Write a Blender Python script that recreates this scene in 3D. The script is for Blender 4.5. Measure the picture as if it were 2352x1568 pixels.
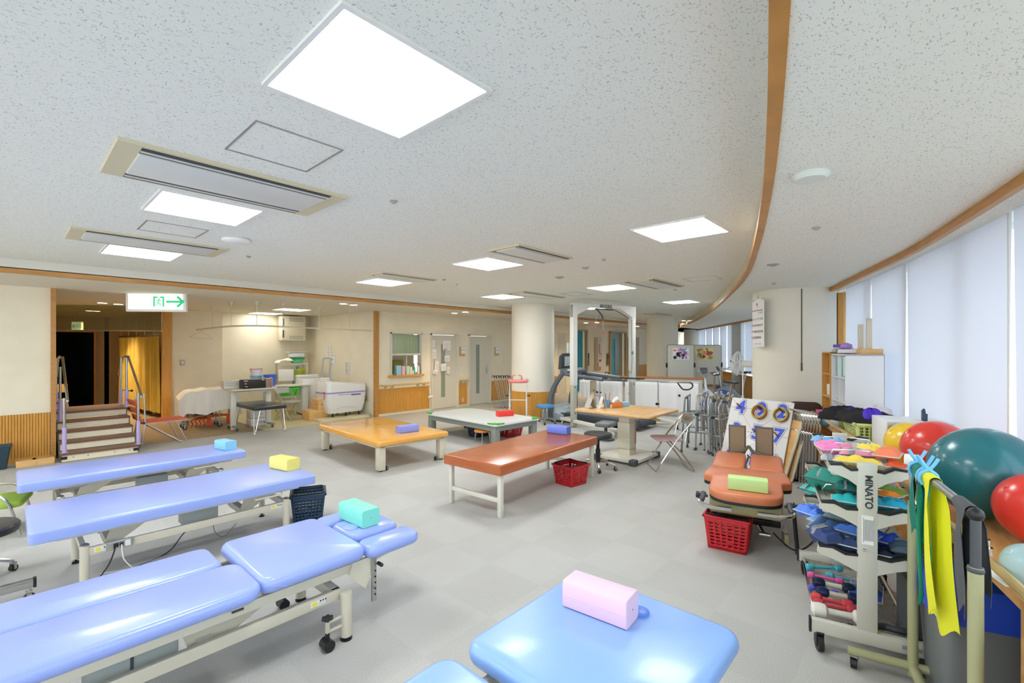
import bpy, bmesh, math, random
from mathutils import Vector, Matrix, Euler
random.seed(7)
PI = math.pi
for o in list(bpy.data.objects): bpy.data.objects.remove(o)
S = bpy.context.scene
COL = S.collection
# ------------------------------------------------------------ camera
F = 1055.0; CAMZ = 1.65; YAW = math.radians(42.25); HOR = 800.0
CZ = 2.70; LZ = 2.55
cam = bpy.data.cameras.new('camera'); camo = bpy.data.objects.new('camera', cam); COL.objects.link(camo)
camo.location = (0, 0, CAMZ); camo.rotation_euler = (PI/2, 0, YAW - PI/2)
cam.sensor_width = 36; cam.lens = F*36/2352; cam.shift_y = (HOR-784)/2352
cam.clip_start = 0.02; cam.clip_end = 400
S.camera = camo
# ------------------------------------------------------------ world and exposure
S.view_settings.view_transform = 'Standard'; S.view_settings.look = 'None'
S.view_settings.gamma = 1; S.view_settings.use_curve_mapping = False
S.view_settings.exposure = 1.08
LAMP = 10.5          # radiance of the ceiling panels
w = bpy.data.worlds.new('sky'); S.world = w; w.use_nodes = True
wn = w.node_tree.nodes; wl = w.node_tree.links
bg = wn['Background']; bg.inputs[1].default_value = 1.75
tc = wn.new('ShaderNodeTexCoord'); sx = wn.new('ShaderNodeSeparateXYZ'); rp = wn.new('ShaderNodeValToRGB')
wl.new(tc.outputs['Generated'], sx.inputs[0]); wl.new(sx.outputs['Z'], rp.inputs[0]); wl.new(rp.outputs[0], bg.inputs[0])
rp.color_ramp.elements[0].position = 0.0; rp.color_ramp.elements[0].color = (0.97, 0.98, 1.0, 1)
rp.color_ramp.elements[1].position = 0.6; rp.color_ramp.elements[1].color = (0.80, 0.90, 1.0, 1)
# ------------------------------------------------------------ pixel / place helpers (a point of the photo on a known plane)
fw = (math.cos(YAW), math.sin(YAW)); rt = (math.sin(YAW), -math.cos(YAW))
def P(px, py, z=0.0):
    t = (z-CAMZ)*F/(HOR-py); s = (px-1176)/F*t
    return Vector((fw[0]*t+rt[0]*s, fw[1]*t+rt[1]*s, z))
def PD(px, d, z=0.0):
    s = (px-1176)/F*d
    return Vector((fw[0]*d+rt[0]*s, fw[1]*d+rt[1]*s, z))
def WX(px, y):
    k = (px-1176)/F; return (fw[0]+rt[0]*k)*y/(fw[1]+rt[1]*k)
def HZ(py, d): return CAMZ+(HOR-py)*d/F
# ------------------------------------------------------------ materials
def lin(h):
    if not isinstance(h, str): return (*h, 1)
    v = [int(h[i:i+2], 16)/255 for i in (0, 2, 4)]
    return (*[(c/12.92 if c <= .04045 else ((c+.055)/1.055)**2.4) for c in v], 1)
MC = {}
def mat(name, h, rough=.5, metal=0, var=0, vs=8, bump=0, bs=60, emit=0, trans=0, coat=0, alpha=1, stretch=None, spec=None):
    if name in MC: return MC[name]
    m = bpy.data.materials.new(name); m.use_nodes = True; N = m.node_tree.nodes; L = m.node_tree.links
    b = N['Principled BSDF']; c = lin(h)
    b.inputs['Base Color'].default_value = c; b.inputs['Roughness'].default_value = rough; b.inputs['Metallic'].default_value = metal
    if spec is not None: b.inputs['Specular IOR Level'].default_value = spec
    if coat: b.inputs['Coat Weight'].default_value = coat; b.inputs['Coat Roughness'].default_value = .12
    if trans: b.inputs['Transmission Weight'].default_value = trans
    if emit: b.inputs['Emission Color'].default_value = c; b.inputs['Emission Strength'].default_value = emit
    if alpha < 1: b.inputs['Alpha'].default_value = alpha
    src = None
    if var or bump:
        t = N.new('ShaderNodeTexCoord'); mp = N.new('ShaderNodeMapping'); L.new(t.outputs['Object'], mp.inputs[0])
        if stretch: mp.inputs['Scale'].default_value = stretch
    if var:
        n = N.new('ShaderNodeTexNoise'); n.inputs['Scale'].default_value = vs; n.inputs['Detail'].default_value = 5
        L.new(mp.outputs[0], n.inputs['Vector'])
        r = N.new('ShaderNodeValToRGB'); r.color_ramp.elements[0].position = .3; r.color_ramp.elements[1].position = .7
        r.color_ramp.elements[0].color = (*[max(0, x*(1-var)) for x in c[:3]], 1); r.color_ramp.elements[1].color = (*[min(1, x*(1+var*.6)) for x in c[:3]], 1)
        L.new(n.outputs['Fac'], r.inputs[0]); L.new(r.outputs[0], b.inputs['Base Color'])
    if bump:
        n2 = N.new('ShaderNodeTexNoise'); n2.inputs['Scale'].default_value = bs; n2.inputs['Detail'].default_value = 4
        L.new(mp.outputs[0], n2.inputs['Vector'])
        bm_ = N.new('ShaderNodeBump'); bm_.inputs['Strength'].default_value = bump; bm_.inputs['Distance'].default_value = .004
        L.new(n2.outputs['Fac'], bm_.inputs['Height']); L.new(bm_.outputs[0], b.inputs['Normal'])
    MC[name] = m; return m
def ceil_mat():
    m = mat('ceiling_board', 'eceeea', .9); N = m.node_tree.nodes; L = m.node_tree.links; b = N['Principled BSDF']
    t = N.new('ShaderNodeTexCoord')
    masks = []
    for k, (sc, rz) in enumerate((((50, 170, 1), .5), ((46, 160, 1), -.35), ((150, 50, 1), .2))):
        mp = N.new('ShaderNodeMapping'); mp.inputs['Scale'].default_value = sc; mp.inputs['Rotation'].default_value = (0, 0, rz)
        mp.inputs['Location'].default_value = (k*3.1, k*7.7, k*2.3)
        n = N.new('ShaderNodeTexNoise'); n.inputs['Scale'].default_value = 1.0; n.inputs['Detail'].default_value = 1.0
        L.new(t.outputs['Object'], mp.inputs[0]); L.new(mp.outputs[0], n.inputs['Vector'])
        r = N.new('ShaderNodeMapRange'); r.inputs[1].default_value = .675; r.inputs[2].default_value = .72
        L.new(n.outputs['Fac'], r.inputs[0]); masks.append(r.outputs[0])
    mx = N.new('ShaderNodeMath'); mx.operation = 'MAXIMUM'; L.new(masks[0], mx.inputs[0]); L.new(masks[1], mx.inputs[1])
    mx2 = N.new('ShaderNodeMath'); mx2.operation = 'MAXIMUM'; L.new(mx.outputs[0], mx2.inputs[0]); L.new(masks[2], mx2.inputs[1])
    # old water stain: a ring of its own shape beside the air conditioner
    mp = N.new('ShaderNodeMapping'); mp.inputs['Location'].default_value = (-.42, -2.62, 0); L.new(t.outputs['Object'], mp.inputs[0])
    nz = N.new('ShaderNodeTexNoise'); nz.inputs['Scale'].default_value = 3.2; nz.inputs['Detail'].default_value = 6; L.new(mp.outputs[0], nz.inputs['Vector'])
    ln = N.new('ShaderNodeVectorMath'); ln.operation = 'LENGTH'; L.new(mp.outputs[0], ln.inputs[0])
    ad = N.new('ShaderNodeMath'); ad.operation = 'MULTIPLY_ADD'; ad.inputs[1].default_value = .75; L.new(nz.outputs['Fac'], ad.inputs[0]); L.new(ln.outputs['Value'], ad.inputs[2])
    rr_ = N.new('ShaderNodeValToRGB'); cr = rr_.color_ramp; cr.elements[0].position = .86; cr.elements[0].color = (0, 0, 0, 1)
    cr.elements[1].position = .93; cr.elements[1].color = (0, 0, 0, 1); e = cr.elements.new(.90); e.color = (1, 1, 1, 1)
    L.new(ad.outputs[0], rr_.inputs[0])
    c1 = N.new('ShaderNodeMixRGB'); c1.inputs[1].default_value = lin('eff1e8'); c1.inputs[2].default_value = lin('cfc3a4')
    sm = N.new('ShaderNodeMath'); sm.operation = 'MULTIPLY'; sm.inputs[1].default_value = .75; L.new(rr_.outputs[0], sm.inputs[0]); L.new(sm.outputs[0], c1.inputs[0])
    c2 = N.new('ShaderNodeMixRGB'); c2.inputs[2].default_value = lin('bfc1bb'); L.new(mx2.outputs[0], c2.inputs[0]); L.new(c1.outputs[0], c2.inputs[1])
    L.new(c2.outputs[0], b.inputs['Base Color'])
    return m
def carpet_mat():
    m = mat('grey_carpet', 'cccccc', .95); N = m.node_tree.nodes; L = m.node_tree.links; b = N['Principled BSDF']
    t = N.new('ShaderNodeTexCoord')
    n = N.new('ShaderNodeTexNoise'); n.inputs['Scale'].default_value = 240; n.inputs['Detail'].default_value = 3; L.new(t.outputs['Object'], n.inputs['Vector'])
    br = N.new('ShaderNodeTexChecker'); br.inputs['Scale'].default_value = 2.0; br.inputs[1].default_value = lin('cfcfca'); br.inputs[2].default_value = lin('cbcbc6'); L.new(t.outputs['Object'], br.inputs['Vector'])
    n3 = N.new('ShaderNodeTexNoise'); n3.inputs['Scale'].default_value = 1.1; n3.inputs['Detail'].default_value = 5; L.new(t.outputs['Object'], n3.inputs['Vector'])
    r = N.new('ShaderNodeValToRGB'); r.color_ramp.elements[0].position = .35; r.color_ramp.elements[1].position = .65
    r.color_ramp.elements[0].color = (.68, .68, .69, 1); r.color_ramp.elements[1].color = (1, 1, 1, 1); L.new(n.outputs['Fac'], r.inputs[0])
    r3 = N.new('ShaderNodeValToRGB'); r3.color_ramp.elements[0].position = .3; r3.color_ramp.elements[1].position = .7
    r3.color_ramp.elements[0].color = (.90, .89, .87, 1); r3.color_ramp.elements[1].color = (1, 1, 1, 1); L.new(n3.outputs['Fac'], r3.inputs[0])
    a = N.new('ShaderNodeMixRGB'); a.blend_type = 'MULTIPLY'; a.inputs[0].default_value = 1; L.new(br.outputs[0], a.inputs[1]); L.new(r.outputs[0], a.inputs[2])
    a2 = N.new('ShaderNodeMixRGB'); a2.blend_type = 'MULTIPLY'; a2.inputs[0].default_value = 1; L.new(a.outputs[0], a2.inputs[1]); L.new(r3.outputs[0], a2.inputs[2])
    L.new(a2.outputs[0], b.inputs['Base Color'])
    bu = N.new('ShaderNodeBump'); bu.inputs['Strength'].default_value = .35; bu.inputs['Distance'].default_value = .003; L.new(n.outputs['Fac'], bu.inputs['Height']); L.new(bu.outputs[0], b.inputs['Normal'])
    return m
def blind_mat():
    m = bpy.data.materials.new('blind_fabric'); m.use_nodes = True; N = m.node_tree.nodes; L = m.node_tree.links
    N.remove(N['Principled BSDF']); o = N['Material Output']
    d = N.new('ShaderNodeBsdfDiffuse'); d.inputs[0].default_value = lin('eeeeee'); tr = N.new('ShaderNodeBsdfTranslucent'); tr.inputs[0].default_value = lin('ececf2')
    mx = N.new('ShaderNodeMixShader'); mx.inputs[0].default_value = .55; L.new(d.outputs[0], mx.inputs[1]); L.new(tr.outputs[0], mx.inputs[2]); L.new(mx.outputs[0], o.inputs[0])
    return m
def glass_mat(name, tint='ffffff', rough=0.0, mixf=.12):
    m = bpy.data.materials.new(name); m.use_nodes = True; N = m.node_tree.nodes; L = m.node_tree.links
    N.remove(N['Principled BSDF']); o = N['Material Output']
    t = N.new('ShaderNodeBsdfTransparent'); t.inputs[0].default_value = lin(tint); g = N.new('ShaderNodeBsdfGlossy'); g.inputs['Roughness'].default_value = rough
    mx = N.new('ShaderNodeMixShader'); mx.inputs[0].default_value = mixf; L.new(t.outputs[0], mx.inputs[1]); L.new(g.outputs[0], mx.inputs[2]); L.new(mx.outputs[0], o.inputs[0])
    return m
def cloudy(name, a, b_, scale, rough=.5, bump=.0, stretch=(1, 1, 1)):
    m = mat(name, a, rough); N = m.node_tree.nodes; L = m.node_tree.links; p = N['Principled BSDF']
    t = N.new('ShaderNodeTexCoord'); mp = N.new('ShaderNodeMapping'); mp.inputs['Scale'].default_value = stretch; L.new(t.outputs['Object'], mp.inputs[0])
    n = N.new('ShaderNodeTexNoise'); n.inputs['Scale'].default_value = scale; n.inputs['Detail'].default_value = 6; L.new(mp.outputs[0], n.inputs['Vector'])
    r = N.new('ShaderNodeValToRGB'); r.color_ramp.elements[0].position = .35; r.color_ramp.elements[1].position = .68
    r.color_ramp.elements[0].color = lin(a); r.color_ramp.elements[1].color = lin(b_); L.new(n.outputs['Fac'], r.inputs[0]); L.new(r.outputs[0], p.inputs['Base Color'])
    if bump:
        bu = N.new('ShaderNodeBump'); bu.inputs['Strength'].default_value = bump; bu.inputs['Distance'].default_value = .003; L.new(n.outputs['Fac'], bu.inputs['Height']); L.new(bu.outputs[0], p.inputs['Normal'])
    return m
M_CEIL = ceil_mat(); M_CARPET = carpet_mat(); M_BLIND = blind_mat()
M_GLASS = glass_mat('window_glass', 'f4fbff'); M_DGLASS = glass_mat('transom_glass', 'c9cfba', .02, .3)
M_WALL = mat('cream_wallpaper', 'efe7d0', .85, var=.04, vs=3, bump=.15, bs=120)
M_WALLP = mat('cream_pillar', 'efebdb', .7, var=.03, vs=2)
M_WOOD = mat('honey_wood', 'd9a04e', .45, var=.14, vs=5, stretch=(14, 14, 1))
M_WOODG = mat('slatted_wood', 'd8a049', .5, var=.12, vs=4, stretch=(8, 8, .8))
M_TRIM = mat('trim_wood', 'c08a46', .4, var=.15, vs=6, stretch=(1, 1, 6))
M_PALEWOOD = cloudy('pale_wood', 'd9a866', 'e9c083', 3, .35, 0, (1, 14, 6))
M_DESK = cloudy('desk_wood', 'c98f4f', 'dfae6c', 3, .35, 0, (2, 14, 6))
M_WHITE = mat('white_plastic', 'efefec', .4); M_OFFW = mat('off_white_metal', 'dedcd0', .4)
M_IVORY = mat('ivory_metal', 'd9d3bd', .38); M_CREAMM = mat('cream_panel', 'e6dfc6', .5)
M_GREYM = mat('grey_metal', '8d948e', .45); M_LGREY = mat('light_grey', 'c2c4bf', .5); M_DGREY = mat('dark_grey', '4c5053', .5)
M_BLACK = mat('black_plastic', '1d1f20', .45); M_BLACKV = mat('black_vinyl', '2b2f33', .3, bump=.1, bs=200)
M_CHROME = mat('chrome', 'd8d8d8', .14, 1); M_STEEL = mat('brushed_steel', 'b9bab8', .3, 1); M_ALU = mat('aluminium', 'c9cac9', .35, .85)
M_BLUEV = mat('blue_vinyl', '98acf0', .3, bump=.12, bs=140, coat=.25); M_BLUEV2 = mat('sky_blue_vinyl', '8db4ef', .3, bump=.12, bs=140, coat=.25)
M_BROWNV = cloudy('brown_vinyl', 'ae5f38', 'b96a40', 3, .22, .03); M_ORANGEV = mat('tan_orange_vinyl', 'd07c54', .35, bump=.1, bs=120)
M_AMBER = cloudy('amber_vinyl', 'e3a54c', 'e9b05c', 1.5, .14, .02); M_GREYV = mat('grey_vinyl', 'd9dcd8', .35)
M_PAPER = mat('paper', 'f4f4f2', .8); M_INK = mat('ink', '3b4148', .8); M_REDINK = mat('red_ink', 'd84a40', .7)
M_SEAM = mat('seam', 'b9c8f6', .5)
# ------------------------------------------------------------ mesh builder
class MB:
    def __init__(s): s.bm = bmesh.new(); s.T = Matrix.Identity(4); s.mi = 0
    def at(s, loc=(0, 0, 0), rot=(0, 0, 0)):
        s.T = Matrix.Translation(loc) @ Euler(rot).to_matrix().to_4x4(); return s
    def v(s, p): return s.bm.verts.new(s.T @ Vector(p))
    def f(s, vs):
        try:
            f = s.bm.faces.new(vs); f.material_index = s.mi; return f
        except ValueError: return None
    def box(s, c, d, bev=0, rot=None):
        T = s.T
        if rot: s.T = T @ Matrix.Translation(c) @ Euler(rot).to_matrix().to_4x4(); c = (0, 0, 0)
        x, y, z = [k/2 for k in d]
        if bev > 0:
            bev = min(bev, x*.95, y*.95, z*.95)
            s.loft([[(c[0]+a, c[1]+b, c[2]+zz) for a, b in rr(2*x-2*i, 2*y-2*i, max(bev-i, .0004), 2)] for i, zz in ((bev, -z), (bev*.3, -z+bev*.3), (0, -z+bev), (0, z-bev), (bev*.3, z-bev*.3), (bev, z))])
        else:
            vs = [s.v((c[0]+i*x, c[1]+j*y, c[2]+k*z)) for i in (-1, 1) for j in (-1, 1) for k in (-1, 1)]
            for q in ((0, 1, 3, 2), (4, 6, 7, 5), (0, 4, 5, 1), (2, 3, 7, 6), (0, 2, 6, 4), (1, 5, 7, 3)): s.f([vs[i] for i in q])
        s.T = T; return s
    def loft(s, rings, cap0=True, cap1=True, closed=True):
        R = [[s.v(p) for p in r] for r in rings]; n = len(R[0])
        for a, b in zip(R, R[1:]):
            for i in range(n if closed else n-1):
                j = (i+1) % n; s.f([a[i], a[j], b[j], b[i]])
        if closed:
            if cap0: s.f(R[0][::-1])
            if cap1: s.f(R[-1])
        return s
    def slab(s, c, w, d, z0, z1, rc=.03, et=.01, eb=.005, n=4, k=3):
        et = min(et, (z1-z0)*.9); eb = min(eb, (z1-z0)-et)
        R = []
        for i in range(k+1):
            a = PI/2*i/k; ins = eb*(1-math.sin(a)); z = z0+eb*(1-math.cos(a)); R.append((ins, z))
        for i in range(k+1):
            a = PI/2*i/k; ins = et*(1-math.cos(a)); z = z1-et+et*math.sin(a); R.append((ins, z))
        s.loft([[(c[0]+x, c[1]+y, z) for x, y in rr(w-2*i, d-2*i, max(rc-i, .001), n)] for i, z in R]); return s
    def cyl(s, a, b, r, r2=None, n=14, cap=True):
        a, b = Vector(a), Vector(b); d = (b-a).normalized(); u = d.orthogonal().normalized(); w_ = d.cross(u); r2 = r if r2 is None else r2
        s.loft([[p+(u*math.cos(t)+w_*math.sin(t))*q for t in [2*PI*i/n for i in range(n)]] for p, q in ((a, r), (b, r2))], cap, cap); return s
    def tube(s, pts, r, n=8, sm=0, rad=None, closed=False):
        pts = [Vector(p) for p in pts]
        if sm: pts = smooth(pts, sm)
        m = len(pts); u = None; R = []
        for i, p in enumerate(pts):
            d = (pts[min(i+1, m-1)]-pts[max(i-1, 0)]).normalized()
            if closed: d = (pts[(i+1) % m]-pts[i-1]).normalized()
            if u is None: u = d.orthogonal().normalized()
            else:
                u = (u-d*u.dot(d)); u = u.normalized() if u.length > 1e-6 else d.orthogonal().normalized()
            w_ = d.cross(u); q = r if rad is None else rad[i]
            R.append([p+(u*math.cos(t)+w_*math.sin(t))*q for t in [2*PI*k/n for k in range(n)]])
        if closed: R.append(R[0]); s.loft(R, False, False)
        else: s.loft(R)
        return s
    def lathe(s, prof, c=(0, 0, 0), n=24, cap=True):
        s.loft([[(c[0]+r*math.cos(2*PI*i/n), c[1]+r*math.sin(2*PI*i/n), c[2]+z) for i in range(n)] for r, z in prof], cap, cap); return s
    def sph(s, c, r, n=16, m=10, e=1):
        r = r if isinstance(r, (tuple, list)) else (r, r, r)
        R = []
        for j in range(m+1):
            a = -PI/2+PI*j/m; q = max(math.cos(a), .003)
            R.append([(c[0]+r[0]*q*math.cos(2*PI*i/n), c[1]+r[1]*q*math.sin(2*PI*i/n), c[2]+r[2]*math.sin(a)) for i in range(n)])
        s.loft(R); return s
    def torus(s, c, R_, r, n=28, m=8, rot=None):
        T = s.T; s.T = T @ Matrix.Translation(c) @ (Euler(rot).to_matrix().to_4x4() if rot else Matrix.Identity(4))
        s.tube([(R_*math.cos(2*PI*i/n), R_*math.sin(2*PI*i/n), 0) for i in range(n)], r, m, closed=True); s.T = T; return s
    def prism(s, poly, z0, z1):
        s.loft([[(x, y, z) for x, y in poly] for z in (z0, z1)]); return s
    def grid(s, fn, nu, nv, th=0):
        """surface fn(u,v); th>0 gives it thickness along z of fn's normal (second layer)"""
        A = [[Vector(fn(i/nu, j/nv)) for j in range(nv+1)] for i in range(nu+1)]
        V = [[s.v(p) for p in r] for r in A]
        for i in range(nu):
            for j in range(nv): s.f([V[i][j], V[i+1][j], V[i+1][j+1], V[i][j+1]])
        if th:
            B = []
            for i in range(nu+1):
                row = []
                for j in range(nv+1):
                    du = A[min(i+1, nu)][j]-A[max(i-1, 0)][j]; dv = A[i][min(j+1, nv)]-A[i][max(j-1, 0)]
                    nn = du.cross(dv); nn = nn.normalized() if nn.length > 1e-9 else Vector((0, 0, 1)); row.append(s.v(A[i][j]-nn*th))
                B.append(row)
            for i in range(nu):
                for j in range(nv): s.f([B[i][j], B[i][j+1], B[i+1][j+1], B[i+1][j]])
            for i in range(nu):
                s.f([V[i][0], B[i][0], B[i+1][0], V[i+1][0]]); s.f([V[i][nv], V[i+1][nv], B[i+1][nv], B[i][nv]])
            for j in range(nv):
                s.f([V[0][j], V[0][j+1], B[0][j+1], B[0][j]]); s.f([V[nu][j], B[nu][j], B[nu][j+1], V[nu][j+1]])
        return s
    def text(s, body, size, th=.001, off=0, align='CENTER'):
        """flat lettering in the local XY plane, facing +Z"""
        cu = bpy.data.curves.new('t', 'FONT'); cu.body = body; cu.size = size; cu.extrude = th; cu.offset = off; cu.align_x = align; cu.align_y = 'CENTER'
        ob = bpy.data.objects.new('t', cu); COL.objects.link(ob); dg = bpy.context.evaluated_depsgraph_get()
        me = bpy.data.meshes.new_from_object(ob.evaluated_get(dg)); bpy.data.objects.remove(ob)
        vs = [s.v(v.co) for v in me.vertices]
        for p in me.polygons: s.f([vs[i] for i in p.vertices])
        bpy.data.meshes.remove(me); return s
def rr(w_, d, r, n=4):
    r = max(min(r, w_/2-1e-5, d/2-1e-5), 1e-5); out = []
    for cx, cy, a0 in ((w_/2-r, d/2-r, 0), (-w_/2+r, d/2-r, PI/2), (-w_/2+r, -d/2+r, PI), (w_/2-r, -d/2+r, 1.5*PI)):
        for i in range(n+1):
            a = a0+PI/2*i/n; out.append((cx+r*math.cos(a), cy+r*math.sin(a)))
    return out
def smooth(p, k):
    out = []
    n = len(p)
    for i in range(n-1):
        a, b, c, d = p[max(i-1, 0)], p[i], p[i+1], p[min(i+2, n-1)]
        for j in range(k):
            t = j/k; out.append(.5*((2*b)+(c-a)*t+(2*a-5*b+4*c-d)*t*t+(3*b-a-3*c+d)*t**3))
    out.append(p[-1]); return out
def build(name, mb, m, parent=None, sharp=35, label=None, kind=None):
    bmesh.ops.recalc_face_normals(mb.bm, faces=mb.bm.faces)
    me = bpy.data.meshes.new(name); mb.bm.to_mesh(me); mb.bm.free()
    for x in (m if isinstance(m, (list, tuple)) else [m]): me.materials.append(x)
    me.polygons.foreach_set('use_smooth', [True]*len(me.polygons))
    me.set_sharp_from_angle(angle=math.radians(sharp))
    o = bpy.data.objects.new(name, me); COL.objects.link(o)
    if parent: o.parent = parent
    if label: o['label'] = label
    if kind: o['kind'] = kind
    return o
def tag(o, label, cat, group=None):
    o['label'] = label; o['category'] = cat
    if group: o['group'] = group
    return o
def thing(name, label, cat, loc=(0, 0, 0), rz=0, group=None):
    o = bpy.data.objects.new(name, None); COL.objects.link(o); o.empty_display_size = .1
    o.location = loc; o.rotation_euler = (0, 0, rz); return tag(o, label, cat, group)
def solo(name, mb, m, label, cat, loc=(0, 0, 0), rz=0, group=None, rot=None):
    o = build(name, mb, m); o.location = loc; o.rotation_euler = rot or (0, 0, rz); return tag(o, label, cat, group)
def struct(name, mb, m, parent=None):
    o = build(name, mb, m, parent)
    if not parent: o['kind'] = 'structure'
    return o
def dup(root, loc, rz=None, label=None, group=None, rot=None):
    KIDS = {}
    for x in bpy.data.objects:
        if x.parent: KIDS.setdefault(x.parent.name, []).append(x)
    def cp(o, par):
        c = o.copy(); COL.objects.link(c)
        if par: c.parent = par
        for k in KIDS.get(o.name, []): cp(k, c)
        return c
    r = cp(root, None); r.location = loc
    if rz is not None: r.rotation_euler = (0, 0, rz)
    if rot is not None: r.rotation_euler = rot
    if label: r['label'] = label
    if group: r['group'] = group
    return r
def recol(root, names, m):
    """give copied parts their own colour"""
    for x in [root]+list(root.children_recursive):
        if x.type == 'MESH' and (names is None or x.name.split('.')[0] in names):
            x.data = x.data.copy(); x.data.materials.clear(); x.data.materials.append(m)
# ============================================================ SETTING
b = MB(); b.box((10, 6, -.05), (34, 30, .1)); struct('floor', b, M_CARPET)
b = MB(); b.box((4.75, 11.5, .003), (2.5, 3.2, .006)); struct('trim_1', b, mat('alcove_vinyl', 'd8cf9f', .3, var=.03))
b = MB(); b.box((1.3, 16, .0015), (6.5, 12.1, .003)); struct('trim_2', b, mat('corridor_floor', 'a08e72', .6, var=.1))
CUR = [(-4.6, -.45), (-2, -.25), (-.5, -.05), (.6, .13), (1.334, .297), (2.122, .488), (3.009, .722), (4.338, 1.108), (6.0, 1.64), (7.752, 2.328), (11.2, 3.8), (14.76, 5.476), (18.765, 7.585), (19.5, 7.95)]
CUR = [Vector((x, y, 0)) for x, y in CUR]; CUR = smooth(CUR, 6)
WIN = [(-4.6, -1.6), (-2, -1.38), (0, -1.1), (2, -.74), (3.536, -.363), (4.246, -.192), (5.37, .097), (6.53, .486), (8.29, 1.107), (11.4, 2.3), (14.718, 3.703), (16.46, 4.7), (21.139, 7.6), (24, 9.7)]
WIN = [Vector((x, y, 0)) for x, y in WIN]; WIN = smooth(WIN, 8)
WINB = []; WINC = []
for i, p in enumerate(WIN):
    d = (WIN[min(i+1, len(WIN)-1)]-WIN[max(i-1, 0)]).normalized(); WINB.append(p+Vector((d.y, -d.x, 0))*.2); WINC.append(p+Vector((d.y, -d.x, 0))*.48)
def strip(pl, z0, z1, side=0.0, th=0.02):
    """wall following a plan polyline, thickness th to its right side"""
    m = MB(); R = []
    for i, p in enumerate(pl):
        d = (pl[min(i+1, len(pl)-1)]-pl[max(i-1, 0)]).normalized(); n = Vector((d.y, -d.x, 0))
        a = p+n*side; c = p+n*(side+th)
        R.append([(a.x, a.y, z0), (a.x, a.y, z1), (c.x, c.y, z1), (c.x, c.y, z0)])
    return m.loft(R)
b = MB(); poly = [(p.x, p.y) for p in CUR]+[(19.5, 7.95), (-4.6, 7.95)]; b.prism(poly[:-2]+[(-4.6, 7.95)], CZ, CZ+.05); struct('ceiling', b, M_CEIL)
b = MB(); poly = [(p.x, p.y) for p in WINC]+[(25, 11), (19.6, 7.95)]+[(p.x, p.y) for p in CUR[::-1]]; b.prism(poly, LZ, LZ+.05); struct('ceiling', b, M_CEIL)
b = MB(); b.box((10.2, 14.0, LZ+.025), (29.6, 12.1, .05)); struct('ceiling', b, mat('soffit_board', 'e6e0ce', .85))
M_FASC = mat('fascia_paint', 'e2dfd4', .6); M_FASC2 = mat('fascia_gloss', 'dccfa9', .25)
struct('trim_3', strip(CUR, LZ+.03, CZ, 0.0, .03), M_FASC2)
struct('trim_4', strip(CUR, LZ-.012, LZ+.03, -.012, .05), M_TRIM)
b = MB(); b.box((7.5, 7.975, (LZ+.04+CZ)/2), (24.2, .05, CZ-LZ-.04)); struct('trim_5', b, M_FASC)
b = MB(); b.box((7.5, 7.972, LZ+.012), (24.2, .065, .055)); struct('trim_6', b, M_TRIM)
# --- left wall with fluted dado
def flute(x0, x1, y, z0, z1, pitch=.03, dep=.012, face=-1):
    m = MB(); n = max(1, round((x1-x0)/pitch)); p = (x1-x0)/n; pts = []
    for i in range(n):
        a = x0+i*p; pts += [(a, y), (a+p*.15, y+face*dep), (a+p*.8, y+face*dep), (a+p*.95, y)]
    pts.append((x1, y))
    m.loft([[(x, yy, z) for x, yy in pts] for z in (z0, z1)], closed=False); return m
def wallbox(name, x0, x1, y0, y1, z0, z1, m=None):
    b = MB(); b.box(((x0+x1)/2, (y0+y1)/2, (z0+z1)/2), (x1-x0, y1-y0, z1-z0)); return struct(name, b, m or M_WALL)
wallbox('wall_left', -4.6, .46, 9.72, 9.9, 0, LZ)
struct('trim_7', flute(-4.6, .44, 9.715, .07, .70), M_WOODG)
wallbox('baseboard_left', -4.6, .46, 9.695, 9.72, 0, .07, M_WOOD)
wallbox('trim_8', .445, .50, 9.66, 9.93, 0, LZ, M_TRIM)
wallbox('wall_behind', -4.7, -4.6, -2, 10, 0, .7); wallbox('trim_20', -4.7, -4.6, -2, 10, 2.5, LZ+.2)
b = MB()
for k in range(9): b.box((-4.65, -1.4+k*1.4, 1.6), (.06, .06, 1.8))
struct('window_added_behind', b, M_OFFW)  # unseen window opening, added behind the camera so daylight brightens floor and ceiling
# corridor beyond the stairs
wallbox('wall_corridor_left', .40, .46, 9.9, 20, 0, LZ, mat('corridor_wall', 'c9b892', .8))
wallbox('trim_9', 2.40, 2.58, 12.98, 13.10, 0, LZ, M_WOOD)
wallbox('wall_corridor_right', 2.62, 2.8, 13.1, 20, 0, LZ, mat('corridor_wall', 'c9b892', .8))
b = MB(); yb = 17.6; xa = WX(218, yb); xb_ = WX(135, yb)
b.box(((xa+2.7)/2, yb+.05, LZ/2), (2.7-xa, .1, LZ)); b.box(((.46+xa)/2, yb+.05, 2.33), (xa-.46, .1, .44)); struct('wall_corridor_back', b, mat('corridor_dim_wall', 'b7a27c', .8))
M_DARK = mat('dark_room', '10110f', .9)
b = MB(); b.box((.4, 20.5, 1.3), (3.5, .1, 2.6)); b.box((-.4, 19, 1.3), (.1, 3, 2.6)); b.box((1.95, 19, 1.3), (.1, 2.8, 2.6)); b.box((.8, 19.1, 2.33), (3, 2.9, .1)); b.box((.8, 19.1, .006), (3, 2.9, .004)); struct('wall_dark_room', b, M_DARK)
b = MB(); b.box((xa, yb-.0, 1.06), (.05, .14, 2.12)); b.box(((.46+xa)/2, yb, 2.13), (xa-.46, .14, .05)); struct('trim_10', b, M_TRIM)
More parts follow.
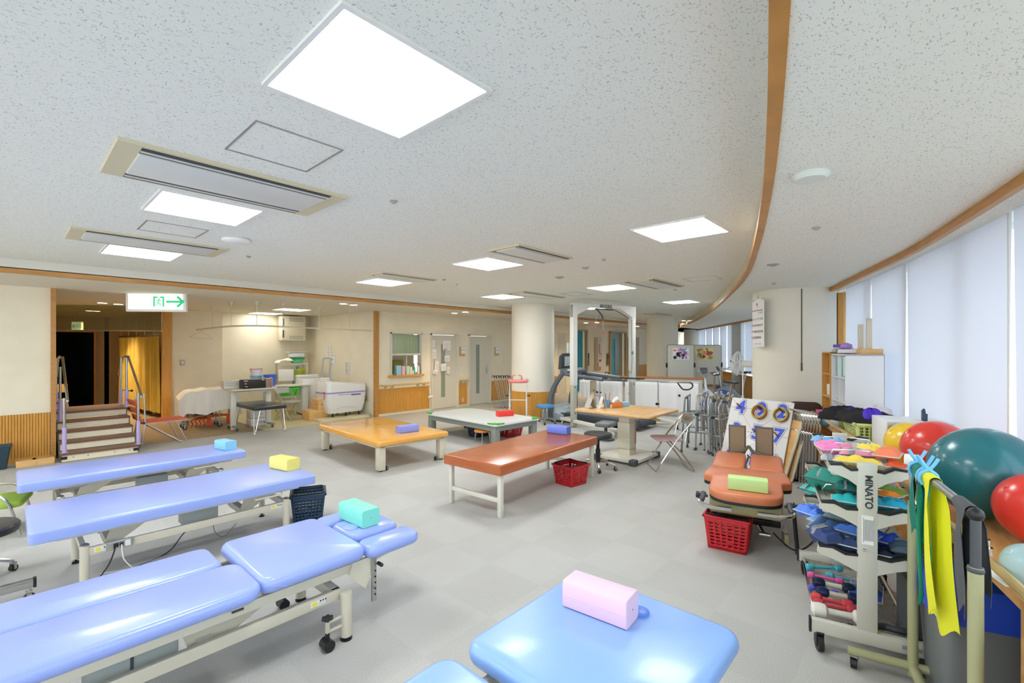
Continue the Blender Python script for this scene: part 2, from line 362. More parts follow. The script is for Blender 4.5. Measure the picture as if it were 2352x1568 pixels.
# alcove walls
BK = [Vector(p) for p in ((2.50, 13.05, 0), (3.56, 12.83, 0))]; BK2 = [Vector(p) for p in ((3.56, 12.9, 0), (5.82, 13.15, 0))]
struct('wall_alcove_left', strip(BK, 0, LZ, 0, -.1), M_WALL); struct('wall_alcove_back', strip(BK2, 0, LZ, 0, -.1), M_WALL)
b = MB(); b.loft([[(5.80, 13.2, z), (5.988, 9.96, z), (6.04, 9.96, z), (6.04, 13.3, z)] for z in (0, LZ)]); struct('wall_alcove_right', b, M_WALL)
struct('baseboard_alcove', strip(BK, 0, .07, .012, -.012), mat('base_dark', '9a8560', .5))
# far wall (y = 9.9) with window, two doors, lifts
Y9 = 9.9; DZ = 2.05
wx0, wx1, wz0, wz1 = 6.40, 7.34, .98, 2.05
d1a, d1b = 7.64, 8.60; d2a, d2b = 9.00, 9.90
e1a, e1b = WX(1317, Y9), WX(1346, Y9); e2a, e2b = WX(1398, Y9), WX(1436, Y9); fda, fdb = WX(1281, Y9), WX(1300, Y9)
segs = [(6.0, wx0, 0, LZ), (wx0, wx1, 0, wz0), (wx0, wx1, wz1, LZ), (wx1, d1a, 0, LZ), (d1a, d1b, DZ, LZ), (d1b, d2a, 0, LZ), (d2a, d2b, DZ, LZ), (d2b, fda, 0, LZ), (fda, fdb, 2.2, LZ),
        (fdb, e1a, 0, LZ), (e1a, e1b, 2.35, LZ), (e1b, e2a, 0, LZ), (e2a, e2b, 2.35, LZ), (e2b, 25, 0, LZ)]
b = MB()
for x0, x1, z0, z1 in segs: b.box(((x0+x1)/2, Y9+.08, (z0+z1)/2), (x1-x0, .16, z1-z0))
struct('wall_far', b, M_WALL)
wallbox('trim_11', 5.955, 6.06, 9.85, 9.93, 0, LZ, M_TRIM)
for k, (x0, x1) in enumerate(((6.06, d1a-.03), (d1b+.03, d2a-.03), (d2b+.04, fda-.05))):
    struct('trim_%d' % (12+k), flute(x0, x1, Y9-.003, .05, .66, .035, .01), M_WOODG)
wallbox('baseboard_far', 6.0, d1a-.03, 9.88, 9.9, 0, .05, M_OFFW)
M_DOOR = mat('door_paint', 'd8d4c4', .5); M_FROST = mat('frosted_slit', '8f9a8c', .25)
# nurse room behind the hatch window and the open door
wallbox('wall_office', 6.05, 8.9, 12.4, 12.5, 0, LZ, M_WALL)
# window with curtain
wn_ = MB()
for c, d in (((wx0+.015, 9.9, (wz0+wz1)/2), (.03, .1, wz1-wz0)), ((wx1-.015, 9.9, (wz0+wz1)/2), (.03, .1, wz1-wz0)), (((wx0+wx1)/2, 9.9, wz1-.015), (wx1-wx0, .1, .03)), (((wx0+wx1)/2, 9.91, 1.50), (wx1-wx0, .05, .05)), (((wx0+wx1)/2+.03, 9.93, 1.24), (.02, .03, .5))): wn_.box(c, d)
W1 = struct('window_1', wn_, M_OFFW)
b = MB(); b.box(((wx0+wx1)/2, 9.92, 1.76), (wx1-wx0-.06, .006, .5)); build('pane', b, M_GLASS, W1)
b = MB(); b.box(((wx0+wx1)/2-.02, 9.86, wz0-.02), (wx1-wx0+.09, .14, .05)); build('window_sill', b, M_WOOD, W1)
b = MB(); b.grid(lambda u, v: (wx0+.04+(wx1-wx0-.1)*u, 9.99+.015*math.sin(u*60)+.008*math.sin(u*23), 2.01-.5*v), 60, 4, .003)
tag(build('curtain', b, mat('pale_green_curtain', 'd9dcae', .9)), 'pale green curtain hanging behind the upper half of the office window', 'curtain')
# doors
def door(n, x0, x1, y, slitc, lever, ang=0, hinge_right=True):
    w_ = x1-x0-.06; fr = MB()
    for c, d in (((x0+.015, y, DZ/2), (.03, .18, DZ)), ((x1-.015, y, DZ/2), (.03, .18, DZ)), (((x0+x1)/2, y, DZ-.015), (x1-x0, .18, .03))): fr.box(c, d)
    D = struct('door_%d' % n, fr, M_OFFW)
    L = MB(); L.T = Matrix.Translation((x1-.03, y+.0, 0)) @ Matrix.Rotation(ang, 4, 'Z')
    L.box((-w_/2, .02, (DZ-.04)/2+.008), (w_, .04, DZ-.05)); lf = build('door_leaf', L, M_DOOR, D)
    G = MB(); G.T = Matrix.Translation((x1-.03, y, 0)) @ Matrix.Rotation(ang, 4, 'Z'); G.box((-w_+slitc*w_, -.003, 1.04), (.13, .012, 1.45)); build('glass_slit', G, M_FROST, lf)
    if lever:
        H_ = MB(); H_.T = Matrix.Translation((x1-.03, y, 0)) @ Matrix.Rotation(ang, 4, 'Z')
        H_.box((-.09, -.008, .98), (.04, .012, .18), .004); H_.tube([(-.09, -.015, .98), (-.09, -.055, .98), (-.21, -.055, .98)], .009, 8); H_.sph((-.09, -.02, 1.12), .018); build('lever_handle', H_, M_STEEL, lf)
    return D, lf
door(1, d1a, d1b, 9.93, .48, False, 0.0)
door(2, d2a, d2b, 9.93, .46, True)
b = MB(); b.box(((fda+fdb)/2, 9.95, 1.1), (fdb-fda, .04, 2.2)); struct('door_3', b, M_DOOR)
M_LIFT = mat('lift_blue', '3fa5c4', .35); M_LIFTP = mat('lift_steel', '9aa39b', .35, .4)
for n, (x0, x1, split) in enumerate(((e1a, e1b, .62), (e2a, e2b, .5))):
    b = MB()
    for c, d in (((x0+.04, 9.86, 1.17), (.08, .1, 2.35)), ((x1-.04, 9.86, 1.17), (.08, .1, 2.35)), (((x0+x1)/2, 9.86, 2.34), (x1-x0, .1, .06))): b.box(c, d)
    D = struct('door_%d' % (4+n), b, mat('lift_frame', 'b79c70', .4, .2)); w_ = x1-x0-.16
    b = MB(); b.box(((x0+x1)/2, 10.02, 2.2), (w_, .04, .28)); build('lift_header', b, M_LIFT if n == 0 else M_LIFTP, D)
    b = MB(); b.box((x0+.08+w_*split/2, 10.04, 1.03), (w_*split-.01, .04, 2.06)); build('lift_leaf', b, M_LIFT, D)
    b = MB(); b.box((x0+.08+w_*(split+1)/2, 10.02, 1.03), (w_*(1-split)-.01, .04, 2.06)); build('lift_leaf', b, M_LIFT if n == 0 else M_LIFTP, D)
# door jambs + dark beyond second lift
b = MB(); x0, x1 = WX(1441, 9.9), WX(1466, 9.9); b.box(((x0+x1)/2, 9.88, 1.08), (x1-x0, .05, 2.16)); struct('door_6', b, mat('far_door', 'bfae8b', .5))
b = MB(); b.box(((WX(1466, 9.9)+25)/2, 9.89, .45), (25-WX(1466, 9.9), .03, .9)); struct('trim_17', b, M_WOOD)
# --- window wall
struct('wall_right', strip(WINB, 0, .74, .10, .1), M_WOOD)
struct('trim_15', strip(WIN, LZ-.06, LZ, -.02, .04), M_TRIM)
struct('trim_16', strip(WINB, .735, .76, -.02, .22), M_PALEWOOD)
def wpt(s):  # arc position by distance
    acc = 0
    for a, c in zip(WINB, WINB[1:]):
        l = (c-a).length
        if acc+l >= s: t = (s-acc)/l; return a.lerp(c, t), (c-a).normalized()
        acc += l
    return WINB[-1], (WINB[-1]-WINB[-2]).normalized()
def wfind(px):
    best = None
    for i in range(200, 3300):
        s = i*.01; p, d = wpt(s); t = p.x*fw[0]+p.y*fw[1]
        if t <= .3: continue
        q = 1176+F*(p.x*rt[0]+p.y*rt[1])/t
        if best is None or abs(q-px) < best[0]: best = (abs(q-px), s)
    return best[1]
sR, sA, sB, sC = wfind(2300), wfind(2069), wfind(1990), wfind(1934)
edges = [sR-3.6, sR-2.4, sR-1.2, sR, sA, sB, sC-.02]
blinds = [None, None, (sR-1.2, sR-.02), (sR+.008, sA-.004), (sA+.004, sB-.004), (sB+.004, sC)]
s = wfind(1908)+1.75; far0 = s
while s < 32.5: blinds.append((s+.02, s+1.06)); s += 1.12
lab = {2: 'white roller blind at the right edge of the photo, beside a bright vertical gap', 3: 'widest white roller blind, behind the exercise balls', 4: 'white roller blind between the two narrow bright gaps', 5: 'white roller blind just right of the wood panel and behind the white bookcase'}
def blind(s0, s1, i):
    T = thing('roller_blind', lab.get(i, 'white roller blind on the window wall behind the camera' if i < 2 else 'white roller blind on the far curve of windows behind the fan and whiteboards'), 'roller blind', wpt((s0+s1)/2)[0], 0, None if 2 <= i <= 5 else ('blinds behind the camera' if i < 2 else 'roller blinds on the far curve of windows'))
    o = T.location.copy(); zt, zb = LZ-.001, .82
    def pt(u, v, off=.05):
        p, d = wpt(s0+(s1-s0)*u); a, _ = wpt(s0); c, _ = wpt(s1); q = a.lerp(c, u)
        n = Vector((d.y, -d.x, 0)); k = (u-.5)*2; sh = -.055*v*k
        r = q+n*(off-.0)+d*sh; return (r.x-o.x, r.y-o.y, zt+(zb-zt)*v)
    m = MB(); m.grid(lambda u, v: pt(u, v), 10, 10, .002); build('fabric', m, M_BLIND, T)
    m = MB(); m.cyl(pt(0, 1), pt(1, 1), .011); build('hem_bar', m, M_WHITE, T)
    if s1 < 14:
        m = MB(); a = pt(.985, .01, .02); m.tube([a, (a[0], a[1], .9)], .0035, 6); m.tube([(a[0]+.03, a[1], a[2]), (a[0]+.03, a[1], .9), (a[0], a[1], .9)], .0035, 6); build('bead_chain', m, M_OFFW, T)
for i, q in enumerate(blinds):
    if q: blind(q[0], q[1], i)
# mullions and glass
m = MB(); sm_ = -0.4
for k in range(22):
    p, d = wpt(max(.3, sR-4.4+k*1.3)); n = Vector((d.y, -d.x, 0)); q = p+n*.17
    m.T = Matrix.Translation((q.x, q.y, 0)) @ Matrix.Rotation(math.atan2(d.y, d.x), 4, 'Z'); m.box((0, 0, 1.65), (.07, .08, 1.85))
m.T = Matrix.Identity(4); W2 = struct('window_2', m, mat('window_frame', 'b9c0c6', .4, .3))
build('pane', strip(WINB, .76, LZ, .185, .008), M_GLASS, W2)
# wood panel beside the big pillar
pa, d = wpt(wfind(1908)-.0); pb_, _ = wpt(sC)
wp = strip([pb_, pa+d*.95], 0, LZ-.05, -.05, .1); struct('trim_18', wp, M_WOOD)
# buildings across the street, behind the blinds
for k, (x, y, h, wd) in enumerate(((14, -16, 9, 9), (26, -14, 6, 10), (38, -8, 12, 12), (4, -22, 5, 10))):
    T = thing('building', ['pale grey block seen through the gap between blinds', 'low white building seen through the window gap', 'tall pale building beyond the far windows', 'low pale building behind the right-hand blind'][k], 'building', (x, y, -6), .3)
    b = MB(); b.box((0, 0, h/2), (wd, 8, h)); build('wall', b, mat('far_building', 'c3cfd8', .8), T)
    for j in range(int(h/1.6)):
        b = MB(); b.box((0, 4.02, 1+j*1.6), (wd-1, .05, .35)); build('window_band', b, mat('far_window', 'a3b6c4', .3), T)
# --- round pillars
def pillar(px, d, r, label, zt, dado=True, n=48):
    T = thing('round_pillar', label, 'pillar', PD(px, d))
    b = MB(); b.lathe([(r, .62 if dado else 0), (r, zt)], n=n); build('shaft', b, M_WALLP, T)
    if dado:
        b = MB(); k = 96; ring = []
        for i in range(k):
            a = 2*PI*i/k; w2 = 2*PI/k
            ring += [(r+.002, a), (r+.012, a+w2*.15), (r+.012, a+w2*.75), (r+.002, a+w2*.9)]
        b.loft([[(q*math.cos(a), q*math.sin(a), z) for q, a in ring] for z in (0, .63)]); build('slatted_dado', b, M_WOODG, T)
    return T
pillar(1224, 11.25, .52, 'thick cream round pillar with slatted wood base beside the treadmill', CZ)
T = pillar(1821, 7.3, .57, 'broad cream pillar by the windows with a calendar and a split seam', LZ, True, 72)
b = MB(); c = PD(1821, 7.3); q = PD(1843, 6.725)-c; d = Vector((q.x, q.y, 0)).normalized()
b.box((d.x*.571, d.y*.571, 1.98), (.012, .012, 1.1)); b.box((d.x*.571, d.y*.571, 1.38), (.03, .02, .12), .005); build('open_seam', b, mat('seam_dark', '55503f', .8), T)
pillar(1521, 16.0, .52, 'cream round pillar standing behind the whiteboard partitions', CZ)
pillar(1588, 22, .34, 'slim pillar in front of the far windows, lit orange from above', LZ, False)
p, d = wpt(wfind(1694)); b = MB(); b.box((p.x-d.x*0, p.y+.0, LZ/2), (.3, .3, LZ)); struct('wall_far_pier', b, mat('pier', 'c3c4bd', .7))
# --- transom glass over the corridor
ga, gb = P(126, 700, LZ), P(372, 703, LZ)
struct('window_3', strip([ga, gb], 2.03, LZ, 0, .012), M_DGLASS); b = strip([ga, gb], 2.01, 2.035, -.008, .028); struct('trim_19', b, M_STEEL)
# ============================================================ CEILING FITTINGS
M_LAMP = mat('panel_diffuser', 'fbfdff', .5, emit=LAMP); M_LAMP2 = mat('downlight_lens', 'fff3dc', .5, emit=12); M_LAMP3 = mat('alcove_panel', 'fffaf0', .5, emit=4.5)
def panel_lamp(x, y, label, sx_=.61, sy_=.61, z=CZ, m=None, group=None):
    T = thing('ceiling_panel_light', label, 'ceiling light', (x, y, z), 0, group)
    b = MB(); fr = .018
    b.loft([[(a, c, zz) for a, c in rr(sx_+2*e, sy_+2*e, .002, 1)] for e, zz in ((fr, .004), (fr, -.012), (0, -.012), (0, -.006))], False, False); build('frame', b, M_WHITE, T)
    b = MB(); b.slab((0, 0), sx_, sy_, -.010, -.006, .004, .001, .001, 1, 1); build('diffuser', b, m or M_LAMP, T)
    return T
LX, LY = 1.0, 1.63
for (i, j), l in {(0, 0): 'largest square ceiling light, nearest the camera', (0, 1): 'square ceiling light between the two long air conditioners', (0, 2): 'square ceiling light just beyond the farther long air conditioner',
                  (1, 1): 'square ceiling light beside the single square cassette vent, middle of the ceiling', (1, 2): 'square ceiling light above the grey wall door, with a vent behind it', (1, 0): 'square ceiling light nearest the curved trim',
                  (2, 1): 'square ceiling light right of the gantry, beside the stained air vent', (2, 2): 'square ceiling light just in front of the thick round pillar', (3, 1): 'small far square ceiling light near the curved trim',
                  (3, 2): 'farthest square ceiling light, seen right of the white gantry post'}.items():
    dx = {0: 0, 1: 3.02, 2: 6.02, 3: 9.2}[i]; dy = {0: 0, 1: 2.42, 2: 4.75}[j]
    if (i, j) == (3, 1): dy = 2.5
    if (i, j) == (2, 2): dx = 5.75
    panel_lamp(LX+dx, LY+dy, l)
for x, y in ((-2.0, 1.63), (-2.0, 4.05), (-2.0, 6.4)): panel_lamp(x, y, 'square ceiling light added behind the camera to help light the room', group='added ceiling lights out of view')  # unseen panels continuing the grid, added because the room lighting needs them
for px, py, w_ in ((610, 719, .62), (670, 710.5, .62)):
    p = P(px, py, LZ); panel_lamp(p.x, p.y, 'thin bright panel light over the alcove, %s' % ('left of the pair' if px < 640 else 'right of the pair'), w_, .6, LZ, M_LAMP3)
# air conditioners
M_ACB = mat('ac_beige', 'd8cfae', .6); M_ACP = mat('ac_panel', 'dcded8', .45); M_SLOT = mat('vent_dark', '3d3f40', .6)
def aircon(x0, x1, y0, y1, label, endw=.1):
    T = thing('air_conditioner', label, 'air conditioner', ((x0+x1)/2, (y0+y1)/2, CZ)); w_, d = x1-x0, y1-y0
    b = MB(); b.box((0, 0, -.009), (w_, d, .018)); build('housing', b, M_ACB, T)
    b = MB(); b.box((0, 0, -.022), (w_-2*endw, d*.62, .012), .004); build('centre_panel', b, M_ACP, T)
    for s_ in (-1, 1):
        b = MB(); b.box((0, s_*d*.39, -.0195), (w_-2*endw, d*.13, .005)); sl = build('outlet_slot', b, M_SLOT, T)
        b = MB(); b.box((0, s_*d*.385, -.024), (w_-2*endw, d*.022, .008)); build('louvre', b, M_ACP, sl)
    return T
aircon(.37, 1.58, 2.97, 3.60, 'long ceiling air conditioner nearest the camera, beige ends and dark slots')
aircon(.37, 1.58, 5.44, 6.02, 'long ceiling air conditioner farther left, in front of the third light')
aircon(3.45, 4.39, 3.04, 3.48, 'beige cassette vent right behind the middle square light', .04)
aircon(3.45, 4.40, 5.53, 5.85, 'thin beige vent right behind the light above the far door', .04)
aircon(6.45, 7.62, 3.03, 3.54, 'water-stained air conditioner with open dark slots right of the gantry', .05)
aircon(6.35, 7.65, 5.46, 5.90, 'air vent above the thick round pillar', .05)
p = P(1515, 721, CZ); aircon(p.x-.6, p.x+.5, p.y-.2, p.y+.25, 'small far air vent beyond the gantry', .05)
def hatch(x0, x1, y0, y1, label):
    T = thing('access_hatch', label, 'hatch', ((x0+x1)/2, (y0+y1)/2, CZ)); w_, d = x1-x0, y1-y0
    b = MB(); b.loft([[(a, c, zz) for a, c in rr(w_-2*e, d-2*e, .001, 1)] for e, zz in ((0, .002), (0, -.004), (.008, -.004), (.008, .002))], False, False); build('frame', b, M_STEEL, T)
    b = MB(); b.box((0, 0, -.001), (w_-.03, d-.03, .002)); build('lid', b, M_CEIL, T)
hatch(.77, 1.20, 2.29, 2.74, 'metal-edged square ceiling hatch beside the largest light')
hatch(.77, 1.21, 4.73, 5.16, 'metal-edged ceiling hatch between the second light and far air conditioner')
hatch(6.85, 7.25, 2.30, 2.76, 'thin-edged ceiling hatch beside the stained air conditioner')
p = P(1322, 675, CZ); hatch(p.x-.25, p.x+.3, p.y-.2, p.y+.2, 'faint far ceiling hatch left of the gantry top')
p = P(1590, 726, CZ); T = hatch(p.x-.5, p.x+.5, p.y-.2, p.y+.2, 'farthest ceiling hatch beyond the small far light')
b = MB(); b.lathe([(.115, 0), (.125, -.012), (.12, -.028), (.10, -.04), (.02, -.042)], n=28); q = P(543, 556, CZ-.03)
b2 = b; solo('wifi_router', b, M_WHITE, 'white round wireless unit on the ceiling by the far long air conditioner', 'ceiling unit', (q.x, q.y, CZ))
q = P(1861, 400, LZ); b = MB(); b.lathe([(.085, 0), (.088, -.01), (.07, -.03), (.02, -.033)], n=28); solo('ceiling_speaker', b, mat('pale_mint', 'dfe6df', .5), 'pale round ceiling disc right of the curved trim', 'ceiling disc', (q.x, q.y, LZ))
q = P(1300, 607, CZ)
for px, py, z, r, l in ((904, 461, CZ, .028, 'small grey sprinkler head in the middle of the ceiling'), (571, 588, CZ, .028, 'small dark sprinkler head beyond the wireless unit'), (1387, 595, CZ, .025, 'small sprinkler head left of the small square light near the gantry'),
                    (1345, 614, CZ, .05, 'three-dot sensor plate on the ceiling above the gantry'), (1285, 636, CZ, .07, 'flat round smoke detector above the gantry'), (1875, 522, LZ, .03, 'small grey sprinkler head right of the curved trim'),
                    (1778, 650, LZ, .03, 'tiny ceiling fitting just above the calendar'), (1551, 664, CZ, .03, 'tiny sprinkler head beyond the stained air conditioner'), (1775, 607, LZ, .06, 'faint round plate on the right ceiling above the pillar'), (1020, 641, CZ, .03, 'tiny dark sprinkler head beside the thin beige vent'), (1050, 652, CZ, .02, 'pin-size ceiling fitting near the thin beige vent')):
    q = P(px, py, z); b = MB(); b.lathe([(r, 0), (r, -.006), (r*.55, -.012), (r*.5, -.02), (.004, -.022)], n=18); solo('ceiling_fitting', b, mat('fitting_grey', 'a9aaa6', .5), l, 'ceiling fitting', (q.x, q.y, z))
def downlight(px, py, l, z=LZ, r=.075, spot=0):
    q = P(px, py, z); T = thing('downlight', l, 'downlight', (q.x, q.y, z))
    b = MB(); b.lathe([(r+.012, 0), (r+.012, -.008), (r, -.008), (r, -.002)], n=24, cap=False); build('ring', b, M_WHITE, T)
    b = MB(); b.lathe([(r, -.004), (r, -.006)], n=24); build('lens', b, M_LAMP2, T)
    if spot:
        li = bpy.data.lights.new('bulb', 'SPOT'); li.energy = spot; li.spot_size = 1.9; li.spot_blend = .8; li.shadow_soft_size = .06; li.color = (1, .72, .42)
        lo = bpy.data.objects.new('bulb', li); COL.objects.link(lo); lo.location = (0, 0, -.012); lo.parent = T
for px, py, l, s_ in ((235, 695, 'downlight at the corridor mouth, left of the pair', 60), (272, 698, 'downlight at the corridor mouth, right of the pair', 60), (789, 697, 'downlight over the bath tub, left of the pair', 0), (812, 699.5, 'downlight over the bath tub, right of the pair', 0),
                   (1044, 718.5, 'warm downlight above the open door, left of the pair', 45), (1069, 716, 'warm downlight above the open door, right of the pair', 45), (1346, 741, 'downlight before the lifts, left of the pair seen through the gantry', 60), (1371, 740, 'downlight before the lifts, right of the pair seen through the gantry', 60),
                   (1464, 749, 'downlight right of the gantry near the second pillar', 60)): downlight(px, py, l, spot=s_)
for px, py, l in ((205, 713, 'added downlight brightening the deep end of the corridor, left one'), (222, 714, 'added downlight brightening the deep end of the corridor, right one')): downlight(px, py, l, LZ, .07, 130)  # extra deeper pair, added to brighten the corridor
for px, py, l in ((1570, 736, 'downlight beyond the second pillar, upper one'), (1554, 743, 'downlight beyond the second pillar, lower one')): downlight(px, py, l, CZ, .07, 30)
# trunk exit sign hanging from the low ceiling
c0, c1 = P(292, 650, LZ), P(424, 660, LZ)
q = PD(358, 7.55); T = thing('exit_sign', 'long white hanging exit sign with green running figure and right arrow', 'exit sign', (q.x, q.y, 2.52), YAW-PI/2+.09)
b = MB(); b.box((0, .03, -.10), (.93, .06, .33), .008); b.box((.05, .03, .06), (.5, .03, .02)); build('casing', b, M_WHITE, T)
M_SIGNG = mat('exit_green', '1fbf85', .5, emit=.25)
b = MB(); b.box((0, -.003, -.10), (.84, .008, .25)); fc = build('lit_face', b, mat('exit_panel', 'f7fbe6', .5, emit=.42), T)
def figure(b, x, z, s_, y=-.010):
    """running figure in a doorway"""
    b.T = Matrix.Translation((x, y, z)) @ Matrix.Rotation(PI/2, 4, 'X')
    for c, d in (((-.42*s_, 0), (.14*s_, s_)), ((.42*s_, 0), (.14*s_, s_)), ((-.25*s_, .42*s_), (.3*s_, .14*s_)), ((.25*s_, .42*s_), (.3*s_, .14*s_))): b.box((c[0], c[1], 0), (d[0], d[1], .003))
    b.lathe([(.07*s_, -.0015), (.07*s_, .0015)], (.05*s_, .27*s_, 0), 10)
    for a, c in (((0, .2), (-.05, -.05)), ((0, .15), (.2, .05)), ((0, .15), (-.2, .1)), ((-.05, -.05), (.14, -.2)), ((.14, -.2), (.1, -.42)), ((-.05, -.05), (-.12, -.25)), ((-.12, -.25), (-.28, -.33))): b.cyl((a[0]*s_, a[1]*s_, 0), (c[0]*s_, c[1]*s_, 0), .035*s_, n=6)
    b.T = Matrix.Identity(4)
def arrow(b, x, z, L_, s_, dirn=1, y=-.010):
    b.T = Matrix.Translation((x, y, z)) @ Matrix.Rotation(PI/2, 4, 'X')
    b.box((0, 0, 0), (L_, s_*.16, .003))
    for q_ in (-1, 1): b.box((dirn*(L_/2-.15*s_), q_*.19*s_, 0), (.62*s_, .17*s_, .003), rot=(0, 0, -q_*dirn*.75))
    b.T = Matrix.Identity(4)
b = MB(); figure(b, .05, -.10, .17); arrow(b, .29, -.10, .25, .21); build('green_symbols', b, M_SIGNG, fc)
q = PD(176, 11.0); T = thing('exit_sign', 'small square exit sign with a left arrow deep in the corridor', 'exit sign', (q.x, q.y, 2.34), YAW-PI/2)
b = MB(); b.cyl((0, .02, -.05), (0, .02, LZ-2.34), .008); build('hanging_rod', b, M_STEEL, T)
b = MB(); b.box((0, .02, -.15), (.24, .05, .2), .004); build('casing', b, M_WHITE, T)
b = MB(); b.box((0, -.008, -.15), (.225, .006, .185)); fc = build('lit_face', b, mat('exit_panel2', 'f2fbf2', .5, emit=.5), T)
b = MB(); figure(b, .07, -.155, .10, -.014); arrow(b, -.035, -.155, .1, .12, -1, -.014); build('green_symbols', b, M_SIGNG, fc)
# ============================================================ REPEATED SMALL PIECES
def caster(par, x, y, r=.03, top=.09, name='caster', fork=None, tyre=None, ang=0):
    b = MB(); b.at((x, y, 0), (0, 0, ang)); b.box((0, .0, r*2+.012), (r*1.1, .034, .01)); b.box((0, -.017, r*1.4), (r*.8, .003, r*1.5)); b.box((0, .017, r*1.4), (r*.8, .003, r*1.5)); b.cyl((0, 0, r*2+.012), (0, 0, top), .009, n=8)
    c = build(name, b, fork or M_STEEL, par)
    b = MB(); b.at((x, y, 0), (0, 0, ang)); b.cyl((0, -.013, r), (0, .013, r), r, n=18); build('wheel', b, tyre or M_BLACK, c); return c
M_LIMEV = mat('lime_vinyl', 'c5ea9a', .4, bump=.2, bs=30)
def bolster(label, hexc, x, y, z, L=.27, w_=.125, h=.115, rz=PI/2, group=None):
    T = thing('bolster_cushion', label, 'cushion', (x, y, z), rz, group)
    m = mat('bolster_'+hexc, hexc, .42, bump=.12, bs=80)
    b = MB(); R = []; n = 14
    for i in range(n+1):
        u = -L/2+L*i/n; k = 0.003*math.sin(i*1.9)+.002*math.sin(i*3.7); ring = []
        for a, c in rr(w_, h, .014, 2):
            wr = k*(1-abs(c)/(h/2)) if abs(a) > w_*.4 else 0
            ring.append((u, a*(1+wr*9), c+h/2))
        R.append(ring)
    b.loft(R); build('cover', b, m, T)
    for s_ in (-1, 1):
        b = MB(); b.loft([[(s_*(L/2+e), a, c+h/2) for a, c in rr(w_*q, h*q, .014, 2)] for e, q in ((0, 1.0), (.003, 1.01), (.006, .97))]); e = build('end_panel', b, m, T)
        b = MB(); b.cyl((s_*(L/2+.005), 0, h/2), (s_*(L/2+.008), 0, h/2), .003, n=8); build('eyelet', b, M_STEEL, e)
    b = MB()
    for s_ in (-1, 1): b.box((0, s_*w_*.497, h*.5), (L*.98, .003, .0015))
    build('seam', b, m, T); return T
def basket(label, hexc, x, y, W=.42, D=.30, h=.23, rz=0, z=0, tp=.80, handles=True, name='shopping_basket', cat='basket', vert=False, cols=(8, 6), rows=7, rimc=None, group=None):
    T = thing(name, label, cat, (x, y, z), rz, group); m = mat('plastic_'+hexc, hexc, .4)
    b = MB(); cb = [(W*tp/2*a, D*tp/2*c, .004) for a, c in ((1, 1), (-1, 1), (-1, -1), (1, -1))]; ct = [(W/2*a, D/2*c, h) for a, c in ((1, 1), (-1, 1), (-1, -1), (1, -1))]
    for s_ in range(4):
        A, B_, C, D_ = map(Vector, (cb[s_], cb[(s_+1) % 4], ct[(s_+1) % 4], ct[s_])); nc = cols[s_ % 2]
        us = [0]; 
        for i in range(nc): a = .06+.88*i/nc; us += [a+.88/nc*.22, a+.88/nc*.88]
        us.append(1); vs = [0]
        vlist = [(.10+.74*j/rows+.02, .10+.74*(j+(.45 if not vert else .78))/rows+.02) for j in range(rows)]
        for a, c in vlist: vs += [a, c]
        vs.append(1)
        G = [[b.v((A.lerp(B_, u)).lerp(D_.lerp(C, u), v)) for v in vs] for u in us]
        for i in range(len(us)-1):
            for j in range(len(vs)-1):
                if i % 2 and j % 2 and not (j > 2 and (i//2) % 4 == 3 and not vert and j < 5): continue
                b.f([G[i][j], G[i+1][j], G[i+1][j+1], G[i][j+1]])
    b.f([b.v(p) for p in cb]); o = build('basket_body', b, m, T); md = o.modifiers.new('s', 'SOLIDIFY'); md.thickness = .004
    b = MB()
    for (x0, y0), (x1, y1) in (((-1, -1), (1, -1)), ((1, -1), (1, 1)), ((1, 1), (-1, 1)), ((-1, 1), (-1, -1))): b.box(((x0+x1)/2*W/2, (y0+y1)/2*D/2, h-.006), (abs(x1-x0)*W/2+.022, abs(y1-y0)*D/2+.022, .022), .005)
    build('rim', b, mat('plastic_'+rimc, rimc, .4) if rimc else m, T)
    if handles:
        for s_ in (-1, 1):
            b = MB(); b.tube([(-W/2+.015, s_*.01, h+.002), (-W/2+.015, s_*D*.42, h+.01), (-W/2+.03, s_*D*.47, h+.012), (W/2-.03, s_*D*.47, h+.012), (W/2-.015, s_*D*.42, h+.01), (W/2-.015, s_*.01, h+.002)], .0065, 6); build('carry_handle', b, M_BLACK, T)
    return T
# ============================================================ BLUE TREATMENT BEDS
M_FRAME = mat('bed_frame_paint', 'd8d2bf', .38)
def sticker(par, x, y, z, rz=0):
    b = MB(); b.T = Matrix.Translation((x, y, z)) @ Matrix.Rotation(rz, 4, 'Z') @ Matrix.Rotation(PI/2, 4, 'X'); b.box((0, 0, 0), (.085, .03, .001)); st = build('warning_label', b, M_PAPER, par, label='white warning label with a yellow hand mark')
    b = MB(); b.T = Matrix.Translation((x, y, z)) @ Matrix.Rotation(rz, 4, 'Z') @ Matrix.Rotation(PI/2, 4, 'X')
    b.loft([[(-.022+a*(.9+.3*math.sin(k*2.5)), c, zz) for k, (a, c) in enumerate([(.017*math.cos(t*.52), .012*math.sin(t*.52)) for t in range(12)])] for zz in (.0005, .0015)]); build('hand_mark', b, mat('yellow_mark', 'f2e53a', .6), st)
    b = MB(); b.T = Matrix.Translation((x, y, z)) @ Matrix.Rotation(rz, 4, 'Z') @ Matrix.Rotation(PI/2, 4, 'X')
    b.text('注意', .013, .0008) if False else [b.box((.012+.014*k, .007, .0005), (.009, .009, .0012)) for k in range(3)]; b.box((.024, -.006, .0005), (.045, .0015, .0012)); build('warning_text', b, M_INK, st)
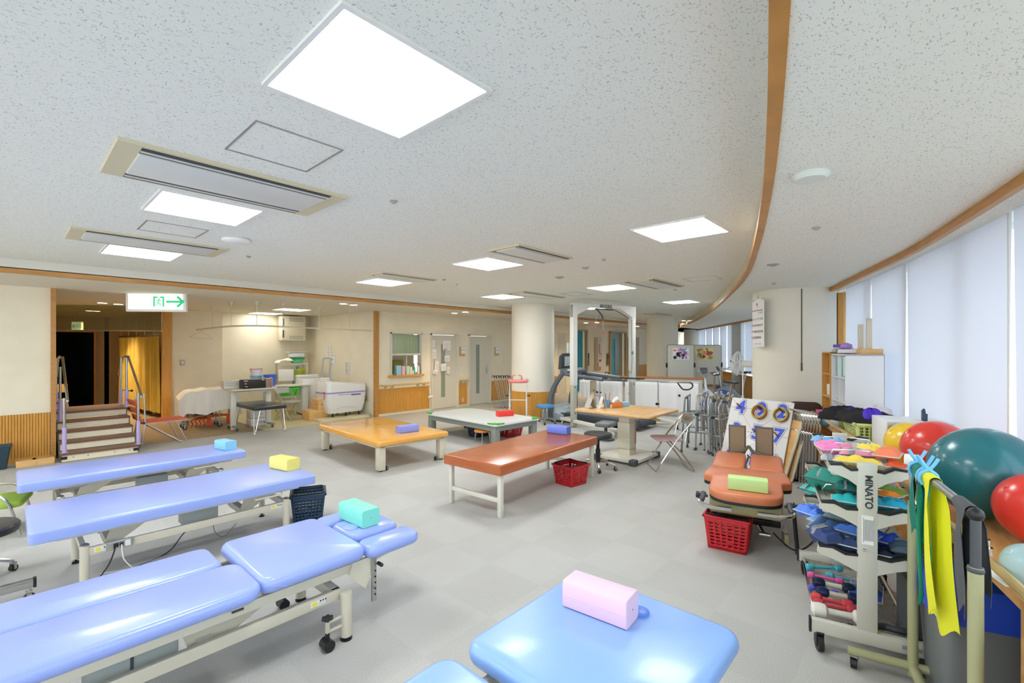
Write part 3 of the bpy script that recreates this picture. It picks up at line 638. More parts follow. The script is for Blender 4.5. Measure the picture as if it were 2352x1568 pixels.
def low_bed(label, x0, x1, y0, y1, top, group=None, flip=False):
    """plain electric couch: one padded top on a lifting frame"""
    L, W = x1-x0, y1-y0; T = thing('treatment_bed', label, 'treatment bed', ((x0+x1)/2, (y0+y1)/2, 0), 0)
    b = MB(); b.slab((0, 0), L, W, top-.085, top, .035, .022, .006, 5, 4); p = build('mattress', b, M_BLUEV, T)
    b = MB(); b.tube([(a, c, top-.012) for a, c in rr(L-.006, W-.006, .035, 5)], .0018, 5, closed=True); build('piping', b, M_SEAM, p)
    b = MB(); z = top-.10
    for s_ in (-1, 1): b.box((0, s_*(W/2-.10), z), (L*.86, .035, .03))
    for k in (-.4, -.1, .2, .42): b.box((k*L, 0, z), (.035, W-.2, .025))
    build('top_frame', b, M_FRAME, T)
    xl, xr, yf, yr = -L/2+.27, L/2-.22, -W/2+.13, W/2-.06
    b = MB()
    b.box(((xl+xr)/2, yf, .255), (xr-xl, .028, .055), .003); b.box(((xl+xr)/2, yr, .255), (xr-xl, .028, .055), .003)
    for k in (xl, xr): b.box((k, (yf+yr)/2, .255), (.03, yr-yf, .05))
    build('base_frame', b, M_FRAME, T)
    for x in (xl, xr):
        for y in (yf, yr):
            b = MB(); b.cyl((x, y, .035), (x, y, .30), .027, n=18); lg = build('leg', b, M_FRAME, T)
            b = MB(); b.lathe([(.027, 0), (.026, .006), (.018, .013), (.004, .016)], (x, y, .30), 18); build('chrome_cap', b, M_CHROME, lg)
            b = MB(); b.cyl((x, y, 0), (x, y, .012), .024); b.cyl((x, y, .012), (x, y, .04), .008); b.cyl((x, y, .03), (x, y, .036), .022); build('levelling_foot', b, M_BLACK, lg)
    for k, s_ in ((-.26, 1), (.22, 1)):
        b = MB(); b.prism([(0, 0), (.24, .0), (.16, .02), (.03, .02)], -.02, .02)
        b = MB(); xk = k*L
        b.T = Matrix.Translation((xk, 0, 0)) @ Matrix.Rotation(PI/2, 4, 'X')
        b.loft([[(a, c, zz) for a, c in ((-.06, .24), (.02, .24), (.22, .37), (.14, .39), (-.02, .35))] for zz in (-.16, -.15)]); b.loft([[(a, c, zz) for a, c in ((-.06, .24), (.02, .24), (.22, .37), (.14, .39), (-.02, .35))] for zz in (.15, .16)])
        b.T = Matrix.Identity(4); b.box((xk-.02, 0, .245), (.05, .34, .05)); build('lift_link', b, M_FRAME, T)
    b = MB(); b.box((.05*L, .03, .26), (.26, .12, .11), .008); build('lift_motor', b, mat('motor_grey', 'aeb5b0', .45), T)
    b = MB(); b.box((xl+.185, yf-.022, .262), (.15, .02, .062), .004); ob = build('socket_box', b, M_STEEL, T)
    b = MB(); b.box((xl+.16, yf-.035, .262), (.028, .012, .03), .003); b.box((xl+.19, yf-.035, .262), (.022, .01, .025), .003); build('plug', b, M_BLACK, ob)
    b = MB(); b.box((xl+.225, yf-.0335, .262), (.03, .003, .04)); build('socket', b, M_WHITE, ob)
    sticker(T, xl+.09, yf-.0155, .257); sticker(T, xr-.09, yf-.0155, .257)
    b = MB(); b.tube([(xl+.16, yf-.04, .262), (xl+.12, yf-.06, .15), (xl+.05, yf-.03, .02), (xl+.2, yf+.1, .006), (xl+.5, yf+.25, .006), (xl+.62, .02, .12), (.05*L, .03, .22)], .0045, 6, 6); build('power_cable', b, M_BLACK, T)
    b = MB(); b.tube([(xl+.19, yf-.04, .262), (xl+.20, yf-.06, .16), (xl+.27, yf-.02, .05), (xl+.33, yf+.1, .006), (xl+.1, yf+.2, .006)], .004, 6, 6); build('power_cable', b, M_WHITE, T)
    b = MB(); b.tube([(.1*L, 0, .22), (.11*L, -.02, .08), (.16*L, .05, .006), (.25*L, .3, .006)], .0035, 6, 6); build('power_cable', b, M_GREYM, T)
    b = MB(); b.tube([(L*.22, -W/2+.06, top-.085), (L*.22, -W/2+.03, top-.12), (L*.34, -W/2+.03, top-.12), (L*.34, -W/2+.06, top-.085)], .008, 8); build('side_loop', b, M_FRAME, T)
    return T
low_bed('long blue treatment bed farthest from the camera, a light blue cushion on its right end', .06, 1.83, 5.72, 6.38, .50)
low_bed('middle long blue treatment bed carrying a yellow cushion, navy basket at its end', .09, 1.91, 4.15, 4.92, .50)
def pad(par, cx, cy, w_, d, z0, z1, rc=.07, m=None, tilt=None, et=.03, name='pad', rz=0):
    b = MB(); b.T = Matrix.Translation((cx, cy, (z0+z1)/2)) @ (Euler(tilt).to_matrix().to_4x4() if tilt else Matrix.Identity(4)) @ Matrix.Rotation(rz, 4, 'Z')
    h = (z1-z0); R = []
    for i in range(9):
        a = PI*i/8; R.append((-et*math.sin(a), -h/2+h*(1-math.cos(a))/2))
    b.loft([[(x, y, z) for x, y in rr(w_-2*et-2*e, d-2*et-2*e, max(rc-et-e, .002), 6)] for e, z in R])
    o = build(name, b, m or M_BLUEV, par)
    return o
def stitch(par, pts):
    b = MB(); b.tube(pts, .0012, 4, 5); build('stitching', b, M_SEAM, par)
# articulated bed: legs pads | back pad | head block with two arm pads
def section_bed(label, x, y, top, kind):
    T = thing('treatment_bed', label, 'treatment bed', (x, y, 0)); z0 = top-.075; m = M_BLUEV if kind == 0 else M_BLUEV2
    if kind == 0:     # x: 0 = hinge between leg and back pads
        pad(T, -.88, .195, 1.74, .33, z0, top, .07, m, name='leg_pad'); pad(T, -.88+.03, -.175, 1.80, .40, z0, top, .08, m, name='leg_pad')
        pad(T, .33, 0, .58, .70, z0, top+.004, .07, m, name='back_pad')
        h = pad(T, .795, .0, .34, .31, z0-.0, top-.002, .06, m, name='head_pad')
        b = MB(); b.sph((.69, -.01, top), (.045, .055, .012), 18, 8); build('face_plug', b, m, h)
        pad(T, .755, .275, .30, .17, z0-.01, top-.012, .06, m, name='arm_pad'); pad(T, .80, -.275, .37, .18, z0-.012, top-.012, .06, m, name='arm_pad')
        for s_ in (1,): stitch(T, [(.05+.0, -.34, top-.02), (.10, -.352, top-.03), (.16, -.355, top-.055)])
    yf, yr = -.26, .26; z = top-.12
    xs = -1.7 if kind == 0 else -1.6; xe = .62
    b = MB()
    for y_ in (yf-.02, yr+.02): b.box(((xs+xe)/2, y_, z), (xe-xs, .022, .05), .003)
    for k in (-1.5, -1.0, -.55, -.06, .3, .6): b.box((k, 0, z+.01), (.04, .52, .022))
    for k in (-.85, -.35, .05): b.box((k, -.25, top-.088), (.035, .05, .03), .004)
    build('top_frame', b, M_FRAME, T)
    b = MB(); zb = top-.245; xb = .48
    for y_ in (yf-.01, yr): b.box(((xs+xb)/2, y_, zb), (xb-xs, .032, .06), .003)
    b.box((xb-.02, 0, zb), (.05, .55, .06), .003); b.box((xs, 0, zb), (.05, .55, .06), .003); build('base_frame', b, M_FRAME, T)
    for y_ in (yf-.05, yr+.03):
        b = MB(); b.cyl((xb+.02, y_, .022), (xb+.02, y_, .265), .032, n=20); lg = build('leg', b, M_FRAME, T)
        b = MB(); b.cyl((xb+.02, y_, 0), (xb+.02, y_, .008), .033); b.cyl((xb+.02, y_, .008), (xb+.02, y_, .024), .026); build('levelling_foot', b, M_BLACK, lg)
        b = MB(); b.box((xb-.055, y_-.01, .145), (.09, .016, .014), .003); b.box((xb-.055, y_-.01, .095), (.09, .016, .014), .003); b.box((xb-.095, y_-.01, .12), (.02, .02, .065), .003); br = build('caster_bracket', b, M_FRAME, lg)
        b = MB(); b.cyl((xb-.095, y_-.01, .148), (xb-.095, y_-.01, .175), .010)
        for k in range(6): b.sph((xb-.095+.022*math.cos(k*PI/3), y_-.01+.022*math.sin(k*PI/3), .17), (.011, .011, .008), 8, 6)
        b.lathe([(.02, .16), (.022, .17), (.015, .18)], (xb-.095, y_-.01, 0), 12); build('star_knob', b, M_BLACK, br)
        b = MB(); b.cyl((xb-.10, y_-.05, .033), (xb-.10, y_+.015, .033), .031, n=20); b.cyl((xb-.095, y_-.01, .05), (xb-.095, y_-.01, .09), .012); build('wheel', b, M_BLACK, br)
    for y_ in (yf-.05, yr+.03):
        b = MB(); b.cyl((xs+.05, y_, .0), (xs+.05, y_, .265), .032, n=20); build('leg', b, M_FRAME, T)
    for k in (-1.05, -.12):
        b = MB(); b.T = Matrix.Translation((k, 0, 0)) @ Matrix.Rotation(PI/2, 4, 'X')
        for zz in (-.2, .19): b.loft([[(a, c, q) for a, c in ((-.10, zb-.04), (.03, zb-.03), (.34, z-.01), (.26, z+.02), (-.04, z+.0), (-.13, zb+.06))] for q in (zz, zz+.012)])
        b.T = Matrix.Identity(4); b.box((k-.05, 0, zb), (.06, .5, .05)); b.box((k+.28, 0, z-.02), (.05, .44, .04)); build('lift_link', b, M_FRAME, T)
    b = MB(); b.box((-.42, -.10, top-.25), (.32, .16, .14), .01); mo = build('lift_motor', b, mat('motor_grey', 'aeb5b0', .45), T)
    b = MB(); b.box((-.43, -.1, top-.25), (.012, .166, .145)); build('strap', b, M_DGREY, mo)
    for k in (-1.0, -.04):
        b = MB(); b.box((k, yf-.035, top-.088), (.075, .012, .04), .008); pl = build('cover_plate', b, M_FRAME, T); b = MB(); b.box((k-.01, yf-.038, top-.112), (.05, .014, .008)); build('lower_edge', b, M_DGREY, pl)
    # chrome height bar at the head end
    b = MB(); b.box((xe+.05, yf-.06, top-.20), (.03, .012, .30), .002); b.box((xe+.05, yf-.05, top-.065), (.04, .03, .03), .003); hb = build('height_bar', b, M_STEEL, T)
    for k in range(5): b = MB(); b.cyl((xe+.055, yf-.070, top-.17-k*.035), (xe+.055, yf-.064, top-.17-k*.035), .005, n=10); build('peg_hole', b, M_BLACK, hb)
    b = MB(); b.cyl((xe+.085, yf-.085, top-.14), (xe+.085, yf-.05, top-.14), .011); b.sph((xe+.085, yf-.088, top-.14), .011, 10, 6); build('knob', b, M_BLACK, hb)
    b = MB(); b.T = Matrix.Translation((xe, yf-.03, 0)) @ Matrix.Rotation(PI/2, 4, 'X')
    b.loft([[(a, c, q) for a, c in ((-.04, z-.10), (.0, z-.14), (.05, z-.05), (.06, z-.0), (.34, z+.05), (.30, z+.06), (.03, z+.035), (-.08, z+.035), (-.10, z-.03))] for q in (0, .02)]); b.T = Matrix.Identity(4); build('head_bracket', b, M_FRAME, T)
    sticker(T, xb-.13, yf-.0275, zb+.002)
    b = MB(); b.tube([(-.45, -.2, .15), (-.42, -.22, .05), (-.5, -.25, .006), (-.8, -.35, .006)], .004, 6, 6); build('power_cable', b, M_BLACK, T)
    b = MB(); b.tube([(-.38, -.2, .15), (-.3, -.26, .09), (-.28, -.24, .03), (-.5, -.1, .006), (-1, .1, .006)], .004, 6, 6); build('power_cable', b, M_LGREY, T)
    return T
section_bed('large blue bed with split leg pads and arm pads, teal cushion on its head section', .80, 2.765, .50, 0)
# nearest bed, seen from above at the bottom edge
T = thing('treatment_bed', 'nearest blue treatment bed at the bottom edge of the photo, pink cushion on it', 'treatment bed', (1.13, .90, 0))
pad(T, .415, .02, .79, .77, .47, .55, .075, M_BLUEV2, name='head_section', et=.035)
b = MB(); b.sph((.55, .10, .549), (.04, .04, .012), 18, 8)
b2 = MB(); b2.lathe([(.042, .0), (.040, .012), (.030, .016), (.004, .017)], (.645, -.005, .546), 20); build('face_plug', b2, mat('deep_blue_vinyl', '5b86e0', .35), T); b.bm.free()
pad(T, -.75, .225, 1.42, .36, .47, .55, .08, M_BLUEV2, name='leg_pad', et=.035); pad(T, -.75, -.17, 1.42, .38, .47, .55, .08, M_BLUEV2, name='leg_pad', et=.035)
b = MB()
for y_ in (-.26, .28): b.box((-.3, y_, .44), (1.9, .025, .05), .003)
for k in (-1.0, -.5, .0, .45): b.box((k, 0, .44), (.04, .54, .03))
build('top_frame', b, M_FRAME, T)
b = MB()
for y_ in (-.26, .28): b.box((-.3, y_, .24), (1.7, .03, .055), .003)
for k in (-.9, .4): b.box((k, 0, .24), (.05, .54, .05))
build('base_frame', b, M_FRAME, T)
for k in (-1.1, .5):
    for y_ in (-.27, .29): b = MB(); b.cyl((k, y_, 0), (k, y_, .27), .032, n=18); build('leg', b, M_FRAME, T)
for k in (-.7, .1): b = MB(); b.box((k, 0, .34), (.3, .4, .03), .003, rot=(0, -.6, 0)); build('lift_link', b, M_FRAME, T)
bolster('light blue block cushion on the farthest blue bed', '8fd0ee', 1.69, 5.975, .50, .22, .125, .10, PI/2+.2)
bolster('yellow block cushion on the middle blue bed', 'f3e47c', 1.795, 4.58, .50, .26, .135, .11, PI/2+.22)
bolster('teal block cushion on the head pad of the large blue bed', '84e0c9', 1.583, 2.82, .50, .28, .13, .11, PI/2+.03)
bolster('pale pink block cushion on the nearest bed', 'efc9dc', 1.668, 1.02, .55, .275, .125, .115, PI/2+.10)
bolster('blue-violet block cushion on the orange mat table', '8d9be8', 3.98, 5.70, .42, .30, .14, .10, -.13)
bolster('red block cushion on the pale grey mat table', 'f0433a', 6.22, 5.83, .40, .30, .13, .10, -.32)
bolster('royal blue block cushion on the far end of the brown bench', '6f86e2', 4.96, 3.66, .52, .28, .13, .10, PI/2+.15)
bolster('lime green block cushion on the tan tilting table', 'c9ec9b', 3.985, 1.075, .52, .27, .12, .10, PI/2+.28)
# ============================================================ BASKETS
basket('bright red shopping basket on the floor under the tan tilting table', 'c9202a', 4.10, 1.245, .38, .34, .275, .16, tp=.84)
basket('red shopping basket on the floor under the brown bench', 'c9202a', 4.65, 3.25, .33, .31, .24, -.10, tp=.82)
basket('navy shopping basket beside the end of the middle blue bed', '1e3c57', 1.96, 4.44, .30, .27, .27, -.42, tp=.82)
basket('red shopping basket under the pale grey mat table', 'b9202a', 6.42, 5.88, .42, .30, .21, -.1, tp=.82)
q = P(1095, 1005); basket('dark navy basket under the pale grey mat table beside a low orange stool', '23384c', q.x+.15, q.y+.1, .36, .28, .22, 0, tp=.82)
q = P(-12, 1078); T = thing('waste_bin', 'dark blue-grey plastic bin by the slatted wall at the left edge', 'bin', (q.x, q.y, 0)); b = MB()
b.loft([[(a, c, z) for a, c in rr(w_, w_*.8, .03, 3)] for w_, z in ((.22, 0), (.30, .30), (.33, .305), (.33, .32), (.29, .32), (.21, .02))]); build('bin_body', b, mat('bin_blue', '2b4552', .45), T)
# ============================================================ BENCH, MAT TABLES, WORK TABLE
T = thing('treatment_bench', 'glossy brown vinyl treatment bench on white steel legs', 'bench', (4.13, 3.50, 0), math.radians(3.2))
b = MB(); b.slab((0, 0), 1.93, .80, .42, .52, .012, .018, .004, 2, 3); p = build('padded_top', b, M_BROWNV, T)
b = MB(); b.tube([(a, c, .508) for a, c in rr(1.93, .80, .012, 2)], .003, 5, closed=True); build('piping', b, M_BROWNV, p)
for x in (-.90, .90):
    for y in (-.345, .345): b = MB(); b.box((x, y, .21), (.045, .045, .42), .003); lg = build('leg', b, M_IVORY if 0 else M_OFFW, T)
    b = MB(); b.box((x, 0, .16), (.028, .65, .045), .002); build('cross_rail', b, M_OFFW, T)
def mat_table(label, x, y, rz, W, L, z0, z1, mt, mf, lw, corners=None, apron=.07, casters=True):
    T = thing('mat_table', label, 'mat table', (x, y, 0), rz)
    b = MB(); b.slab((0, 0), W, L, z0, z1, .05, .035, .02, 5, 4); p = build('mat_top', b, mt, T)
    if corners:
        for a in (-1, 1):
            for c in (-1, 1):
                b = MB(); n = 6; pts = [(a*(W/2-.004), c*(L/2-.21)), (a*(W/2-.004), c*(L/2-.05)), (a*(W/2-.02), c*(L/2-.018)), (a*(W/2-.05), c*(L/2-.004)), (a*(W/2-.21), c*(L/2-.004))]
                b.prism(pts, z1-.03, z1+.0025); build('corner_patch', b, corners, p)
    b = MB()
    for s_ in (-1, 1): b.box((s_*(W/2-.06), 0, z0-apron/2), (.04, L-.12, apron)); b.box((0, s_*(L/2-.07), z0-apron/2), (W-.12, .04, apron))
    build('apron', b, mf, T)
    for a in (-1, 1):
        for c in (-1, 1):
            b = MB(); b.box((a*(W/2-.09), c*(L/2-.10), z0/2+.01), (lw, lw, z0-.02), .004); lg = build('leg', b, mf, T)
            b = MB(); b.cyl((a*(W/2-.09), c*(L/2-.10), 0), (a*(W/2-.09), c*(L/2-.10), .022), .028); build('rubber_foot', b, M_BLACK, lg)
            if casters: caster(lg, a*(W/2-.09-.09), c*(L/2-.10), .028, .09, ang=.4)
    return T
mat_table('low square mat table with glossy orange-amber top and beige legs', 3.92, 6.33, -.06, 1.16, 2.02, .345, .42, M_AMBER, M_IVORY, .10, apron=.03)
mat_table('low mat table with pale grey top, green corners and dark grey legs', 6.01, 6.26, -.05, 1.10, 2.02, .355, .40, M_GREYV, M_GREYM, .11, mat('green_patch', '4fb44b', .5), .09)
# small orange-seat stool under the grey table
q = P(1103, 1020); T = thing('low_stool', 'low stool with orange seat under the pale grey mat table', 'stool', (q.x+.1, q.y+.05, 0))
b = MB(); b.lathe([(.14, .20), (.145, .21), (.14, .235), (.1, .242)], n=24); build('seat', b, mat('orange_seat', 'e8963c', .4), T)
for k in range(4): a = PI/4+k*PI/2; b = MB(); b.tube([(.11*math.cos(a), .11*math.sin(a), .20), (.14*math.cos(a), .14*math.sin(a), .01)], .009, 8); build('leg', b, M_CHROME, T)
# work table
T = thing('work_table', 'square wood-topped therapy table on a beige lifting column', 'table', (6.29, 3.38, 0), .0)
b = MB(); b.slab((0, 0), 1.06, 1.22, .70, .735, .09, .012, .012, 6, 3); build('tabletop', b, M_PALEWOOD, T)
b = MB(); b.box((-.03, -.02, .66), (.5, .5, .03), .004); b.box((-.03, -.02, .35), (.20, .20, .40), .006); b.box((-.03, -.02, .60), (.17, .17, .16), .004); b.box((-.03, -.02, .10), (.2, .2, .12)); cl = build('column', b, M_IVORY, T)
b = MB(); b.box((.05-.03+.03, -.123, .38), (.035, .003, .30)); build('red_print_strip', b, mat('faded_red', 'c98a78', .6), cl)
b = MB(); b.slab((.0, -.02), .78, .66, .03, .075, .04, .01, .004, 4, 2); base = build('base', b, M_OFFW, T)
for x in (-.36, .36):
    for y in (-.30, .28): b = MB(); b.slab((x, y), .12, .10, .0, .082, .02, .008, .002, 3, 2); build('corner_bumper', b, M_DGREY, base)
b = MB(); b.cyl((-.2, -.62, .66), (-.2, -.50, .66), .012); b.lathe([(.03, 0), (.03, .02)], (-.2, -.55, .655), 12); b.tube([(-.2, -.55, .68), (-.2, -.3, .68)], .01); build('lift_crank', b, mat('brass_knob', 'b8a46a', .4, .5), T)
# ============================================================ STOOLS
def swivel_stool(label, x, y, seat_z, hexc, r, base=M_CHROME, post=M_BLACK, rz=0, arms=5, ar=.24):
    T = thing('swivel_stool', label, 'stool', (x, y, 0), rz)
    b = MB(); b.lathe([(r*.7, seat_z-.075), (r*.97, seat_z-.065), (r, seat_z-.045), (r, seat_z-.02), (r*.95, seat_z-.006), (r*.75, seat_z), (.01, seat_z+.002)], n=36); build('seat', b, mat('seat_'+hexc, hexc, .35), T)
    b = MB(); b.cyl((0, 0, .09), (0, 0, seat_z-.07), .022); b.cyl((0, 0, .09), (0, 0, seat_z*.55), .032); b.lathe([(.1, seat_z-.085), (.1, seat_z-.07)], n=16); build('post', b, post, T)
    for k in range(arms):
        a = 2*PI*k/arms; b = MB(); b.tube([(0, 0, .10), (ar*.5*math.cos(a), ar*.5*math.sin(a), .105), (ar*math.cos(a), ar*math.sin(a), .075)], .013, 8, 3); lg = build('base_arm', b, base, T)
        caster(lg, ar*math.cos(a), ar*math.sin(a), .024, .08, ang=a+.7)
    return T
swivel_stool('black round stool with chrome five-star base beside the work table', 5.45, 3.36, .50, '33383b', .19)
q = P(1252, 972); swivel_stool('round stool with sky-blue seat next to the treadmill', q.x, q.y, .42, '4b97d2', .19, M_GREYM, M_GREYM)
q = P(-50, 1330); swivel_stool('black round stool cut off by the left edge of the photo', q.x, q.y, .38, '2b2f33', .21, ar=.17)
# caster foot and steel bar of a trolley at the left edge
q = P(-60, 1400, .1); T = thing('trolley_foot', 'steel trolley foot with black end cap and caster at the left edge', 'trolley foot', (.08, 4.33, 0), .0)
b = MB(); b.box((-.45, 0, .125), (.98, .045, .05), .003); b.box((-.9, .3, .125), (.045, .6, .05)); build('bar', b, M_STEEL, T)
b = MB(); b.box((.045, 0, .125), (.016, .05, .056), .003); build('end_cap', b, M_BLACK, T); caster(T, .02, 0, .03, .10)
# green chair at the left edge
q = P(-12, 1232); T = thing('office_chair', 'lime green seat of a worn chair at the left edge, chrome arm tube in front', 'chair', (q.x, q.y+.1, 0), -.2)
b = MB(); b.slab((0, 0), .42, .44, .255, .31, .06, .025, .02, 4, 3); build('seat', b, mat('lime_seat', 'a3c24c', .7), T)
b = MB(); b.slab((-.2, 0), .05, .4, .36, .6, .02); build('backrest', b, mat('lime_seat', 'a3c24c', .7), T)
for s_ in (-1, 1): b = MB(); b.tube([(-.2, s_*.24, .30), (-.1, s_*.24, .38), (.06, s_*.24, .38), (.13, s_*.24, .30), (.17, s_*.24, .15), (.2, s_*.24, .01)], .012, 8, 4); build('arm_tube', b, M_CHROME, T)
for s_ in (-1, 1): b = MB(); b.tube([(-.15, s_*.2, .25), (-.22, s_*.22, .01)], .012); build('leg', b, M_BLACK, T)
# ============================================================ FOLDING CHAIR (open)
def chair_frame(T, open_=True):
    m = M_STEEL; th = 1.0
    def U(a, c, z1, z0, x1, x0, w_, nm):   # U tube: two legs from (x1,z1) to (x0,z0), floor bar
        b = MB(); b.tube([(x1, -w_, z1), (x0, -w_, z0+.03), (x0+.0, -w_+.03, z0), (x0, w_-.03, z0), (x0, w_, z0+.03), (x1, w_, z1)], .0105, 8); build(nm, b, m, T)
    return U
T = thing('folding_chair', 'open chrome folding chair with dull pink seat right of the work table', 'chair', (6.12, 2.66, 0), math.radians(-48))
# local: chair faces -x ; back at +x
def fchair(T, seatm, backm, frame):
    b = MB(); b.slab((-.02, 0), .36, .38, .405, .43, .05, .01, .006, 4, 2); build('seat', b, seatm, T)
    b = MB(); b.grid(lambda u, v: (.255+.035*(1-(2*u-1)**2)+.03*v, -.20+.40*u, .60+.13*v), 12, 3, .008); build('backrest', b, backm, T)
    b = MB(); b.tube([(-.22, -.19, .015), (-.20, -.21, .05), (.06, -.21, .45), (.27, -.21, .70), (.30, -.15, .745), (.315, 0, .75), (.30, .15, .745), (.27, .21, .70), (.06, .21, .45), (-.20, .21, .05), (-.22, .19, .015), (-.22, 0, .012), (-.22, -.19, .015)], .0105, 8, 3); build('front_frame', b, frame, T)
    b = MB(); b.tube([(-.05, -.185, .42), (.12, -.185, .25), (.27, -.185, .04), (.28, -.16, .012), (.28, .16, .012), (.27, .185, .04), (.12, .185, .25), (-.05, .185, .42)], .0105, 8, 3); build('rear_frame', b, frame, T)
    for s_ in (-1, 1): b = MB(); b.tube([(.12, s_*.2, .42), (.16, s_*.2, .40), (.2, s_*.2, .6)], .006, 6); build('hinge_bar', b, frame, T)
fchair(T, mat('dusty_pink_vinyl', 'b79a97', .5), M_STEEL, M_CHROME)
# ============================================================ THERAPY STAIRS
M_STEP = mat('stair_tread', '8b7566', .8, bump=.3, bs=200); M_RISER = mat('stair_riser', 'efe6cd', .6); M_LAV = mat('lavender_paint', 'c3b4ea', .4); M_NOSE = mat('stair_nosing', '7a5238', .6)
T = thing('training_stairs', 'five-step therapy stairs with brown treads, cream risers and lavender rail posts', 'stairs', (.52, 9.28, 0), 0)
rise, run, W = .125, .27, .90
for k in range(5):
    z = rise*(k+1); y = run*k; d = run if k < 4 else .85
    b = MB(); b.box((W/2, y+.012, z-rise/2-.008), (W-.02, .02, rise-.03)); build('riser', b, M_RISER, T)
    b = MB(); b.box((W/2, y+d/2-.005, z-.0125), (W, d+.03, .025)); tr = build('tread', b, M_STEP, T)
    b = MB(); b.box((W/2, y-.018, z-.012), (W, .006, .026)); build('nosing', b, M_NOSE, tr)
b = MB()
for x in (.01, W-.01):
    poly = [(0, 0)]+[q for k in range(5) for q in ((run*k, rise*(k+1)-.03), (run*(k+1) if k < 4 else run*4+.85, rise*(k+1)-.03))]+[(run*4+.85, 0)]
    b.loft([[(x+e, y, z) for y, z in poly] for e in (-.008, .008)])
build('side_panel', b, mat('stair_side', '6b7067', .6), T)
for x, z in ((.04, .04), (W-.04, .04)): b = MB(); b.box((x, -.004, z+.02), (.07, .012, .04)); build('corner_plate', b, M_BLACK, T)
for x in (.14, .30, .60, .78): b = MB(); b.cyl((x, -.003, .06), (x, .004, .06), .007, n=10); build('bolt', b, M_DGREY, T)
posts = [(.05, .08, rise, .46), (.05, .85, rise*4, .42), (.05, 1.75, rise*5, .36), (W+.0, .08, rise, .46), (W-.0, 1.15, rise*5, .40), (W-.0, 1.75, rise*5, .36)]
for x, y, z, h in posts:
    b = MB(); b.cyl((x, y, z), (x, y, z+h*.8), .026, n=14); b.cyl((x, y, z), (x, y, z+.006), .045); po = build('rail_post', b, M_LAV, T)
    b = MB(); b.cyl((x, y, z+h*.8), (x, y, z+.86 if y > .5 else z+.80), .017, n=12); build('steel_tube', b, M_STEEL, po)
    b = MB(); b.cyl((x, y, z+h*.7), (x+(.06 if x > .4 else -.05), y, z+h*.7), .008); b.sph((x+(.07 if x > .4 else -.06), y, z+h*.7), (.02, .022, .022), 10, 6); build('clamp_knob', b, M_BLACK, po)
for x, ys in ((.05, .85), (W, 1.15)):
    b = MB(); zt = 1.49 if x < .4 else 1.485; b.tube([(x+.03, .03, .88), (x+.03, .12, .95), (x+.03, ys, zt-.01), (x+.03, ys+.05, zt), (x+.03, 1.75, zt), (x+.03, 2.2, 1.15)], .017, 10, 3); build('handrail', b, M_STEEL, T)
# wooden blocks at the wall foot
for (p0, p1, l) in (((40, 1073), (80, 1071), 'pale wooden block on the floor by the slatted wall, left one of two'), ((82, 1071), (118, 1062), 'pale wooden block on the floor by the slatted wall, next to the stairs')):
    a = P(*p0); c = P(*p1); b = MB(); b.box((0, 0, .045), ((c-a).length, .16, .09), .003); solo('wooden_block', b, M_PALEWOOD, l, 'block', ((a.x+c.x)/2, (a.y+c.y)/2+.06, 0), 0)
# red slatted folding bench beside the stairs
M_SLAT = mat('salmon_slat', 'd9694a', .5)
T = thing('slatted_bench', 'folding bench of salmon-red slats on aluminium legs beside the stairs', 'bench', (1.86, 10.0, 0), .05)
for k in range(3): b = MB(); b.box((-.0, -.19+.19*k+.0, .40), (.62, .165, .018), .004); build('seat_slat', b, M_SLAT, T)
for k in range(3): b = MB(); b.box((-.36-.03*k, .02+.0*k, .47+.13*k), (.018, .60, .10), .004, rot=(0, -.25, 0)); build('back_slat', b, M_SLAT, T)
for s_ in (-1, 1):
    b = MB(); b.tube([(-.30, s_*.27, .39), (.20, s_*.27, .01)], .012); build('leg', b, M_ALU, T)
    b = MB(); b.tube([(.12, s_*.25, .39), (.28, s_*.25, .01)], .012); build('leg', b, M_ALU, T)
    b = MB(); b.tube([(-.33, s_*.27, .9), (-.31, s_*.27, .39), (-.36, s_*.27, .01)], .012); build('leg', b, M_ALU, T)
    b = MB(); b.box((0, s_*.27, .385), (.62, .02, .015)); build('seat_rail', b, M_ALU, T)
b = MB(); b.tube([(.20, -.27, .02), (.20, .27, .02)], .010); b.tube([(-.36, -.27, .02), (-.36, .27, .02)], .01); build('stretcher', b, M_ALU, T)
# corridor curtain on a rail (folded green-yellow fabric) and things behind it
M_CURT = mat('olive_curtain', 'c9b052', .85, var=.12, vs=3)
ca, cb = WX(272, 16.4), WX(368, 13.2)
T = thing('curtain', 'long olive-yellow curtain along the right side of the corridor', 'curtain', (ca, 16.3, 0)); D = Vector((WX(368, 13.2)-ca, 13.2-16.3, 0))
def cf(u, v):
    n = Vector((-D.y, D.x, 0)).normalized(); k = .045*math.sin(u*75)+.02*math.sin(u*31+v*2); return (D.x*u+n.x*k, D.y*u+n.y*k, 1.93-1.78*v)
b = MB(); b.grid(cf, 150, 5, .004); build('fabric', b, M_CURT, T)
b = MB(); b.tube([(0, 0, 1.97), (D.x, D.y, 1.97)], .015); build('curtain_rail', b, M_STEEL, T)
for k in range(5): b = MB(); b.cyl((D.x*(k+.3)/5, D.y*(k+.3)/5, 1.97), (D.x*(k+.3)/5, D.y*(k+.3)/5, LZ), .006, n=8); build('rail_hanger', b, M_OFFW, T)
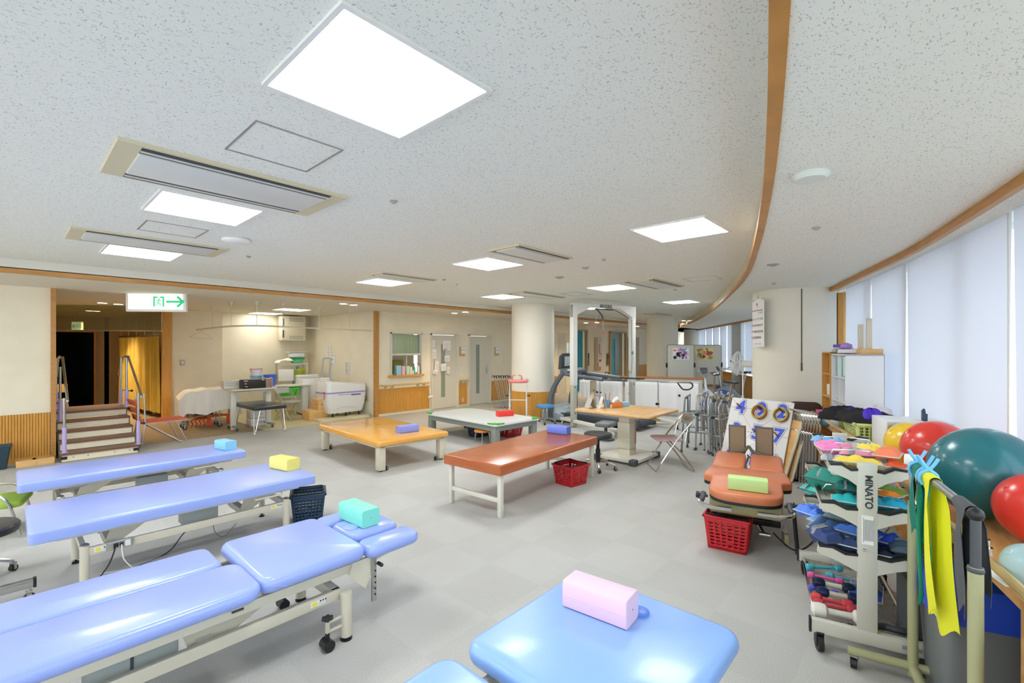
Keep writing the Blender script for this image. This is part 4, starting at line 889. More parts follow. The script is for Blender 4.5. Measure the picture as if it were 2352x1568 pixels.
for k, px in enumerate((345, 352, 360)):
    q = P(px, 950); b = MB(); b.loft([[(a, c, z) for a, c in rr(.09, .2, .03, 3)] for z in (0, .02)]); b.loft([[(a*s_, c*s_+(.02 if z > .1 else 0), z) for a, c in rr(.085, .14, .03, 3)] for s_, z in ((1, .02), (.95, .08), (.8, .22))]); solo('rubber_boot', b, M_BLACK if k < 2 else M_LGREY, ['black boot standing under the curtain, leftmost', 'black boot standing under the curtain, middle', 'grey boot standing under the curtain by the wooden jamb'][k], 'boot', (q.x, q.y, 0), 1.2)
q = P(152, 962); T = thing('corridor_chair', 'small chair with pale metal legs in the dark corridor behind the stairs', 'chair', (q.x-.15, q.y+.2, 0))
b = MB(); b.slab((0, 0), .4, .4, .42, .45, .08); build('seat', b, mat('chair_tan', 'a58a5c', .5), T)
for a in (-1, 1):
    for c in (-1, 1): b = MB(); b.tube([(a*.17, c*.17, .43), (a*.21, c*.21, 0)], .011); build('leg', b, M_ALU, T)
b = MB(); b.grid(lambda u, v: (-.2+.4*u, .2+.03*v, .6+.2*v), 6, 2, .01); b.tube([(-.18, .19, .43), (-.18, .22, .7)], .01); b.tube([(.18, .19, .43), (.18, .22, .7)], .01); build('backrest', b, mat('chair_tan', 'a58a5c', .5), T)
q = P(128, 960, .4); T = thing('corridor_cushion', 'tan cushion on a shelf just behind the door jamb beside the stairs', 'cushion', (.53, 12.9, .0)); b = MB(); b.slab((.1, 0), .3, .5, .50, .60, .06, .04, .04); build('cushion', b, mat('tan_cushion', 'c29a5e', .8), T); b = MB(); b.box((.1, 0, .25), (.3, .5, .5), .01); build('stand', b, M_IVORY, T)
# ============================================================ ALCOVE
def onback(px, y):   # x on the plane y
    return WX(px, y)
# desk with grey legs and a white sheet thrown over
T = thing('grey_leg_desk', 'pale-topped desk with square grey legs against the alcove wall, sheet over it', 'desk', (3.05, 11.9, 0), -.08)
b = MB(); b.box((0, 0, .715), (.95, .60, .03), .004); build('desktop', b, M_PALEWOOD, T)
for a in (-1, 1):
    for c in (-1, 1): b = MB(); b.box((a*.44, c*.26, .35), (.05, .05, .70)); build('leg', b, mat('grey_leg', '9ea09c', .5), T)
def drape(fn, name, label, cat, m, nu=28, nv=28, loc=(0, 0, 0), rz=0, th=.004, group=None):
    b = MB(); b.grid(fn, nu, nv, th); return solo(name, b, m, label, cat, loc, rz, group)
M_SHEET = mat('white_sheet', 'f1eee6', .9, bump=.4, bs=9)
def sheet(u, v):
    x, y = -.55+1.10*u, -.62+1.0*v; z = .745+.03*math.sin(x*9)*math.cos(y*7)+.035*max(0, math.sin(x*5+1))+.02
    e = max(0, -.30-y); z -= e*1.25; y = max(y, -.30-e*.25)
    ex = max(0, abs(x)-.42); z -= ex*1.1+(.10*max(0, 1-abs(x+.1)*3) if e > .2 else 0)
    return (x, y+(.015+.10*min(.35, e))*math.sin(x*15+1.5*math.sin(x*4)), z+.012*math.sin(x*23)*math.sin(v*17))
drape(sheet, 'sheet', 'white sheet crumpled over the desk and wire cart at the alcove left', 'sheet', M_SHEET, loc=(2.88, 11.32, .0), rz=-.1)
q = P(485, 982); T = thing('wire_cart', 'small steel wire cart under the white sheet', 'cart', (q.x-.12, q.y+.25, 0), -.1)
for z in (.25, .52, .70):
    b = MB(); b.tube([(a, c, z) for a, c in rr(.62, .42, .02, 2)], .006, 6, closed=True)
    for k in range(9): b.cyl((-.3+k*.075, -.2, z-.004), (-.3+k*.075, .2, z-.004), .0025, n=5)
    build('wire_shelf', b, M_STEEL, T)
for a in (-1, 1):
    for c in (-1, 1): b = MB(); b.cyl((a*.3, c*.2, .1), (a*.3, c*.2, .74), .011, n=10); p = build('post', b, M_STEEL, T); caster(p, a*.3, c*.2, .04, .12)
basket('dark blue perforated basket with brown things on the wire cart shelf', '28305c', q.x-.08, q.y+.24, .34, .26, .16, -.1, .262, .9, False, 'storage_basket', rows=4)
# orange corrugated piece standing on the floor
q = P(465, 978); T = thing('orange_frame', 'bright orange ribbed plastic stand on the floor beside the wire cart', 'plastic stand', (q.x, q.y, 0), -.2)
M_ORG = mat('safety_orange', 'f0602a', .45)
for k in range(4): b = MB(); b.tube([(-.2+k*.07, -.05, .012), (-.17+k*.07, -.06, .07), (-.2+k*.07, -.05, .12), (-.13+k*.07, -.04, .17), (0+k*.07, .02, .19)], .014, 8, 4); build('rib', b, M_ORG, T)
b = MB(); b.loft([[(x, y, z) for x, z in ((.06, 0), (.17, 0), (.13, .30), (.09, .33))] for y in (-.1, -.075)]); build('upright', b, M_ORG, T)
b = MB(); b.box((.35, .05, .20), (.42, .12, .04), .01); b.box((.5, .05, .11), (.12, .12, .2), .02); build('arm', b, M_ORG, T)
# adjustable beige desk (front)
T = thing('lift_desk', 'beige height-adjustable desk with thick white columns and castered feet', 'desk', (3.42, 10.45, 0), -.02)
x0 = P(524, 895, .80); L = 1.15
b = MB(); b.slab((0, 0), .86, .62, .80, .83, .05, .008, .008, 4, 2); build('desktop', b, mat('desk_beige', 'd9d2b8', .5), T)
for a in (-1, 1):
    b = MB(); b.box((a*.33, -.02, .44), (.10, .07, .72), .008); b.box((a*.33, -.02, .23), (.075, .05, .45)); c_ = build('column', b, M_OFFW, T)
    b = MB(); b.box((a*.33, 0, .075), (.07, .60, .035), .006); f_ = build('foot', b, M_GREYM, c_)
    for c in (-.27, .27): b = MB(); b.cyl((a*.33-.015, c, .03), (a*.33+.015, c, .03), .03, n=14); build('wheel', b, M_DGREY, c_)
b = MB(); b.box((.1, -.24, .775), (.4, .02, .04), .004); b.box((0, 0, .78), (.66, .05, .04)); build('drawer_rail', b, M_LGREY, T)
T0 = T
def cardbox(name, label, cat, x, y, z, w_, d, h, m, rz=0, group=None, bev=.004):
    b = MB(); b.box((0, 0, h/2), (w_, d, h), bev); return solo(name, b, m, label, cat, (x, y, z), rz, group)
T = thing('monitor_unit', 'black box unit with a red light on the beige alcove desk', 'equipment', (3.44, 10.40, .83), -.02)
b = MB(); b.box((0, 0, .09), (.44, .22, .18), .006); c_ = build('case', b, M_BLACK, T)
b = MB(); b.box((-.16, -.112, .10), (.03, .004, .012)); build('red_light', b, mat('red_led', 'ff4030', .5, emit=1.5), c_)
b = MB(); b.box((-.16, -.112, .155), (.07, .004, .012)); b.box((-.15, -.112, .04), (.05, .004, .008)); build('front_label', b, M_PAPER, c_)
b = MB(); b.box((.17, -.112, .165), (.05, .004, .012)); build('yellow_tag', b, mat('yellow_mark', 'f2e53a', .6), c_)
T = thing('control_unit', 'beige control unit with vent slats left of the black box', 'equipment', (3.13, 10.62, .83), 0)
b = MB(); b.box((0, 0, .08), (.36, .20, .16), .006); c_ = build('case', b, M_OFFW, T)
for k in range(3): b = MB(); b.box((0, -.102, .07+k*.035), (.34, .004, .008)); build('vent_slat', b, M_GREYM, c_)
T = thing('plate_rack', 'pink plastic rack of slats right of the black box', 'rack', (3.76, 10.46, .83), 0)
for k in range(7): b = MB(); b.box((0, 0, .022+k*.026), (.13, .15, .008), .002); build('slat', b, mat('pale_pink', 'efc2b4', .5), T)
b = MB(); b.box((-.06, 0, .1), (.008, .15, .2)); b.box((.06, 0, .1), (.008, .15, .2)); build('side', b, mat('pale_pink', 'efc2b4', .5), T)
# back desk carrying buckets
T = thing('side_table', 'grey side table behind the beige desk, holding the buckets', 'table', (4.6, 11.6, 0), 0)
b = MB(); b.box((0, 0, .745), (1.0, .5, .03), .004); build('tabletop', b, M_OFFW, T)
for a in (-1, 1):
    for c in (-1, 1): b = MB(); b.cyl((a*.45, c*.2, 0), (a*.45, c*.2, .74), .014, n=8); build('leg', b, M_STEEL, T)
def bucket(label, x, y, z, r, h, m, hm, rim=None):
    T = thing('bucket', label, 'bucket', (x, y, z))
    b = MB(); b.lathe([(r*.78, 0), (r, h), (r*1.05, h), (r*1.05, h-.012), (r*1.0, h-.014)], n=28, cap=False); b.lathe([(r*.76, .004), (.001, .004)], n=28, cap=False); b.lathe([(r*.97, h), (r*.76, .006)], n=28, cap=False); build('pail', b, m, T)
    if rim: b = MB(); b.torus((0, 0, h-.006), r*1.03, .007); build('rim', b, rim, T)
    b = MB(); b.tube([(r*1.03*math.cos(a), -r*.25-r*.75*math.sin(a)*.35, h-.02-r*.55*math.sin(a)) for a in [PI*i/14 for i in range(15)]], .004, 6); build('bail_handle', b, hm, T)
    return T
q = PD(588, 10.9); bucket('light blue bucket at the bottom of the bucket stack', q.x, q.y, .76, .13, .25, mat('bucket_sky', '8fbfe0', .4), M_WHITE)
bucket('white bucket with crimson rim, stacked on the light blue bucket', q.x, q.y, .92, .128, .25, mat('bucket_white', 'eceaf2', .4), mat('crimson', 'b8234c', .4), mat('crimson', 'b8234c', .4))
q = PD(620, 10.9); bucket('royal blue bucket right of the bucket stack', q.x, q.y, .76, .14, .27, mat('bucket_blue', '3f74e0', .4), mat('bucket_blue', '3f74e0', .4))
# black padded bench with chrome hairpin legs
T = thing('padded_bench', 'black vinyl bench with bent chrome legs in front of the alcove', 'bench', (3.47, 10.12, 0), 0)
b = MB(); b.slab((0, 0), .62, 1.25, .46, .525, .05, .02, .02, 4, 3); build('seat_pad', b, M_BLACKV, T)
for a in (-1, 1):
    for c in (-1, 1):
        b = MB(); b.tube([(a*.27, c*.50, .46), (a*.285, c*.57, .05), (a*.27, c*.60, .012), (a*.255, c*.57, .05), (a*.17, c*.56, .46)], .010, 8, 4); build('leg', b, M_CHROME, T)
# grey folding chair behind
T = thing('folding_chair', 'grey folding chair standing sideways beside the green laundry basket', 'chair', (4.45, 11.0, 0), PI*.62); fchair(T, mat('grey_vinyl_seat', 'b9b7ac', .5), M_LGREY, M_ALU)
# white drawer boxes on the floor under the desk
for k in range(2):
    T = thing('drawer_box', ['lower white drawer box under the beige desk', 'upper white drawer box under the beige desk'][k], 'drawer box', (3.66, 10.75, .0+.17*k), 0)
    b = MB(); b.box((0, 0, .082), (.36, .3, .16), .006); build('case', b, M_WHITE, T); b = MB(); b.box((0, -.152, .08), (.08, .008, .012)); build('handle', b, M_GREYM, T)
# white plastic shelf rack with basins
sx0, sy0 = P(650, 945).x, 12.55
T = thing('plastic_rack', 'ivory shelf rack in the alcove corner stacked with basins', 'shelf rack', (5.02, 12.35, 0), -.12)
for a in (-1, 1):
    for c in (-1, 1): b = MB(); b.box((a*.33, c*.16, .62), (.04, .035, 1.24), .004); build('post', b, M_IVORY, T)
for z in (.30, .62, .93, 1.25): b = MB(); b.box((0, 0, z), (.72, .38, .03), .004); build('shelf', b, M_IVORY, T)
rackT = T
def basin(label, x, y, z, r, h, m):
    b = MB(); b.lathe([(r*.72, 0), (r*.9, h*.8), (r, h), (r*1.04, h), (r*.94, h*.97), (r*.70, .008), (.001, .008)], n=30, cap=False); return solo('basin', b, m, label, 'basin', (x, y, z))
basin('mint green basin on top of the ivory rack', 5.14, 12.32, 1.27, .19, .10, mat('mint', '6fcf9b', .4)); basin('darker green basin nested in the mint basin', 5.15, 12.32, 1.335, .20, .08, mat('green_basin', '58b87c', .4))
cardbox('storage_box', 'white lidded box on the green basins', 'box', 5.13, 12.33, 1.42, .34, .25, .12, M_WHITE, 0, bev=.02)
b = MB(); b.box((0, 0, .01), (.46, .32, .02), .008); solo('tray', b, M_LGREY, 'flat grey tray lid lying on the white box', 'tray', (5.14, 12.33, 1.542))
def towels(u, v): x = -.19+.38*u; y = -.16+.32*v; return (x, y, .05+.035*math.sin(x*16)*math.cos(y*13)+.03*math.sin(x*7+1)-.9*max(0, abs(x)-.15)-.5*max(0, abs(y)-.12))
drape(towels, 'towel', 'white towels heaped on the rack top left of the mint basin', 'towel', M_SHEET, 18, 14, (4.80, 12.27, 1.29), 0)
basket('yellow-green basket on the second shelf of the ivory rack', 'c8d22e', 5.17, 12.33, .30, .28, .16, -.12, .945, .9, False, 'storage_basket', rows=6, cols=(10, 8), vert=True)
b = MB(); b.lathe([(.035, 0), (.045, .08), (.02, .16), (.018, .2)], n=14); b.box((.02, 0, .21), (.09, .03, .03), .01); solo('spray_bottle', b, mat('azure', '3f9de8', .4), 'bright blue pump piece sticking out of the yellow-green basket', 'bottle', (5.13, 12.30, .95))
basin('green bowl on the rack beside the yellow-green basket', 4.93, 12.30, .945, .085, .09, mat('green_bowl', '4fb796', .4))
b = MB(); b.lathe([(.04, 0), (.042, .1), (.02, .13), (.018, .16), (.02, .19)], n=16); solo('detergent_bottle', b, mat('azure', '3f9de8', .4), 'small blue bottle on the lower rack shelf', 'bottle', (5.02, 12.24, .635))
b = MB(); b.box((0, 0, 0), (.36, .004, .30)); solo('notice_sheet', b, M_PAPER, 'white sheet taped across the front of the ivory rack', 'notice', (4.80, 12.15, .97), -.12)
basket('neon green laundry basket in front of the ivory rack', '4df04a', 4.62, 11.55, .44, .34, .20, -.3, .50, .78, False, 'laundry_basket', rows=4, cols=(10, 8), vert=True)
T = thing('basket_stand', 'small steel stand carrying the neon green basket', 'stand', (4.62, 11.55, 0), -.3)
b = MB(); b.box((0, 0, .485), (.34, .26, .03)); build('stand_top', b, M_IVORY, T)
for a in (-1, 1):
    for c in (-1, 1): b = MB(); b.cyl((a*.15, c*.11, 0), (a*.15, c*.11, .48), .014); build('leg', b, M_IVORY, T)
# washing machine
T = thing('washing_machine', 'white top-loading washing machine beside the bath tub', 'washing machine', (5.22, 11.72, 0), -.12)
b = MB(); b.slab((0, 0), .56, .56, .03, .90, .05, .02, .01, 5, 3); build('body', b, M_WHITE, T)
b = MB(); b.slab((0, 0), .56, .56, 0, .03, .05, .004, .002); build('base', b, M_BLACK, T)
b = MB(); b.slab((0, -.03), .46, .40, .90, .925, .05, .01, .002); build('lid', b, mat('lid_grey', 'b9bcbf', .3), T)
b = MB(); b.box((0, .22, .94), (.54, .10, .07), .02); build('control_panel', b, M_WHITE, T)
# bath tub unit on its pale platform
T = thing('bath_platform', 'low pale rounded platform board under the bath tub', 'platform', (5.30, 10.45, 0), 0)
b = MB(); b.slab((0, 0), 1.25, 1.0, 0, .06, .12, .01, .004, 8, 2); build('board', b, mat('pale_board', 'dccfa8', .5), T)
T = thing('bath_tub', 'white whirlpool bath unit with a lilac band and tall grey grab frame', 'bath tub', (5.40, 10.42, .06), .02)
M_TUB = mat('tub_white', 'eeeeea', .3, coat=.4); L = 1.05; W = .62
prof = [(.80, .10, .035), (.86, .13, .02), (.95, .30, .0), (1.0, .56, 0), (1.01, .60, 0)]
b = MB(); b.loft([[(x, y, z) for x, y in rr(L*k, W*k, .12, 6)] for k, z in ((.82, .09), (.86, .12), (.94, .30), (.985, .545))]); build('tub_body', b, M_TUB, T)
b = MB(); b.loft([[(x, y, z) for x, y in rr(L*k, W*k, .13, 6)] for k, z in ((.985, .545), (1.01, .55), (1.01, .575), (.985, .58))]); build('lilac_band', b, mat('lilac', 'a79bd0', .4), T)
def tubtop(k, z):
    r = []
    for x, y in rr(L*k, W*k, .13, 6):
        h = .16*(1/(1+math.exp((x+.08)*16)))+.10*(1/(1+math.exp(-(x-.30)*18))); r.append((x, y, z[0]+(h if z[1] else 0)))
    return r
b = MB(); b.loft([tubtop(.985, (.578, 0)), tubtop(.965, (.64, 1)), tubtop(.93, (.665, 1)), tubtop(.84, (.655, 1)), tubtop(.80, (.60, 0)), tubtop(.62, (.30, 0))]); build('tub_rim', b, M_TUB, T)
b = MB(); b.box((-.30, .16, .86), (.30, .16, .08), .03); b.box((-.40, 0, .82), (.20, .4, .05), .02); build('control_head', b, M_TUB, T)
b = MB(); b.box((.18, -.02, .70), (.34, .18, .03), .015, rot=(0, -.25, 0)); build('headrest', b, mat('pale_rose', 'efc6cb', .6), T)
for s_ in (-1, 1): pass
b = MB(); b.tube([(-.26, -.16, .78), (-.34, -.16, .86), (-.38, -.16, .98), (-.36, -.16, 1.30), (-.33, -.14, 1.36), (-.33, .18, 1.36), (-.36, .20, 1.30), (-.38, .20, .98), (-.34, .20, .86), (-.26, .20, .78)], .020, 10, 4); build('grab_frame', b, mat('frame_grey', 'b3b6b4', .4), T)
b = MB(); b.box((.20, -.31, .50), (.24, .012, .035), .004); b.box((-.05, -.312, .512), (.4, .006, .008)); build('purple_emblem', b, mat('emblem_violet', '8a62b8', .5), T)
b = MB(); b.tube([(-.35+.06*k, -.298-.004*math.sin(k*.5), .17+.06*math.sin(k*.33)) for k in range(11)], .004, 6); build('moulded_line', b, M_LGREY, T)
for a in (-.33, .0, .33): b = MB(); b.cyl((a, -.2, 0), (a, -.2, .09), .02); b.cyl((a, .2, 0), (a, .2, .09), .02); build('foot', b, M_BLACK, T)
b = MB(); b.tube([(.35, .1, .06), (.55, .05, .03), (.7, .15, .02)], .02, 8, 5); build('drain_hose', b, M_LGREY, T)
b = MB(); b.cyl((-.54, -.2, .42), (-.52, -.2, .56), .008); b.box((-.53, -.2, .58), (.06, .02, .03), .006); build('red_lever', b, mat('lever_red', 'd84436', .5), T)
# wooden step box
T = thing('wooden_step', 'plywood step box with hand slot beside the bath tub', 'step box', (4.83, 10.55, 0), .0)
b = MB(); b.box((.08, 0, .24), (.22, .40, .48), .003); b.box((-.13, 0, .12), (.20, .40, .24), .003); c_ = build('box_body', b, M_PALEWOOD, T)
b = MB(); b.box((.08, -.202, .36), (.06, .006, .015)); b.box((-.031, -.1, .36), (.004, .05, .015)); build('hand_slot', b, M_BLACK, T)
# wall mounted unit, notices, switches
q = PD(682, 12.7); T = thing('wall_air_unit', 'cream louvred air unit high in the alcove corner', 'wall unit', (5.22, 12.82, 0), -.05)
b = MB(); b.box((0, .0, 2.19), (.62, .30, .66), .02); c_ = build('casing', b, mat('unit_cream', 'e3dcc2', .5), T)
for z in (2.46, 2.425, 2.39, 1.98, 1.945, 1.91): b = MB(); b.box((.06, -.151, z), (.36, .006, .012)); build('louvre', b, M_GREYM, T)
for z in (2.34, 2.04): b = MB(); b.box((-.27, -.151, z), (.035, .006, .20)); build('side_grille', b, M_DGREY, T)
def wall_notice(px, py0, py1, wpx, label, lines=5):
    k = (px-1176)/F; dx, dy = fw[0]+rt[0]*k, fw[1]+rt[1]*k
    # plane through (5.80,13.15)-(5.99,9.9)
    ax, ay, bx, by = 5.795, 13.15, 5.985, 9.9; ex, ey = bx-ax, by-ay; t = (ax*ey-ay*ex)/(dx*ey-dy*ex); x, y = dx*t, dy*t
    z0, z1 = HZ(py1, t), HZ(py0, t); h = z1-z0; w_ = wpx; T = thing('wall_notice', label, 'notice', (x-.006, y, z0), math.atan2(by-ay, bx-ax))
    b = MB(); b.box((0, 0, h/2), (w_, .004, h)); build('paper', b, M_PAPER, T)
    for j in range(lines): b = MB(); b.box((0, -.003, h*(.12+.8*j/max(1, lines-1))), (w_*(.5+.3*((j*7) % 3)/3), .001, h*.03)); build('printed_line', b, M_INK, T)
wall_notice(755.5, 795, 820, .20, 'tall white notice on the alcove side wall above the bath, left one', 6)
wall_notice(764.5, 815, 838, .26, 'white bracket card on the alcove side wall below the tall notice', 3)
wall_notice(797, 831, 859, .22, 'white list notice on the alcove side wall above the tub foot end', 8)
def plate(name, label, cat, x, y, z, rz, w_=.07, h=.12, m=None, dot=None):
    T = thing(name, label, cat, (x, y, z), rz); b = MB(); b.box((0, 0, 0), (w_, .012, h), .003); build('plate', b, m or M_LGREY, T)
    b = MB(); b.box((0, -.008, 0), (w_*.45, .006, h*.35)); build('insert', b, dot or M_DGREY, T); return T
plate('light_switch', 'grey switch plate on the alcove left wall', 'switch', WX(419, 12.97), 12.955, HZ(832, 10.9), -.2, .09, .13, M_LGREY, M_PAPER)
T = plate('wall_outlet', 'grey outlet with a black cable, low on the alcove left wall', 'outlet', WX(420, 12.97), 12.95, HZ(938, 10.9), -.2, .09, .12, M_LGREY)
b = MB(); b.tube([(0, -.02, 0), (.08, -.06, -.06), (.2, -.12, -.16), (.3, -.2, -.18)], .008, 6, 4); build('cable', b, M_BLACK, T)
T = plate('wall_outlet', 'beige outlet by the wood corner post behind the bath', 'outlet', 5.955, 10.22, .42, PI/2, .08, .12, mat('outlet_beige', 'c9b58d', .5))
b = MB(); b.tube([(0, .01, 0), (-.02, .1, -.1), (.05, .12, -.3), (0, .2, -.38)], .006, 6, 4); build('cable', b, M_BLACK, T)
# ceiling-hung curtain rail
RZ_ = 2.08; T = thing('curtain_rail', 'bent ivory curtain rail hanging by thin rods in front of the alcove', 'curtain rail', (4, 11, 0)); o = T.location
pr = [P(a, c, RZ_) for a, c in ((452, 757), (488, 753), (531, 749), (590, 748), (650, 750), (733, 754), (803, 757.2))]+[Vector((5.95, 10.0, RZ_))]
b = MB(); b.tube([p-Vector((4, 11, 0)) for p in pr], .017, 6, 5); build('rail', b, M_IVORY, T)
for i, l in enumerate(pr[1:7]):
    b = MB(); b.cyl((l.x-4, l.y-11, RZ_), (l.x-4, l.y-11, LZ-.05), .006, n=8); b.lathe([(.012, -.08), (.05, -.0)], (l.x-4, l.y-11, LZ), 14); build('hanging_rod', b, M_IVORY, T)
q = pr[0].lerp(pr[1], .3); T = thing('clothes_hanger', 'thin wire clothes hanger on the alcove curtain rail', 'hanger', (q.x, q.y, RZ_-.02), .2)
b = MB(); b.tube([(0, 0, .03), (.015, 0, .0), (0, 0, -.03), (-.20, 0, -.14), (-.2, 0, -.17), (.2, 0, -.19), (.21, 0, -.16), (0, 0, -.03)], .004, 6, 3); build('hanger_wire', b, mat('pale_wire', 'c9b6c4', .4), T)
# ============================================================ FAR WALL THINGS
def onwall(px, py, y=9.87): x = WX(px, y); d = x*fw[0]+y*fw[1]; return Vector((x, y, HZ(py, d)))
def bottle(label, px, h, r, hexc, cap, top=False):
    q = onwall(px, 870, 9.86); T = thing('bottle', label, 'bottle', (q.x, q.y, .985))
    b = MB(); b.lathe([(r*.95, 0), (r, h*.1), (r, h*.6), (r*.4, h*.75), (r*.35, h*.82)], n=14); build('bottle_body', b, mat('b_'+hexc, hexc, .35), T)
    b = MB(); b.lathe([(r*.45, h*.82), (r*.3, h)], n=10)
    if top: b.box((-.02, 0, h*.98), (.06, .016, .02), .004)
    build('cap', b, mat('b_'+cap, cap, .4), T)
for px, w_, h, hexc, l in ((915, .14, .24, 'a9d6f0', 'light blue tissue box standing upright on the office window sill'), (926, .09, .22, 'f2c4cf', 'pink carton on the office window sill'), (936, .09, .22, 'd9efcf', 'white and green carton on the office window sill'), (943, .06, .19, 'f0efe6', 'thin white carton on the office window sill'), (949, .12, .10, 'e9e0d8', 'low white box with red print on the office window sill')):
    q = onwall(px, 870, 9.86); b = MB(); b.box((0, 0, h/2), (w_, .06, h), .003); solo('carton', b, mat('c_'+hexc, hexc, .6), l, 'box', (q.x, q.y, .985), .1)
bottle('small teal bottle at the left end of the window sill', 907, .15, .025, '3f8f8a', '2b5f8a'); bottle('green bottle with red cap on the window sill', 951, .28, .035, '55b98c', 'd0433a'); bottle('clear spray bottle with red trigger on the window sill', 960.5, .28, .038, 'd8e2e0', 'e04a3f', True)
b = MB(); b.box((0, 0, .18), (.34, .30, .36), .01); solo('office_case', b, mat('khaki_case', 'a99f5a', .7), 'olive-brown case inside the office behind the sill items', 'case', (7.0, 10.6, .98), .1)
b = MB(); b.box((0, 0, .49), (1.8, .5, .98)); solo('office_cabinet', b, M_OFFW, 'pale cabinet inside the office under the window', 'cabinet', (6.95, 10.7, 0))
# door notices
T = None
for i, (px, py, w_, h, l) in enumerate(((993, 789, .17, .19, 'upper left paper with a blue mark on the open door'), (996, 812, .18, .26, 'left middle paper with a grid on the open door'), (1026, 793, .28, .27, 'calendar with red month figure on the open door'), (1027, 823, .19, .17, 'small grid sheet under the calendar on the open door'),
                                     (991, 842, .10, .24, 'narrow sheet at the left edge of the open door'), (1003, 840, .13, .27, 'tilted sheet overlapping the lower notices on the open door'), (1019, 843, .19, .20, 'text sheet across the glass slit of the open door'), (1000, 855, .16, .10, 'lowest small sheet on the open door'), (1030, 850, .10, .2, 'half-hidden sheet at the lower right of the door notices'))):
    q = onwall(px, py, 9.915-.004*i); T = thing('door_notice', l, 'notice', (q.x, q.y, q.z)); T.rotation_euler = (0, (.0, .02, 0, -.02, 0, .12, -.08, .25, .03)[i], 0)
    b = MB(); b.box((0, 0, 0), (w_, .003, h)); build('paper', b, M_PAPER, T)
    for j in range(3): b = MB(); b.box((0, -.003, h*(-.3+.2*j)), (w_*.7, .001, .004)); build('printed_line', b, M_INK, T)
    if i == 2: b = MB(); b.box((-.05, -.003, -h*.40), (w_*.45, .001, .02)); build('red_mark', b, M_REDINK, T)
    if i == 0: b = MB(); b.box((-.04, -.003, -h*.2), (.03, .001, .06)); build('blue_mark', b, mat('blue_mark', '3f62c8', .6), T)
for px, l in ((1062, 'room sign with wooden plate between the two grey doors'), (1141, 'room sign with wooden plate right of the closed grey door')):
    q = onwall(px, 806, 9.885); T = thing('room_sign', l, 'sign', (q.x, q.y, q.z))
    b = MB(); b.box((0, 0, -.01), (.20, .012, .26)); build('wood_plate', b, mat('sign_wood', 'c9a877', .5), T)
    b = MB(); b.box((.025, -.012, .02), (.16, .012, .19)); c_ = build('white_card', b, M_WHITE, T)
    b = MB()
    for j in range(3): b.box((-.02+.045*j, -.019, .03), (.018, .002, .018))
    build('small_lettering', b, M_INK, c_)
for x0, x1, l in ((6.10, 7.56, 'pale round handrail on the wall under the office window'), (8.62, 8.96, 'short pale handrail between the two grey doors')):
    T = thing('wall_handrail', l, 'handrail', ((x0+x1)/2, 9.81, .75)); h = (x1-x0)/2
    b = MB(); b.tube([(-h, .05, 0), (-h+.03, 0, 0), (h-.03, 0, 0), (h, .05, 0)], .02, 10); build('rail', b, mat('rail_wood', 'd2b577', .4), T)
    for k in ((-h+.15, -h+.35, h-.35, h-.15) if h > .4 else (-.08, .08)): b = MB(); b.tube([(k, 0, -.01), (k, .01, -.05), (k, .085, -.06)], .008, 6); b.cyl((k, .07, -.06), (k, .085, -.06), .022); build('bracket', b, M_STEEL, T)
b = MB(); b.cyl((0, 0, .02), (0, 0, -.28), .003, n=6); b.cyl((0, 0, -.10), (0, 0, -.26), .022, n=10); b.cyl((-.06, 0, -.34), (.07, 0, -.32), .028, n=12); b.cyl((0, 0, -.28), (0, 0, -.33), .004, n=6); solo('lint_roller', b, M_WHITE, 'white roller brush hanging at the end of the handrail by the open door', 'roller brush', (7.56, 9.80, .70))
q = onwall(1063, 918, 9.875); plate('wall_outlet', 'ivory outlet on the slatted dado between the doors', 'outlet', q.x, q.y, q.z, 0, .06, .11, M_IVORY, M_LGREY)
# lift call panels and info board
for px, l in ((1351.5, 'dark call panel beside the left lift'), (1396, 'dark call panel left of the right lift')):
    q = onwall(px, 825, 9.85); b = MB(); b.box((0, 0, 0), (.10, .02, .50), .003); T = solo('lift_call_panel', b, mat('panel_brown', '6f6258', .4), l, 'call panel', (q.x, q.y, q.z))
    b = MB(); b.box((0, -.012, .14), (.07, .004, .18)); build('display', b, M_BLACK, T)
q = onwall(1375, 806, 9.87); T = thing('info_board', 'wooden board with a floor guide between the lifts', 'board', (q.x, q.y, q.z))
b = MB(); b.box((-.05, 0, -.12), (.45, .02, 1.30)); build('wood_back', b, mat('sign_wood', 'c9a877', .5), T)
b = MB(); b.box((.06, -.018, .05), (.32, .01, 1.0)); c_ = build('guide_sheet', b, mat('guide_grey', 'ddd6cc', .6), T)
b = MB(); b.box((.02, -.026, .12), (.07, .003, .36)); b.box((.08, -.026, -.10), (.16, .003, .05), rot=(0, .5, 0)); build('red_marks', b, mat('soft_red', 'cc7a74', .6), c_)
b = MB(); b.box((.06, -.026, -.45), (.2, .003, .35)); build('lower_sheet', b, M_PAPER, T); b = MB(); b.box((.06, -.03, -.38), (.14, .003, .1)); build('red_heading', b, mat('deep_red', 'b4404c', .6), T)
b = MB(); b.text('2', .12, .001); 
b.bm.free(); b = MB(); b.T = Matrix.Translation((.06, -.025, .42)) @ Matrix.Rotation(PI/2, 4, 'X'); b.text('5', .12, .001); build('floor_number', b, M_INK, c_)
